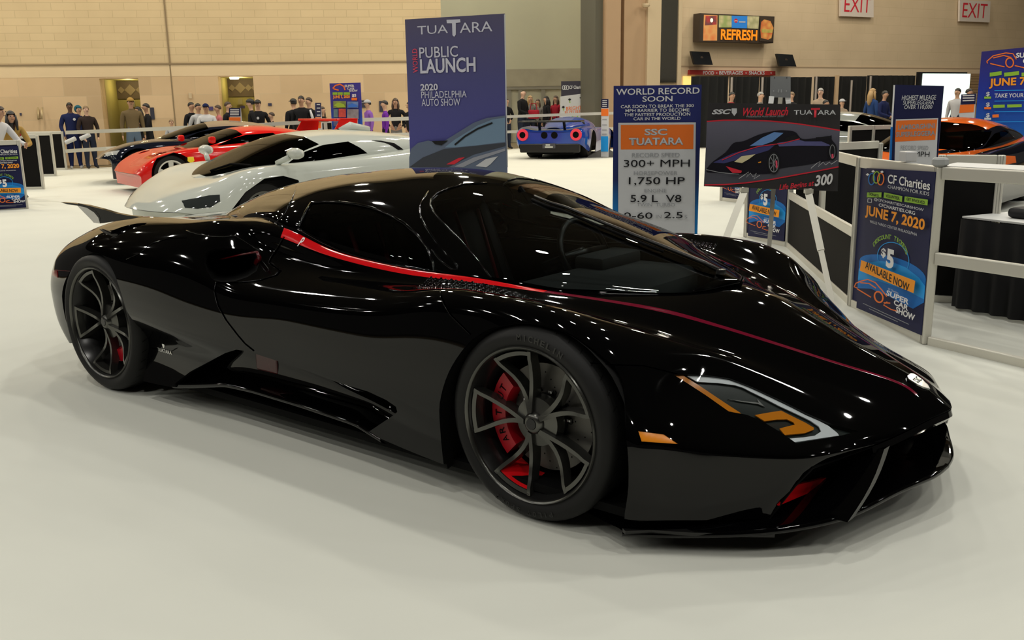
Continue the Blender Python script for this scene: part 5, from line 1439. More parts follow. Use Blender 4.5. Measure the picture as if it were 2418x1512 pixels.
es = thing('display_easel', 'tall silver tripod easel carrying the charcoal poster', 'easel', (0, 0, 0))
M_EAS = mat('easel_aluminium', (.55, .53, .46), .35, metal=.6)
z_p = 6.30
def bar(mb, a, b, w, t=None):
    a, b = Vector(a), Vector(b); d = b - a; mid = (a + b) / 2
    ez = d.normalized(); ey = (CAM - mid); ey = (ey - ez * ey.dot(ez)).normalized(); ex = ey.cross(ez)
    M = Matrix((ex, ey, ez)).transposed(); mb.box(mid, (w, t or w * .5, d.length), M=M)
def floor_hit(p, q):
    d = q - p; t = -p.z / d.z; return p + d * t
lt, lb = PD(1757, 452, 6.36), PD(1727, 530, 6.30); rt, rb2 = PD(1909, 455, 6.22), PD(1955, 668, 6.05)
for (a, b, nm) in ((lt, lb, 'leg'), (rt, rb2, 'leg')):
    up = a + (a - b).normalized() * .62 * (1 if nm else 1)
    e_ = MB(); ft = floor_hit(a, b); bar(e_, a, ft, .036); kn = a.lerp(ft, .45); bar(e_, a - (b - a).normalized() * .02, kn, .046, .03); o = e_.build(nm, M_EAS, es)
for a in (lt, rt):
    e_ = MB(); e_.box(a + Vector((0, 0, .01)), (.05, .05, .03), rz=.67); e_.build('ledge_clip', M_EAS, es)
e_ = MB(); ct, cb = PD(1826, 452, 6.62), PD(1817, 572, 6.62); bar(e_, PD(1843, 230, 6.58), floor_hit(ct, cb), .03); e_.build('leg', M_EAS, es)
e_ = MB()
for u in (1822, 1860): bar(e_, PD(u, 229, 6.40), PD(u - (2 if u < 1840 else -2), 246, 6.38), .034)
e_.build('head_clip', M_WPLAST, es)
pp = Board('x', 'x', 'x', [(1819, 180), (1867, 181), (1867, 231), (1818, 230)], 6.42, 6.38, mat('grey_steel_plate', (.27, .28, .29), .45, metal=.3), th=.006)
for u, v in ((1829, 184), (1858, 184), (1839, 213), (1845, 213), (1838, 217), (1845, 217), (1827, 215), (1857, 215)): pp.poly(circ(u, v, 1.3, 1.3, 10), I_BLACK if v < 190 else I_PAPER, 'bolt')
for k_ in ('label', 'category'): del pp.root[k_]
pp.root.name = 'mount_plate'; pp.root.parent = es

# --- the charity posters (the same print hangs on several barrier panels)
def charity_poster(label, corners, z0, z1, group='charity show posters', detail=2):
    """corners of the print in the image: TL, TR, BR, BL"""
    (x0, y0), (x1, y1), (x2, y2), (x3, y3) = corners
    b = Board('charity_poster', label, 'poster', corners, z0, z1, I_NAVY, th=.004, group=group)
    def m(s, t):  # bilinear: s across 0..1, t down 0..1
        return (x0 * (1 - s) * (1 - t) + x1 * s * (1 - t) + x2 * s * t + x3 * (1 - s) * t, y0 * (1 - s) * (1 - t) + y1 * s * (1 - t) + y2 * s * t + y3 * (1 - s) * t)
    def mp(l): return [m(*q) for q in l]
    def tx(t, s0, t0, s1, t1, mt, bold=0, rot=0, shear=0):
        A = b.pl.st(*m(s0, (t0 + t1) / 2)); B = b.pl.st(*m(s1, (t0 + t1) / 2)); C = b.pl.st(*m((s0 + s1) / 2, t0)); D = b.pl.st(*m((s0 + s1) / 2, t1))
        b.k += 1; ex = b.pl.ex if b.pl.ex.cross(b.pl.ez).dot(b.pl.n) > 0 else -b.pl.ex
        c = ((A[0] + B[0]) / 2, (A[1] + B[1]) / 2)
        fit_text('lettering', t, 0, 0, abs(B[0] - A[0]), abs(C[1] - D[1]), frame_matrix(b.pl.n * b.q * b.k + b.pl.ex * c[0] + b.pl.ez * c[1], ex, b.pl.ez), mt, b.root, bold, shear, rot=rot)
    arc = [(.5 + .5 * math.cos(a), .66 - .085 * math.sin(a)) for a in np.linspace(math.pi, 0, 16)]
    b.poly(mp([(0, .70)] + [(max(0, min(1, s)), t) for s, t in arc] + [(1, .70), (1, .80), (.85, .86), (.5, .84), (.2, .83), (0, .86)]), I_BLUE, 'blue_wheel')
    b.poly(mp([(0, .72), (.1, .665), (.3, .625), (.5, .61), (.7, .62), (.9, .66), (1, .70), (1, .78), (.7, .76), (.3, .76), (0, .80)]), I_LBLUE, 'blue_wheel')
    b.stroke(mp([(.5 + .235 * math.cos(a), .585 - .105 * math.sin(a)) for a in np.linspace(0, 2 * math.pi, 40, endpoint=False)]), abs(x1 - x0) * .012, I_LBLUE, 'ring', closed=True)
    tx('CF Charities', .33, .045, .95, .105, I_WHITE, .015); tx('CHAMPION FOR KIDS', .34, .115, .95, .138, I_PAPER)
    for cs, ct, c in ((.10, .075, I_BLUE), (.17, .06, I_GREEN), (.235, .07, I_ORANGE)):
        b.stroke(mp([(cs + .045 * math.cos(a), ct + .04 * math.sin(a)) for a in np.linspace(0, 2 * math.pi, 20, endpoint=False)]), abs(x1 - x0) * .016, c, 'emblem', closed=True)
    for cs, ct in ((.04, .045), (.12, .02), (.25, .02)): b.poly(mp([(cs - .025, ct), (cs, ct - .009), (cs + .025, ct), (cs, ct + .009)]), I_WHITE, 'emblem')
    for t, s0, s1, t0, t1, k in (('DONATE.', .06, .27, .165, .20, -.006), ('VOLUNTEER.', .31, .58, .163, .20, .006), ('GET INVOLVED.', .62, .96, .17, .205, .002)):
        b.poly(mp([(s0, t0 - k), (s1, t0 + k), (s1, t1 + k), (s0, t1 - k)]), I_GREEN, 'green_tag'); tx(t, s0 + .03, t0 + .008, s1 - .03, t1 - .008, I_BLACK, .02)
    b.stroke(mp([(.09, .213), (.145, .213), (.145, .237), (.09, .237)]), abs(x1 - x0) * .012, I_PAPER, 'icon', closed=True)
    tx('@CFCHARITIESCARSHOW', .18, .214, .92, .237, I_PAPER, .01); tx('CFCHARITIES.ORG', .26, .244, .80, .266, I_WHITE, .012)
    tx('JUNE 7, 2020', .07, .275, .96, .365, I_OR2, .03); tx('WELLS FARGO CENTER PHILADELPHIA', .15, .372, .86, .390, I_PAPER)
    word = 'DISCOUNT TICKETS'
    for i, ch in enumerate(word):
        if ch == ' ': continue
        a = math.radians(152 - 124 * i / (len(word) - 1)); cs, ct = .5 + .29 * math.cos(a), .575 - .132 * math.sin(a)
        hw_ = .007 if ch == 'I' else .019; tx(ch, cs - hw_, ct - .015, cs + hw_, ct + .015, I_GREEN, .01, rot=math.atan2(-.132 * .92 * math.cos(a), .29 * .8 * math.sin(a)))
    tx('$', .385, .525, .455, .59, I_WHITE, .03); tx('5', .47, .52, .585, .645, I_WHITE, .05)
    b.poly(mp([(.10, .645), (.93, .675), (.92, .752), (.09, .72)]), I_OR2, 'orange_tag'); tx('AVAILABLE NOW', .17, .672, .85, .724, I_BLACK, .02, rot=-.06)
    # drawn car and show title
    lw = abs(x1 - x0) * .016
    for l in ([(.05, .815), (.12, .79), (.22, .762), (.34, .765), (.45, .80), (.53, .83)], [(.05, .815), (.03, .845), (.08, .845)], [(.12, .80), (.25, .785), (.36, .80)], [(.08, .85), (.30, .872)], [(.55, .86), (.50, .89), (.62, .90), (.72, .895)], [(.50, .875), (.60, .862)]):
        b.stroke(mp(l), lw, I_ORANGE, 'drawn_car')
    b.stroke(mp([(.42 + .065 * math.cos(a), .85 + .034 * math.sin(a)) for a in np.linspace(0, 2 * math.pi, 20, endpoint=False)]), lw * 1.4, I_ORANGE, 'drawn_car', closed=True)
    tx('SUPER', .53, .79, .88, .825, I_WHITE, .03, shear=.1); tx('CAR', .66, .83, .88, .865, I_WHITE, .03, shear=.1); tx('SHOW', .70, .87, 1.0 if detail > 1 else .97, .91, I_WHITE, .03, shear=.1)
    tx('CF Charities', .56, .770, .72, .783, I_PAPER)
    tx('A show for kids, mentoring and achievement', .2, .925, .92, .937, I_GREY) if False else b.stroke(mp([(.2, .93), (.92, .945)]), lw * .5, I_GREY, 'fine_print')
    b.stroke(mp([(.3, .948), (.75, .957)]), lw * .5, I_GREY, 'fine_print')
    return b

# --- barrier frames of grooved aluminium
def barrier(label, p0, p1, z_top=1.02, rails=(1.0, .52, .03), infill=None, posts=(1, 1), group='aluminium barrier frames', rail_h=.07, post_w=.05, infill_z=None):
    p0, p1 = Vector((p0[0], p0[1], 0)), Vector((p1[0], p1[1], 0)); d = p1 - p0; L = d.length; rz = math.atan2(d.y, d.x)
    t = thing('barrier_frame', label, 'barrier', p0, rz, group)
    for k, x in enumerate((0, L)):
        if posts[k]:
            m_ = MB(); m_.bbox((x, 0, z_top / 2), (post_w, post_w, z_top), .008); po = m_.build('post', M_ALU, t)
            g = MB()
            for dx in (-.008, .008): g.box((x + dx, -post_w / 2 - .0005, z_top / 2), (.004, .002, z_top - .01)); g.box((x + dx, post_w / 2 + .0005, z_top / 2), (.004, .002, z_top - .01))
            g.build('post_groove', M_ALUD, po)
    for z in rails:
        m_ = MB(); m_.bbox((L / 2, 0, z - rail_h / 2 + .02), (L - post_w, .034, rail_h), .006); m_.build('rail', M_ALU, t)
    if infill is not None:
        z0_, z1_ = infill_z or (.03, z_top - .03); m_ = MB(); m_.box((L / 2, 0, (z0_ + z1_) / 2), (L - post_w, .012, z1_ - z0_)); m_.build('infill_panel', infill, t)
    return t
M_PANEL = mat('black_infill', (.007, .0065, .006), .8, spec=.12)

pR = P(2184, 812, z=0); pL = P(2010, 722, z=0)
pN = P(1860, 583, z=0); pF = P(1762, 560, z=0)
zR = P(2222, 388, x=pR.x).z if False else 1.02
dirr = (P(2418, 858, z=0) - P(2195, 806, z=0)).normalized()
pE = pR + dirr * 1.9
barrier('barrier panel with the large charity poster beside the black supercar', pL, pR, posts=(1, 1), infill=I_NAVY, rails=(1.0, .03))
barrier('open barrier frame in front of the black-skirted table', pR, pE, posts=(0, 1))
barrier('open barrier frame running back from the large charity poster', pN, pL, posts=(1, 0), infill=M_PANEL, infill_z=(.03, .50))
barrier('distant barrier panel with a poster under the easel', pF, pN, posts=(1, 0), infill=I_NAVY, rails=(1.0, .03))
pl_ = VP(2046, 1, 2210, 1)
def depth_of(p): return (Vector(p) - CAM).dot(FWD)
def on_floor_depth(u, a, b):
    """depth at image column u on the vertical plane through floor points a, b"""
    n = (Vector((b[0] - a[0], b[1] - a[1], 0))).cross(Vector((0, 0, 1))); d = ray(u, 255); t = (Vector(a) - CAM).dot(n) / d.dot(n); return t
def front(p, q, off=.03):
    n = (q - p).cross(Vector((0, 0, 1))).normalized(); n = n if (CAM - p).dot(n) > 0 else -n; return p + n * off, q + n * off
a_, b_ = front(pL, pR)
charity_poster('charity poster on the barrier nearest the black supercar nose', [(2046, 397), (2209, 406), (2175, 792), (2022, 727)], on_floor_depth(2046, a_, b_), on_floor_depth(2209, a_, b_))
a_, b_ = front(pF, pN)
charity_poster('charity poster half hidden behind the easel legs', [(1779, 340), (1865, 345), (1851, 570), (1766, 557)], on_floor_depth(1779, a_, b_), on_floor_depth(1865, a_, b_))
# further frame behind it, with its own poster
p3a, p3b = P(1704, 474, z=0), P(1772, 482, z=0)
barrier('far barrier panel between the record sign and the easel', p3a, p3b, infill=I_NAVY, rails=(1.0, .03))
a_, b_ = front(p3a, p3b)
charity_poster('far charity poster mostly hidden by the charcoal poster', [(1710, 318), (1766, 321), (1760, 471), (1709, 463)], on_floor_depth(1708, a_, b_), on_floor_depth(1764, a_, b_))
# second row of barriers, behind
q0, q1, q2, q3 = P(1936, 604, z=0), P(1938, 470, z=0), P(2045, 462, z=0), P(2130, 458, z=0)
r0 = P(1998, 452, z=0); r1 = P(2052, 449, z=0); r2 = P(2125, 446, z=0); rm = P(1890, 460, z=0)
barrier('black barrier panel behind the charcoal poster edge', r0, r1, infill=M_PANEL, posts=(1, 1))
barrier('black barrier panel behind the mileage sign', r1, r2, infill=M_PANEL, posts=(0, 1))
s0, s1 = P(1934, 600, z=0), P(2060, 585, z=0)
barrier('black barrier panel behind the easel leg', P(1872, 578, z=0), s0, infill=M_PANEL, posts=(0, 1), rails=(1.0, .03))
barrier('black barrier panel behind the large charity poster', s0 + (s1 - s0) * .03, s1, infill=M_PANEL, posts=(0, 1), rails=(1.0, .03), z_top=1.0)
t0, t1 = P(2196, 712, z=0), P(2331, 720, z=0)
barrier('black barrier panel behind the skirted table', t0, t1, infill=M_PANEL, posts=(1, 1), rails=(1.0, .03))
t2 = P(2480, 560, z=0)
u0_, u1_ = P(2110, 455, z=0), P(2285, 447, z=0)
barrier('white topped black barrier behind the orange car roof', u0_ + Vector((.3, .6, 0)), u1_ + Vector((0, .6, 0)), infill=M_PANEL, posts=(1, 1), rails=(1.0, .03))

# literature trays on the near frame, with a grey cap
tb_ = MB(); c = pL.lerp(pR, .62); nn = (pR - pL).normalized(); rz = math.atan2(nn.y, nn.x)
tb_.bbox((0, 0, .035), (.10, .07, .06), .006); o = tb_.build('leaflet_box', mat('clear_plastic_box', (.52, .52, .53), .3), None, loc=c + Vector((0, .02, 1.02))); o.rotation_euler = (0, 0, rz)
props(o, 'pale plastic leaflet box on top of the large charity panel', 'box')
tb_ = MB(); tb_.lathe([(0, 0), (.03, 0), (.046, .012), (.046, .04), (.034, .05), (0, .05)], 8); o = tb_.build('post_cap', mat('grey_cap', (.35, .36, .36), .5), None, loc=pR + Vector((0, 0, 1.02)))
props(o, 'grey octagonal cap on the barrier post by the large poster', 'cap')
sh = MB(); sa, sb_ = pR + Vector((.03, .06, 1.0)), pR + dirr * .95 + Vector((0, .55, 1.0))
sh.prism([tuple(pR + Vector((0, .03, 1.005))), tuple(pR + dirr * 1.0 + Vector((0, .03, 1.005))), tuple(pR + dirr * 1.0 + Vector((0, .38, 1.005))), tuple(pR + Vector((0, .38, 1.005)))], (0, 0, .018))
props(sh.build('counter_shelf', M_WPLAST), 'white shelf board lying on the open barrier frame', 'shelf')

# skirted table
M_SKIRT = mat('black_skirt_cloth', (.006, .006, .007), .9)
tab = thing('skirted_table', 'trestle table with pleated black skirt and white top behind the frame', 'table', (0, 0, 0))
TZ = .62
ta, tb2 = P(2272, 515, z=TZ), P(2640, 556, z=TZ)
dv = (tb2 - ta); dv.z = 0; dv.normalize(); back = Vector((-dv.y, dv.x, 0)); back = back if back.dot(FWD) > 0 else -back
tl_ = 1.85
tp = MB(); tp.prism([tuple(ta), tuple(ta + dv * tl_), tuple(ta + dv * tl_ + back * .7), tuple(ta + back * .7)], (0, 0, .012)); tp.build('tabletop', M_WPLAST, tab)
sv = []; n = 150
path = [ta + back * .7 - Vector((0, 0, .004)), ta, ta + dv * tl_]
pts = []
for i in range(2):
    for k in range(n):
        pts.append(path[i].lerp(path[i + 1], k / n))
for r, z in enumerate((TZ - .005, .42, .22, .02)):
    for i, p in enumerate(pts):
        nrm = -back if i >= n else -dv
        a = (.003 + .006 * r) * math.sin(i * (.9 if i < n else .62) + .3 * math.sin(i * .13)) ; sv.append(p + nrm * (a + .01) + Vector((0, 0, z - p.z)))
m2 = len(pts); sf = [(r * m2 + i, r * m2 + i + 1, (r + 1) * m2 + i + 1, (r + 1) * m2 + i) for r in range(3) for i in range(m2 - 1)]
mesh_obj('skirt', sv, sf, M_SKIRT, tab, True)
bag = MB(); bag.bbox((0, 0, .035), (.42, .16, .07), .03); bag.bbox((.1, .02, .07), (.2, .12, .06), .028); o = bag.build('camera_bag', I_BLACK, None, angle=50, loc=ta + dv * .42 + back * .22 + Vector((0, 0, .012))); o.rotation_euler = (0, 0, math.atan2(dv.y, dv.x)); props(o, 'soft black bag lying on the skirted table', 'bag')

# --- mileage sign behind the large poster
M_MIL = I_NAVY
ml = Board('mileage_sign', 'navy mileage sign with an orange box behind the charity panel', 'sign', [(2112, 200), (2228, 203)], 8.6, 8.3, M_MIL, bottom=.03)
ml.stroke([(2112, 201), (2106, 300), (2101, 380)], 4, I_WHITE, 'sign_edge'); ml.stroke([(2106, 300), (2103, 380)], 5, I_BLUE, 'sign_edge')
ml.text('HIGHEST MILEAGE', 2130, 225, 2211, 236, I_PAPER, .01, shear=.1); ml.text('SUPERLEGGERA', 2133, 237, 2206, 247, I_PAPER, .01, shear=.1); ml.text('OVER 110,000', 2136, 248, 2202, 259, I_PAPER, .01, shear=.1)
ml.poly([(2116, 282), (2216, 279), (2210, 420), (2112, 420)], I_PAPER, 'panel'); ml.poly([(2117, 285), (2214, 282), (2209, 330), (2114, 335)], I_ORANGE, 'orange_box')
ml.text('LAMBORGHINI', 2122, 293, 2208, 305, I_GREY, .03, rot=.05); ml.text('SUPERLEGGERA', 2117, 310, 2209, 322, I_GREY, .03, rot=.05)
ml.text('RECORD SPEED', 2128, 344, 2193, 354, I_GREY, 0); ml.text('MPH', 2161, 358, 2196, 370, I_BLACK, 0)

# --- large blue programme board at the frame edge
bp_ = Board('programme_board', 'large blue programme board with an orange car drawing and date', 'sign', [(2318, 122), (2480, 106)], 16.4, 16.0, grad_mat('programme_print', [(0, (.01, .10, .42)), (.5, (.015, .035, .30)), (1, (.03, .025, .16))], 2, .8, 2.15, .4), bottom=.03)
for l in ([(2330, 145), (2345, 132), (2375, 125), (2392, 127), (2400, 140)], [(2330, 145), (2332, 150)], [(2345, 137), (2370, 131), (2388, 136)], [(2338, 150), (2372, 158)], [(2396, 155), (2418, 160), (2440, 158)]): bp_.stroke(l, 2.5, I_ORANGE, 'drawn_car')
bp_.stroke(circ(2384, 148, 9, 11), 3, I_ORANGE, 'drawn_car', closed=True)
bp_.text('SUPER', 2399, 124, 2450, 136, I_WHITE, .03); bp_.text('CAR', 2415, 138, 2450, 149, I_WHITE, .03)
for a, b in ((2337, 2365), (2371, 2406), (2412, 2450)): bp_.poly([(a, 172), (b, 168), (b, 177), (a, 181)], I_GREEN, 'green_tag')
bp_.text('JUNE 7, 2020', 2336, 182, 2490, 206, I_OR2, .03, rot=.03)
for i, v in enumerate((217, 242, 267, 291)):
    bp_.text('$', 2328, v, 2337, v + 11, I_PAPER, .02); bp_.poly([(2324, v + 11), (2340, v + 11), (2340, v + 16), (2324, v + 16)], (I_GREEN, I_ORANGE, I_PAPER, I_PAPER)[i], 'tag'); bp_.stroke([(2348, v - 3), (2480, v - 5)], 1.5, I_LBLUE)
bp_.text('TAKE YOUR PICTURE', 2348, 220, 2470, 230, I_PAPER, .02); bp_.poly([(2345, 248), (2372, 247), (2372, 254), (2345, 255)], I_GREEN, 'tag'); bp_.poly([(2378, 247), (2412, 246), (2412, 253), (2378, 254)], I_GREEN, 'tag'); bp_.poly([(2343, 271), (2358, 270), (2358, 277), (2343, 278)], I_ORANGE, 'tag')
# slim spec sign beside it
s5 = Board('spec_sign', 'white and orange spec sign left of the large programme board', 'sign', [(2270, 223), (2306, 221)], 15.6, 15.5, I_PAPER, bottom=.03)
s5.poly([(2270, 223), (2305, 221), (2303, 246), (2268, 247)], I_NAVY, 'panel'); s5.poly([(2267, 248), (2301, 246), (2299, 265), (2265, 267)], I_ORANGE, 'orange_box')
for v in (226, 232, 238): s5.stroke([(2273, v), (2301, v - 1)], 3, I_PAPER, 'fine_print')
# ------------------------------------------------------------------ far side of the hall: signs, screens, drapes, rails
# blue programme sign with photographs
fs = Board('programme_sign', 'tall blue show sign with a grid of car photographs by the far rail', 'sign', [(778, 197), (851, 195)], 20.3, 20.1, grad_mat('show_sign_print', [(0, (.02, .16, .60)), (.45, (.02, .10, .50)), (.7, (.05, .045, .27)), (1, (.05, .04, .26))], 2, .3, 2.05, .4), bottom=.03)
for l in ([(786, 209), (792, 202), (803, 199), (812, 204), (815, 213)], [(788, 210), (800, 213)]): fs.stroke(l, 3, I_ORANGE, 'drawn_car')
fs.text('SUPER', 814, 200, 837, 206, I_PAPER, .04); fs.text('CAR', 820, 207, 838, 212, I_PAPER, .04); fs.text('SHOW', 825, 212, 845, 217, I_PAPER, .04)
for a, b in ((786, 797), (798, 810), (812, 827)): fs.rect(a, 218, b, 224, I_GREEN, 'green_tag')
fs.text('JUNE 7, 2020', 787, 225, 827, 234, I_OR2, .04); fs.text('$5', 832, 222, 842, 230, I_WHITE, .04); fs.rect(831, 231, 844, 237, I_ORANGE, 'orange_tag')
for (a, v0, b, v1, c) in ((788, 239, 818, 255, (.20, .26, .06)), (821, 240, 847, 255, (.12, .22, .45)), (789, 258, 799, 277, (.12, .2, .22)), (801, 257, 818, 277, (.55, .07, .05)), (821, 258, 848, 281, (.25, .24, .26)), (789, 281, 801, 298, (.10, .12, .25)), (804, 282, 847, 297, (.32, .3, .3))):
    fs.rect(a, v0, b, v1, mat('photo_%d' % (a + v0), c, .5, noise=(9, .6)), 'photo')
fs.poly([(790, 249), (800, 242), (814, 246), (817, 253), (800, 254)], ink('photo_lime', (.32, .48, .05)), 'photo'); fs.poly([(823, 250), (832, 244), (845, 248), (846, 253), (825, 254)], ink('photo_blue', (.05, .18, .6)), 'photo')
fs.poly([(806, 295), (815, 287), (835, 288), (845, 294)], ink('photo_red', (.35, .05, .06)), 'photo')
# slim spec boards
def slim(name, label, px, z0, z1, parts, bottom=.03):
    b = Board(name, label, 'sign', px, z0, z1, I_PAPER, bottom=bottom, group='slim spec boards')
    (x0, y0), (x1, y1) = px
    for (v0, v1, m_) in parts: b.poly([(x0, v0), (x1, v0 - (y0 - y1) * 0), (x1, v1), (x0, v1)], m_, 'panel')
    for i, v in enumerate(np.linspace(y0 + 4, parts[0][1] - 4, 4)): b.stroke([(x0 + 3, v), (x1 - 3, v)], 2.2, I_PAPER, 'fine_print')
    return b
slim('spec_board', 'slim navy and orange spec board in front of the second alcove', [(541, 255), (568, 255)], 20.2, 20.1, [(255, 275, I_NAVY), (277, 296, I_ORANGE)])
slim('spec_board', 'narrow edge-on spec board by the far rail near the white car roof', [(744, 243), (758, 243)], 20.4, 20.8, [(243, 276, I_NAVY), (277, 303, I_ORANGE)])
sb1 = slim('spec_board', 'slim spec board on a black pyramid foot beside the blue car', [(1420, 234), (1437, 234)], 25.4, 25.2, [(234, 255, I_NAVY), (257, 274, I_ORANGE)])
sb1.rect(1420, 322, 1437, 358, I_LBLUE, 'panel')
for v in (282, 295, 307, 317): sb1.stroke([(1423, v), (1434, v)], 2, I_GREY, 'fine_print')
pf = MB(); c = P(1428, 371, z=0); pf.add([(-.55, -.3, 0), (.55, -.3, 0), (.55, .3, 0), (-.55, .3, 0), (-.08, 0, .22), (.08, 0, .22)], [(0, 1, 5, 4), (1, 2, 5), (2, 3, 4, 5), (3, 0, 4), (3, 2, 1, 0)])
o = pf.build('sign_foot', ink('foot_grey', (.05, .05, .05)), sb1.root); o.location = c - sb1.root.location; o.rotation_euler = (0, 0, .67)
# bright futures board
bf = Board('charity_board', 'grey charity board with a white Bright Futures panel behind the blue car', 'sign', [(1325, 192), (1384, 191)], 31.5, 31.5, ink('board_slate', (.045, .042, .06)), bottom=.02)
bf.poly([(1323, 228), (1384, 220), (1384, 284), (1322, 291)], I_PAPER, 'panel')
bf.text('CF Charities', 1344, 202, 1380, 210, I_PAPER, .03)
for du in (-4, 0, 5): bf.stroke(circ(1335 + du, 207, 3, 5, 12), 1.6, I_PAPER, 'emblem', closed=True)
bf.text('BRIGHT', 1337, 251, 1373, 260, I_ORANGE, 0, rot=.08); bf.text('FUTURES', 1334, 261, 1377, 270, I_ORANGE, 0, rot=.08)
for u, v in ((1345, 235), (1372, 231), (1330, 253)): bf.poly([(u - 4, v), (u, v - 3), (u + 4, v), (u, v + 3)], I_BLACK, 'cap_drawing'); bf.stroke([(u, v + 3), (u + 1, v + 8)], 2, I_GREEN, 'cap_drawing')
bf.stroke(circ(1366, 272, 10, 9, 10, 20, 160), 2, I_OR2, 'drawing'); bf.stroke([(1350, 275), (1360, 278), (1365, 274)], 2, I_GREEN, 'drawing')
bf.text('CHAMPION', 1346, 299, 1374, 305, I_PAPER, .02); bf.text('FOR KIDS', 1350, 308, 1372, 315, I_PAPER, .02)
ft = MB(); q = bf.pl; ft.bbox(tuple(q.p3(q.w / 2 + .3, .06) - q.o), (1.6, .5, .12), .03, rz=q.rz); ft.build('sign_foot', I_BLACK, bf.root)

# screens, signs on the far wall
def wall_box(pl, u0, v0, u1, v1, th, off, material, name, label=None, cat=None, parent=None, group=None):
    a0, z1 = pl.st(u0, v0); a1, z0 = pl.st(u1, v1); m_ = MB(); vbox(m_, pl, min(a0, a1), max(a0, a1), min(z0, z1), max(z0, z1), th, off)
    o = vbuild(m_, pl, name, material, None, kind=None)
    if label: props(o, label, cat, group)
    return o
class WallSign(Board):
    def __init__(s, pl, name, label, cat, px, body, th=.08, off=.12, group=None):
        s.pl = VP(0, 1, 1, 1); s.pl.__dict__.update(pl.__dict__); s.pl.o = pl.o + pl.n * off; s.k = 0; s.q = .0025
        s.root = thing(name, label, cat, group=group); s.root.location = s.pl.o
        s.poly(px, body, 'board'); 
        pts = [s.pl.st(*q) for q in px]; m_ = MB()
        m_.prism([s.pl.p3(a, z, -.004) - s.pl.o for a, z in pts], -s.pl.n * th); m_.build('casing', body, s.root)
M_SIGNW = mat('exit_sign_white', (.72, .64, .58), .5)
ex1 = WallSign(WR, 'exit_sign', 'white EXIT sign cut by the top of the frame', 'sign', [(1985, -8), (2063, -6), (2063, 41), (1985, 38)], M_SIGNW, group='exit signs')
ex1.text('EXIT', 1994, -6, 2056, 29, I_RED, .0)
ex2 = WallSign(WR, 'exit_sign', 'white EXIT sign nearest the corner above the blue programme board', 'sign', [(2267, 0), (2339, 3), (2337, 53), (2266, 50)], M_SIGNW, group='exit signs')
ex2.text('EXIT', 2273, 8, 2331, 42, I_RED, .0)
M_SBOX = mat('sign_box_brown', (.05, .035, .025), .5)
rf = WallSign(WR, 'food_sign', 'lightbox food sign reading REFRESH in orange letters', 'sign', [(1653, 31), (1829, 39), (1826, 102), (1652, 98)], M_SBOX, th=.35, off=.42)
def glow(name, c, e): return mat(name, c, .5, emit=c, estr=e, noise=None)
def photo(name, c1, c2, sc, e=.35):
    if name in _mats: return _mats[name]
    m = mat(name, c1, .5); nt = m.node_tree; b = nt.nodes['Principled BSDF']; tc = nt.nodes.new('ShaderNodeTexCoord'); v = nt.nodes.new('ShaderNodeTexVoronoi'); v.inputs['Scale'].default_value = sc
    rp = nt.nodes.new('ShaderNodeValToRGB'); rp.color_ramp.elements[0].color = (*c1, 1); rp.color_ramp.elements[1].color = (*c2, 1); rp.color_ramp.elements[1].position = .7
    nt.links.new(tc.outputs['Object'], v.inputs['Vector']); nt.links.new(v.outputs['Distance'], rp.inputs[0]); nt.links.new(rp.outputs[0], b.inputs['Base Color']); nt.links.new(rp.outputs[0], b.inputs['Emission Color']); b.inputs['Emission Strength'].default_value = e
    return m
rf.poly([(1662, 35), (1694, 36), (1693, 96), (1660, 96)], photo('photo_fries', (.60, .12, .03), (.62, .30, .10), 4), 'photo')
rf.poly([(1666, 38), (1692, 37), (1692, 58), (1664, 60)], photo('photo_drink', (.45, .03, .03), (.15, .05, .05), 5), 'photo')
rf.poly(circ(1680, 48, 3.5, 5), glow('photo_glint', (.9, .85, .7), .6), 'photo')
rf.poly([(1697, 36), (1727, 37), (1727, 65), (1697, 65)], photo('photo_salad', (.50, .42, .22), (.25, .30, .10), 5), 'photo'); rf.poly([(1764, 38), (1792, 39), (1790, 68), (1764, 67)], photo('photo_pasta', (.50, .45, .25), (.30, .28, .14), 5), 'photo')
rf.poly([(1727, 37), (1764, 38), (1763, 67), (1727, 66)], glow('logo_panel_blue', (.02, .18, .55), .35), 'logo_panel'); rf.poly(circ(1737, 49, 4.5, 5), I_RED, 'logo'); rf.stroke([(1733, 50), (1737, 49), (1741, 50)], 1.5, I_WHITE, 'logo'); rf.stroke([(1744, 52), (1759, 52)], 3, I_PAPER, 'logo')
rf.text('REFRESH', 1701, 70, 1787, 95, glow('lit_orange', (.9, .26, .01), .5), .03)
rf.poly([(1794, 41), (1826, 42), (1824, 99), (1792, 98)], M_SBOX, 'panel'); rf.poly([(1796, 52), (1803, 46), (1818, 50), (1825, 66), (1820, 90), (1812, 94), (1796, 90), (1794, 72)], photo('photo_burger', (.60, .33, .08), (.45, .10, .03), 4), 'photo'); rf.poly([(1797, 68), (1823, 70), (1822, 78), (1797, 77)], photo('photo_lettuce', (.20, .28, .05), (.5, .3, .08), 6), 'photo')
fd = WallSign(WR, 'fascia_sign', 'long red fascia sign reading food, beverages, snacks', 'sign', [(1629, 165), (1831, 168), (1831, 178), (1628, 176)], ink('fascia_red', (.33, .035, .03)), th=.1, off=.16)
for t, a, b in (('FOOD', 1660, 1686), ('BEVERAGES', 1698, 1754), ('SNACKS', 1768, 1805)): fd.text(t, a, 168, b, 176.5, I_PAPER, .02)
for u in (1692, 1761, 1820): fd.poly(circ(u, 172.5, 1.5, 1.5, 8), I_PAPER, 'dot')
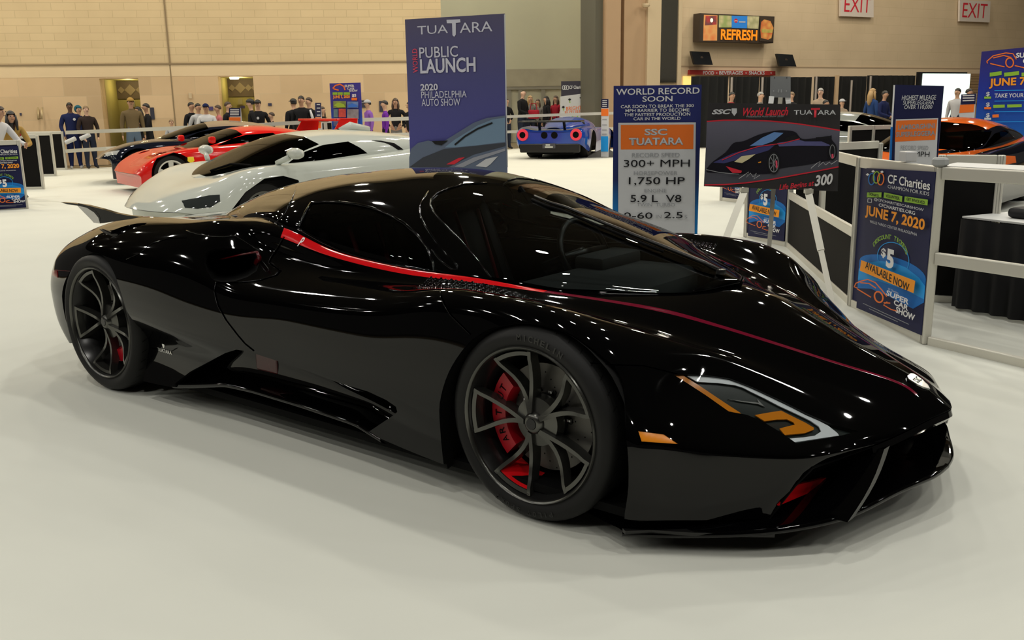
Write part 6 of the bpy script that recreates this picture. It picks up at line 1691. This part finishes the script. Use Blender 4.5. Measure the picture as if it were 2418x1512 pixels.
for px, nm in (([(1621, 122), (1664, 124), (1659, 155), (1616, 154)], 'switched-off wall screen nearest the steel column'), ([(1822, 128), (1860, 130), (1855, 159), (1816, 158)], 'switched-off wall screen above the end of the red fascia sign')):
    tv = thing('wall_screen', nm, 'screen', group='wall screens')
    pts = [WR.at(*q) for q in px]; fw = [p + WR.n * (.55 if i > 1 else .25) for i, p in enumerate(pts)]
    fw = [P_ - (P_ - CAM).normalized() * 0 for P_ in fw]
    m_ = MB(); m_.prism(fw, -WR.n * .09); m_.build('screen_panel', mat('dead_screen', (.006, .007, .009), .15), tv)
    m_ = MB(); c = (pts[0] + pts[2]) / 2; m_.tube([c + WR.n * .4, c + WR.n * .0], .06, 8); m_.build('bracket', M_SBOX, tv)

# pipe-and-drape and the bright projection screen
DR = VP(1600, 29.6, 2300, 36.2)
M_DRAPE = mat('black_drape_cloth', (.004, .0045, .005), .95)
def drape(u0, u1, vt, label):
    a0, zt = DR.st(u0, vt); a1, _ = DR.st(u1, vt); n = max(20, int((a1 - a0) / .035)); s = 1 if DR.ex.cross(DR.ez).dot(DR.n) > 0 else -1
    V = []; 
    for z in (zt, zt * .5, .02):
        for i in range(n + 1):
            x = a0 + (a1 - a0) * i / n; V.append((x, .045 * math.sin(x * 21 + math.sin(x * 3) * 1.5) + .02 * math.sin(x * 7), z))
    F = [(r * (n + 1) + i, r * (n + 1) + i + 1, (r + 1) * (n + 1) + i + 1, (r + 1) * (n + 1) + i) for r in range(2) for i in range(n)]
    o = mesh_obj('drape', V, F, M_DRAPE, None, True); o.location = DR.o; o.rotation_euler = (0, 0, DR.rz); props(o, label, 'curtain', 'black pipe-and-drape')
for u0, u1, vt, lb in ((1630, 1719, 180, 'black drape right under the start of the red fascia sign'), (1722, 1791, 181, 'black drape between two poles under the red fascia sign'), (1795, 1916, 182, 'black drape behind the grey steel mount plate'), (1925, 1969, 181, 'narrow black drape beside the beige gap'), (1979, 2046, 180, 'black drape between the beige gap and the pink-lit pole'), (2051, 2162, 178, 'black drape ending at the bright projection screen')):
    drape(u0, u1, vt, lb)
M_POLE = mat('drape_pole_metal', (.52, .46, .42), .35, metal=.5)
for u, vt, lb in ((1720.5, 183, 'drape pole first from the steel column'), (1793, 183, 'drape pole second from the steel column'), (1920, 181, 'drape pole beside the grey steel mount plate'), (2003, 190, 'pinkish drape pole standing alone in front of the drape'), (2048, 180, 'drape pole beside the blond visitor')):
    a, z = DR.st(u, vt); m_ = MB(); q = DR.p3(a, 0, .16); m_.tube([q, q + Vector((0, 0, z))], .04, 10); m_.box(tuple(q + Vector((0, 0, .01))), (.4, .4, .02)); props(m_.build('drape_pole', M_POLE, angle=40), lb, 'pole', 'drape poles')
a, z = DR.st(1974, 178); m_ = MB(); q = DR.p3(a, 0, .05); m_.box(tuple(q + Vector((0, 0, z / 2))), (.13, .1, z), rz=DR.rz); props(m_.build('wood_post', mat('beige_post', (.55, .40, .25), .6)), 'beige post showing in the gap between black drapes', 'post')
sc_ = thing('projection_screen', 'glowing pale green projection screen at the end of the drapes', 'screen')
sc_.location = DR.o; sc_.rotation_euler = (0, 0, DR.rz)
m_ = MB(); a0, z1 = DR.st(2163, 170); a1, _ = DR.st(2279, 170); vbox(m_, DR, a0, a1, .3, z1, .08, .1); m_.build('screen_frame', I_BLACK, sc_)
m_ = MB(); a0, z1 = DR.st(2173, 174); a1, z0 = DR.st(2276, 275); vbox(m_, DR, a0, a1, .5, z1, .02, .125); m_.build('lit_surface', mat('lit_screen', (.7, .9, .8), .5, emit=(.82, 1, .90), estr=1.15), sc_)
lv = thing('wood_louvre', 'slatted wooden louvre panel beside the bright projection screen', 'louvre'); lv.location = WR.o; lv.rotation_euler = (0, 0, WR.rz)
a0, z1 = WR.st(2276, 176); a1, z0 = WR.st(2312, 240); m_ = MB(); vbox(m_, WR, a0, a1, z0, z1, .05, .1); m_.build('backing', mat('louvre_dark', (.08, .05, .03), .8), lv)
m_ = MB()
for z in np.linspace(z0, z1, 11): vbox(m_, WR, a0, a1, z - .07, z + .03, .06, .2)
m_.build('slats', mat('louvre_wood', (.36, .24, .13), .6), lv)

# small wall plates on the stone wall
M_PLATE = mat('dark_notice', (.03, .03, .05), .5)
for u0, v0, u1, v1, m_, lb, th in ((271, 254, 285, 282, M_PLATE, 'dark framed notice inside the first alcove beside the yellow cap', .03), (274, 238, 287, 252, mat('grey_notice', (.22, .20, .15), .6), 'small grey plaque above the dark framed notice', .03), (354, 254, 366, 282, M_PLATE, 'dark notice on the wall behind the man in black', .03), (850, 237, 868, 254, M_PLATE, 'black notice beside the grey cap visitor', .03), (895, 239, 912, 264, M_PLATE, 'black notice behind the boy in purple', .03), (493, 252, 504, 261, ink('purple_plate', (.08, .06, .17)), 'small purple plate behind the white sweater visitor', .02), (549, 249, 561, 256, ink('purple_plate2', (.06, .05, .12)), 'small dark plate above the slim board in the alcove', .02), (543, 232, 555, 246, mat('grey_notice2', (.27, .23, .12), .6), 'small plaque inside the second alcove', .03), (633, 244, 642, 250, ink('tiny_plate', (.05, .05, .09)), 'tiny dark room plate on the stone wall', .02), (47, 267, 52, 273, ink('tiny_plate', (.05, .05, .09)), 'tiny dark switch plate near the wall fitting', .02)):
    wall_box(WL, u0, v0, u1, v1, th, -1.5 if (lb.find('alcove') > 0 or lb.find('above the dark') > 0) else .03, m_, 'wall_notice', lb, 'notice')
m_ = MB(); q = WL.at(98, 272); m_.tube([q + WL.n * .05 + Vector((-.1, 0, .2)), q + WL.n * .16 + Vector((-.08, 0, -.1)), q + WL.n * .16 + Vector((.1, 0, -.1)), q + WL.n * .05 + Vector((.12, 0, .2))], .03, 8); props(m_.build('wall_bracket', mat('brass_bracket', (.42, .32, .17), .4, metal=.3), smooth=True), 'curved brass coat bracket on the stone wall', 'bracket')
m_ = MB(); q = WL.at(450, 226); m_.bbox(tuple(q + WL.n * .05), (.05, .08, .16), .01); props(m_.build('wall_light', M_PIL2), 'small pale fitting high on the stone wall', 'fitting')

# --- barrier panels at the frame edge (same system), with their poster
pa, pb, pc, pd = P(64, 493, z=0), P(103, 447, z=0), P(132, 416, z=0), P(157, 401, z=0)
p_l = P(-70, 500, z=0)
barrier('barrier panel with a charity poster at the frame edge', p_l, pa, infill=I_NAVY, rails=(1.0, .03))
aa, ab = front(p_l, pa)
charity_poster('charity poster on the barrier cut by the frame edge', [(-45, 351), (43, 344), (62, 490), (-30, 497)], on_floor_depth(-45, aa, ab), on_floor_depth(43, aa, ab))
def wide(q, w): return q + Vector((-RGT.x, -RGT.y, 0)).normalized() * w + Vector((-FWD.x, -FWD.y, 0)) * .0
barrier('black barrier panel second from the frame edge', wide(pb, .85), pb, infill=M_PANEL, rails=(1.0, .03), z_top=1.0)
barrier('black barrier panel third from the frame edge', wide(pc, .9), pc, infill=M_PANEL, rails=(.97, .03), z_top=.98)
barrier('last black barrier panel where the far rail starts', wide(pd, 1.0), pd, infill=M_PANEL, rails=(.95, .03), z_top=.96)
# long far rails
def far_rail(label, pts_top, pts_low, Zs, posts=()):
    t = thing('crowd_rail', label, 'rail', group='white crowd rails')
    for pts in (pts_top, pts_low):
        if not pts: continue
        m_ = MB(); q = [PD(u, v, z) for (u, v), z in zip(pts, Zs)]
        for a, b in zip(q[:-1], q[1:]):
            d = b - a; ez = Vector((0, 0, 1)); ex = d.normalized(); ey = ez.cross(ex).normalized(); M = Matrix((ex, ey, ex.cross(ey))).transposed(); m_.box((a + b) / 2, (d.length + .02, .05, .085), M=M)
        m_.build('rail', M_ALU, t)
    for (u, z, vt) in posts:
        q = PD(u, vt, z); m_ = MB(); m_.box((q.x, q.y, q.z / 2), (.07, .07, q.z), rz=.67); m_.build('post', M_ALU, t)
far_rail('white two-bar crowd rail in front of the visitors on the stone wall', [(157, 313), (320, 307), (470, 300), (600, 296)], [(157, 357), (252, 351), (400, 344), (600, 336)], (22.6, 22.0, 21.8, 21.7), ((600, 21.7, 296),))
far_rail('white two-bar crowd rail between the show sign and the launch banner', [(600, 296), (680, 291), (770, 286), (860, 283), (1000, 279)], [(600, 336), (680, 330), (770, 325), (860, 321), (1000, 316)], (21.7, 21.8, 21.8, 22.0, 22.4), ((734, 21.8, 288), (768, 21.8, 286)))
far_rail('white two-bar crowd rail behind the blue car', [(1190, 276), (1325, 271), (1460, 267)], [(1190, 312), (1325, 307), (1460, 303)], (29.5, 29.8, 30.2), ((1462, 30.2, 267),))
for u0, u1, v0, v1, lb in ((735, 746, 291, 330, 'black panel behind the far rail left of the narrow board'), (768, 782, 288, 326, 'black panel behind the far rail beside the show sign')):
    a, b = PD(u0, v0, 22.3), PD(u1, v0, 22.3); m_ = MB(); m_.box(((a.x + b.x) / 2, (a.y + b.y) / 2, a.z / 2), ((b - a).length, .05, a.z), rz=.67); props(m_.build('rail_panel', M_PANEL), lb, 'panel', 'black rail panels')
# ------------------------------------------------------------------ visitors
def skin(c): return mat('skin_%02d' % int(c[0] * 100), c, .55, spec=.3)
SK = [skin((.55, .33, .22)), skin((.44, .25, .16)), skin((.12, .06, .04)), skin((.60, .38, .28))]
def cloth(n, c): return mat('cloth_' + n, c, .85, spec=.15)
C = dict(navy=cloth('navy', (.012, .018, .07)), black=cloth('black', (.012, .012, .014)), teal=cloth('teal', (.02, .10, .14)), brown=cloth('brown', (.03, .02, .018)), olive=cloth('olive', (.14, .10, .05)),
         jeans=cloth('jeans', (.10, .14, .20)), djeans=cloth('dark_jeans', (.02, .025, .045)), white=cloth('white', (.58, .58, .60)), grey=cloth('grey', (.18, .17, .16)), lgrey=cloth('light_grey', (.42, .42, .44)), purple=cloth('purple', (.24, .10, .42)), violet=cloth('violet', (.14, .025, .30)), red=cloth('red', (.30, .015, .03)), pink=cloth('pink', (.45, .14, .15)), beige=cloth('beige', (.35, .27, .20)), shoe=cloth('shoe', (.03, .03, .03)), wshoe=cloth('pale_shoe', (.4, .4, .4)), blue=cloth('blue', (.02, .05, .16)), mustard=cloth('mustard', (.35, .22, .06)))
H = dict(black=mat('hair_black', (.008, .007, .007), .5), brown=mat('hair_brown', (.05, .028, .016), .5), blond=mat('hair_blond', (.38, .24, .10), .5), grey=mat('hair_grey', (.30, .29, .28), .5), sandy=mat('hair_sandy', (.20, .13, .07), .5))
POSES = {
 'stand': dict(el=(.24, .02, 1.14), wr=(.255, -.04, .90), kn=(.10, -.012, .50), an=(.10, .02, .085), lean=0),
 'pockets': dict(el=(.27, .06, 1.15), wr=(.19, -.10, .97), kn=(.10, -.012, .50), an=(.11, .02, .085), lean=0),
 'fold': dict(el=(.25, -.08, 1.14), wr=(.04, -.20, 1.16), kn=(.10, -.012, .50), an=(.11, .02, .085), lean=.03),
 'hips': dict(el=(.36, .06, 1.16), wr=(.19, -.03, 1.02), kn=(.10, -.012, .50), an=(.12, .02, .085), lean=0),
 'front': dict(el=(.25, -.05, 1.13), wr=(.12, -.26, 1.06), kn=(.10, -.012, .50), an=(.11, .02, .085), lean=.05),
 'hold': dict(el=(.27, .0, 1.13), wr=(.20, -.20, .90), kn=(.10, -.012, .50), an=(.11, .02, .085), lean=0),
 'walk': dict(el=(.24, .03, 1.14), wr=(.25, -.10, .92), kn=(.10, -.05, .50), an=(.10, .10, .10), lean=.02, walk=1),
 'table': dict(el=(.27, -.36, 1.08), wr=(.14, -.62, 1.06), kn=(.10, -.02, .50), an=(.12, .03, .085), lean=.36),
}
_bodies = {}
def body_mesh(pose, bulk):
    key = (pose, round(bulk, 2))
    if key in _bodies: return _bodies[key]
    p = POSES[pose]; ln = p['lean']
    def L(x, y, z):  # lean the upper body forward about the hips
        if z <= .95: return Vector((x, y, z))
        k = z - .95; return Vector((x, y - k * math.sin(ln) * 1.1, .95 + k * math.cos(ln)))
    V = []; E = []; Rr = []; Z = []
    def add(pt, r, par, zone):
        V.append(Vector(pt)); Rr.append(r); Z.append(zone)
        if par is not None: E.append((par, len(V) - 1))
        return len(V) - 1
    b = bulk
    pel = add(L(0, 0, .95), (.150 * b, .105 * b), None, 'leg')
    wai = add(L(0, -.01, 1.10), (.138 * b, .10 * b), pel, 'top'); che = add(L(0, -.012, 1.28), (.165 * b, .112 * b), wai, 'top'); upc = add(L(0, 0, 1.41), (.125 * b, .085 * b), che, 'top')
    nk = add(L(0, .0, 1.48), (.058, .056), upc, 'skin'); nk2 = add(L(0, -.012, 1.54), (.052, .052), nk, 'skin')
    hd = add(L(0, -.025, 1.60), (.066, .078), nk2, 'skin'); hm = add(L(0, -.018, 1.665), (.075, .093), hd, 'skin'); ht = add(L(0, -.005, 1.725), (.058, .07), hm, 'skin')
    nose = add(L(0, -.125, 1.638), (.012, .016), hm, 'skin')
    for s in (1, -1):
        ear = add(L(s * .078, -.005, 1.645), (.010, .018), hm, 'skin')
        sh = add(L(s * .165 * (b * .5 + .5), 0, 1.405), (.062 * b, .062 * b), upc, 'top')
        fold = pose == 'fold'
        e = p['el']; w = p['wr']; wz = w[2] + (.03 if fold and s > 0 else 0)
        el = add(L(s * e[0], e[1], e[2]) if ln < .2 else Vector((s * e[0], e[1], e[2])), (.046 * b, .046 * b), sh, 'top')
        wr = add(L(s * w[0], w[1], wz) if ln < .2 else Vector((s * w[0], w[1], wz)), (.031, .031), el, 'top')
        d = (V[wr] - V[el]).normalized(); sd = d.cross(Vector((1, 0, 0)) if abs(d.x) < .8 else Vector((0, 1, 0))).normalized()
        pm = add(V[wr] + d * .075, (.036, .018), wr, 'skin')
        for k, (o_, ln_) in enumerate(((-.028, .075), (-.010, .088), (.010, .082), (.027, .066))):
            f1 = add(V[pm] + d * .035 + sd * o_, (.0095, .0095), pm, 'skin'); add(V[f1] + d * ln_ * .6 - Vector((s * .012, 0, 0)), (.008, .008), f1, 'skin')
        t1 = add(V[wr] + d * .045 - sd * .042, (.011, .011), pm, 'skin'); add(V[t1] + d * .035 - sd * .012, (.009, .009), t1, 'skin')
        wk = p.get('walk', 0) * s
        hp = add(Vector((s * .085, 0, .88)), (.098 * b, .10 * b), pel, 'leg'); kn = add(Vector((s * p['kn'][0], p['kn'][1] - .10 * wk, p['kn'][2])), (.066 * b, .07 * b), hp, 'leg')
        an = add(Vector((s * p['an'][0], p['an'][1] - .16 * wk + (.02 if wk else 0), p['an'][2])), (.048, .052), kn, 'leg')
        he = add(V[an] + Vector((0, .03, -.035)), (.042, .042), an, 'shoe'); add(V[an] + Vector((s * .02, -.17, -.05)), (.042, .030), an, 'shoe')
    me = bpy.data.meshes.new('body'); me.from_pydata(V, E, []); o = bpy.data.objects.new('body', me); COL.objects.link(o)
    md = o.modifiers.new('s', 'SKIN'); md.use_smooth_shade = True; md.branch_smoothing = .4
    for i, r in enumerate(Rr): me.skin_vertices[0].data[i].radius = r; me.skin_vertices[0].data[i].use_root = (i == 0)
    ms = o.modifiers.new('u', 'SUBSURF'); ms.levels = 1; ms.render_levels = 1
    dg = bpy.context.evaluated_depsgraph_get(); dg.update(); out = bpy.data.meshes.new_from_object(o.evaluated_get(dg), depsgraph=dg)
    bpy.data.objects.remove(o); bpy.data.meshes.remove(me)
    zn = {'skin': 0, 'top': 1, 'leg': 2, 'shoe': 3}
    A = np.array([V[a] for a, _ in E]); B = np.array([V[b_] for _, b_ in E]); zz = [(Z[a], Z[b_]) for a, b_ in E]
    rad = np.array([(max(Rr[a]) + max(Rr[b_])) / 2 for a, b_ in E])
    fm = []
    for pl in out.polygons:
        c = np.array(pl.center); ab = B - A; t = np.clip(((c - A) * ab).sum(1) / np.maximum((ab * ab).sum(1), 1e-9), 0, 1); d = np.linalg.norm(A + ab * t[:, None] - c, axis=1) - rad * .6
        k = int(d.argmin()); a, b_ = zz[k]; z = b_ if (a == b_ or t[k] > .5) else a
        fm.append(zn[z])
    for i in range(4): out.materials.append(None)
    out.polygons.foreach_set('material_index', fm); out.polygons.foreach_set('use_smooth', [True] * len(fm)); out.update()
    head = L(0, -.018, 1.665)
    _bodies[key] = (out, head, ln); return _bodies[key]

def hair_piece(kind, head, material, person, m2=None):
    mb = MB(); c = head
    def dome(rx, ry, rz, z0, off=(0, 0, 0), n=14, m=7, front=-1.0):
        V = []; F = []
        for i in range(m + 1):
            t = z0 + (math.pi / 2 - z0) * i / m
            for k in range(n):
                a = 2 * math.pi * k / n; zlow = 0
                y = math.sin(a); lift = 0
                tt = t
                if y < front: tt = max(t, .36 + .12 * math.cos(a) ** 2)   # open the face
                V.append(c + Vector((rx * math.cos(tt) * math.cos(a) + off[0], ry * math.cos(tt) * math.sin(a) + off[1], rz * math.sin(tt) + off[2])))
        for i in range(m):
            for k in range(n): F.append((i * n + k, i * n + (k + 1) % n, (i + 1) * n + (k + 1) % n, (i + 1) * n + k))
        nV = len(V); V += [c + (V[k] - c) * .72 for k in range(n)]; F += [(k, nV + k, nV + (k + 1) % n, (k + 1) % n) for k in range(n)]
        mb.add(V, F)
    if kind == 'short': dome(.081, .100, .094, -.35, (0, .010, .010), n=20, m=8, front=-.2); nm = 'hair'
    elif kind == 'long':
        dome(.085, .104, .097, -.4, (0, .012, .012), n=20, m=8, front=-.15); nm = 'hair'
        mb.tube([c + Vector((0, .05, .02)), c + Vector((0, .085, -.12)), c + Vector((0, .10, -.26)), c + Vector((0, .10, -.36))], [.075, .085, .075, .03], 10)
        for s in (1, -1): mb.tube([c + Vector((s * .07, .01, .02)), c + Vector((s * .082, .0, -.12)), c + Vector((s * .085, -.03, -.27))], [.03, .035, .015], 8)
    elif kind == 'cap':
        dome(.088, .108, .085, -.05, (0, .0, .028)); nm = 'cap'
        mb.prism([c + Vector((x, y, .03)) for x, y in ((-.07, -.085), (-.06, -.15), (0, -.185), (.06, -.15), (.07, -.085))], (0, 0, .012))
    elif kind == 'backcap':
        dome(.088, .108, .085, -.05, (0, .0, .028)); nm = 'cap'
        mb.prism([c + Vector((x, -y, .02)) for x, y in ((-.07, -.085), (-.06, -.14), (0, -.165), (.06, -.14), (.07, -.085))], (0, 0, .012))
    elif kind == 'hood':
        dome(.105, .125, .115, -1.0, (0, .018, .01), front=-.35); nm = 'hood'
    else: return
    o = mb.build(nm, material, person, smooth=True)

def visitor(label, u, v_top, Z, rot, top, leg, hair='short', hcol='black', sk=0, pose='stand', bulk=1.08, shoe='shoe', extra=None, vf=None):
    """u, v_top: where the crown of the head shows; Z: distance; rot: facing in degrees (0 = towards the camera, + = turned to the image right)"""
    q = PD(u, v_top, Z); zt = q.z; hgt = zt
    bm_, head, ln = body_mesh(pose, bulk)
    top_local = head.z + .07 + (.03 if hair in ('short', 'long', 'cap', 'backcap', 'hood') else 0)
    s = hgt / top_local
    face = math.atan2(-FWD.y, -FWD.x)         # direction towards the camera
    ang = face + math.pi / 2 + math.radians(rot)
    hx = Vector((head.x, head.y, 0)) * s; hx.rotate(Matrix.Rotation(ang, 3, 'Z'))
    t = thing('person', label, 'person', (q.x - hx.x, q.y - hx.y, 0), ang, 'show visitors'); t.scale = (s, s, s)
    me = bm_.copy(); 
    for i, m_ in enumerate((SK[sk], C[top], C[leg], C[shoe])): me.materials[i] = m_
    o = bpy.data.objects.new('body', me); COL.objects.link(o); o.parent = t
    hm = H.get(hcol) or C.get(hcol)
    if hair in ('cap', 'backcap'):
        hair_piece('short', head - Vector((0, 0, .012)), H['black'], t)
    if hair: hair_piece(hair, head, hm, t)
    fc = MB()
    for sx in (1, -1): fc.lathe([(0, .004), (.011, .002), (.011, -.004)], 8, M=Matrix.Translation(head + Vector((sx * .031, -.100, -.002))) @ Matrix.Rotation(math.pi / 2, 4, 'X'))
    fc.box(tuple(head + Vector((0, -.098, -.062))), (.045, .008, .008)); fc.build('face_features', mat('face_dark', (.05, .025, .02), .5), t)
    if extra: extra(t, head)
    return t
def stripe_band(col, z0, z1, name='chest_band', w=.34):
    def f(t, head):
        m_ = MB(); V = []; n = 9
        for z in (z0, z1):
            for k in range(n): a = math.pi * (.12 + .76 * k / (n - 1)); V.append((.195 * math.cos(a), -.135 * math.sin(a) - .012, z))
        m_.add(V, [(i, i + 1, n + i + 1, n + i) for i in range(n - 1)]); m_.build(name, C[col], t, smooth=True)
    return f
def logo(col, x=.0, z=1.3, r=.04, name='shirt_logo'):
    def f(t, head):
        m_ = MB(); m_.add([(x + r * math.cos(a), -.150, z + r * math.sin(a)) for a in np.linspace(0, 2 * math.pi, 12, endpoint=False)], [tuple(range(12))]); m_.build(name, C[col], t)
    return f
def arm_stripe(col):
    def f(t, head):
        m_ = MB()
        m_.tube([(.215, -.02, 1.42), (.262, -.01, 1.25), (.29, .0, 1.12)], [.03, .034, .03], 6); m_.build('sleeve_stripe', C[col], t, smooth=True)
    return f
def roll(label, u0, v0, u1, v1, Z):
    m_ = MB(); m_.tube([PD(u0, v0, Z), PD(u1, v1, Z)], .055, 10); props(m_.build('paper_roll', I_PAPER, angle=40), label, 'paper', 'rolled posters')

V_ = visitor
V_('man in a navy tracksuit with a white chest logo by the barrier end', 163, 242, 23.9, 25, 'navy', 'navy', 'short', 'black', 2, 'hold', 1.25, 'wshoe', logo('white', .08, 1.32, .035))
V_('person in a teal hood standing between the two men by the barrier end', 184, 250, 24.6, 50, 'navy', 'djeans', 'hood', 'teal', 0, 'stand', 1.1, 'wshoe')
V_('man with thin fair hair in a dark brown jacket holding a roll', 202, 250, 23.9, 40, 'brown', 'djeans', 'short', 'sandy', 3, 'hold', 1.25)
roll('white rolled poster held by the man in navy', 155, 337, 178, 327, 23.6); roll('white rolled poster held by the man in the brown jacket', 190, 328, 212, 318, 23.6)
V_('man in a yellow cap, olive sweatshirt and blue jeans', 307, 231, 22.7, 30, 'olive', 'jeans', 'cap', 'mustard', 1, 'stand', 1.25)
C['yellow'] = cloth('yellow', (.62, .38, .02))
V_('person in black half hidden behind the yellow cap man', 324, 252, 24.2, -40, 'black', 'black', 'long', 'black', 1, 'stand')
V_('man with black hair in a black jacket facing the yellow cap man', 343, 244, 23.1, -60, 'black', 'black', 'short', 'black', 1, 'fold', 1.15)
V_('small fair-haired child behind the dark blue car', 404, 282, 22.9, 40, 'lgrey', 'jeans', 'short', 'sandy', 0, 'stand', 1.0)
V_('young man in a black top at the edge of the group behind the dark car', 451, 241, 23.6, 60, 'black', 'djeans', 'short', 'black', 1, 'stand')
V_('young man with black hair in a pale grey hoodie', 467, 244, 23.3, 50, 'lgrey', 'djeans', 'short', 'black', 1, 'pockets', 1.15)
V_('young man in a white sweater with a black chest band', 485, 245, 22.7, 8, 'white', 'djeans', 'cap', 'navy', 1, 'front', 1.2, 'shoe', stripe_band('black', 1.22, 1.29))
V_('woman with tied dark hair in a pink top', 513, 248, 23.6, -60, 'pink', 'djeans', 'short', 'brown', 1, 'stand')
V_('young man with brown hair in a black jacket beside the slim spec board', 538, 240, 23.0, 80, 'black', 'djeans', 'short', 'brown', 0, 'stand')
V_('person in a backwards black cap and black top', 590, 234, 22.5, -70, 'black', 'djeans', 'backcap', 'black', 0, 'pockets', 1.1)
V_('man in a black cap and black shirt with a round white logo', 608, 236, 23.1, 5, 'black', 'djeans', 'cap', 'black', 0, 'pockets', 1.15, 'shoe', logo('white', 0, 1.30, .035))
V_('brown-haired child beside the man in the logo shirt', 640, 265, 22.8, -70, 'black', 'jeans', 'short', 'brown', 0, 'stand', 1.0)
V_('person in a dark cap and black coat seen from behind', 692, 233, 23.4, -140, 'black', 'black', 'cap', 'black', 0, 'stand', 1.25)
V_('man in a black track jacket with a white sleeve stripe', 710, 226, 22.7, -10, 'black', 'brown', 'short', 'black', 1, 'pockets', 1.2, 'shoe', arm_stripe('white'))
V_('man with short brown hair in dark clothes behind the track jacket', 728, 230, 23.9, -40, 'black', 'djeans', 'short', 'brown', 0, 'stand', 1.1)
V_('person with long brown hair half hidden by the narrow spec board', 761, 252, 23.4, 60, 'black', 'black', 'long', 'brown', 0, 'stand')
V_('young man in a grey cap and lilac shirt', 867, 236, 24.2, -60, 'purple', 'black', 'cap', 'lgrey', 0, 'stand')
V_('boy with dark hair in a bright purple shirt', 907, 237, 23.3, -75, 'violet', 'black', 'short', 'black', 0, 'stand')
V_('woman with long brown hair in a black top with hands on hips', 933, 232, 24.7, -5, 'black', 'grey', 'long', 'brown', 1, 'hips')
V_('person in black partly hidden by the launch banner edge', 966, 240, 24.4, -40, 'black', 'black', 'short', 'black', 0, 'hips')
V_('person in black just visible past the other banner edge', 1196, 232, 31.5, 40, 'black', 'djeans', 'short', 'brown', 0, 'hips')
V_('bald man in a black polo shirt behind the blue car', 1235, 214, 32.0, 60, 'black', 'djeans', None, 'black', 3, 'front', 1.25)
V_('blond woman in a grey top behind the blue car', 1252, 226, 32.9, 20, 'grey', 'djeans', 'long', 'blond', 0, 'stand')
V_('small dark-haired woman beside the blond woman', 1270, 234, 33.6, -20, 'grey', 'black', 'long', 'brown', 0, 'stand')
V_('woman with long black hair in a black coat looking aside', 1289, 227, 32.2, -70, 'black', 'black', 'long', 'black', 0, 'stand', 1.15)
V_('woman in a red jacket beside the Bright Futures panel', 1312, 226, 32.6, -40, 'red', 'black', 'long', 'brown', 0, 'stand')
rbg = MB(); c = PD(1260, 270, 31.9); rbg.bbox((0, 0, 0), (.42, .16, .3), .05); rbg.tube([(-.15, 0, .14), (-.1, 0, .36), (.1, 0, .36), (.15, 0, .14)], .015, 6); props(rbg.build('handbag', C['red'], angle=50, loc=c), 'red handbag carried by the blond woman', 'bag')
V_('woman in dark red near the first drape pole', 1729, 217, 25.5, 30, 'red', 'black', 'short', 'black', 1, 'front')
V_('grey-haired man in a grey sweater near the mount plate', 1797, 217, 25.5, 50, 'grey', 'djeans', 'short', 'grey', 0, 'stand')
V_('person just showing past the grey steel mount plate', 1869, 217, 25.8, -60, 'black', 'black', 'short', 'sandy', 0, 'stand')
V_('white-haired man in a beige waistcoat before the drapes', 1938, 208, 25.5, -30, 'beige', 'djeans', 'short', 'grey', 3, 'front')
V_('person in dark blue below the white-haired man', 1951, 236, 25.0, 60, 'blue', 'black', 'short', 'black', 1, 'stand')
V_('child in a pale cap beside the charcoal poster edge', 1989, 234, 25.0, 10, 'beige', 'jeans', 'cap', 'lgrey', 0, 'stand', 1.0)
V_('blond visitor in dark blue facing the black drape', 2062, 209, 25.9, 110, 'blue', 'djeans', 'long', 'blond', 0, 'stand')
V_('dark-haired man in a navy jacket beside the blond visitor', 2091, 214, 25.2, 40, 'navy', 'black', 'short', 'black', 1, 'front', 1.15)
V_('man in a pale grey top in front of the bright screen', 2262, 208, 24.5, -50, 'lgrey', 'djeans', 'short', 'black', 0, 'stand', 1.2)
V_('dark-clothed visitor beside the white spec sign', 2290, 209, 24.8, 40, 'black', 'black', 'short', 'black', 1, 'stand')
V_('person in a white shirt leaning on the barrier at the frame edge', -2, 250, 14.5, 70, 'white', 'djeans', 'short', 'brown', 1, 'table', 1.2)
V_('woman with long black hair bending over the barrier counter', 24, 262, 15.3, 40, 'mustard', 'djeans', 'long', 'black', 1, 'table', 1.1)
cl = MB(); c = wide(pb, .36) + Vector((0, 0, 1.03)); cl.bbox((0, 0, 0), (.16, .12, .06), .025); props(cl.build('red_sleeve', C['red'], angle=50, loc=c), 'red sleeve of a leaning visitor on the barrier top at the frame edge', 'cloth')  # separate block standing in for a leaning visitor's red sleeve
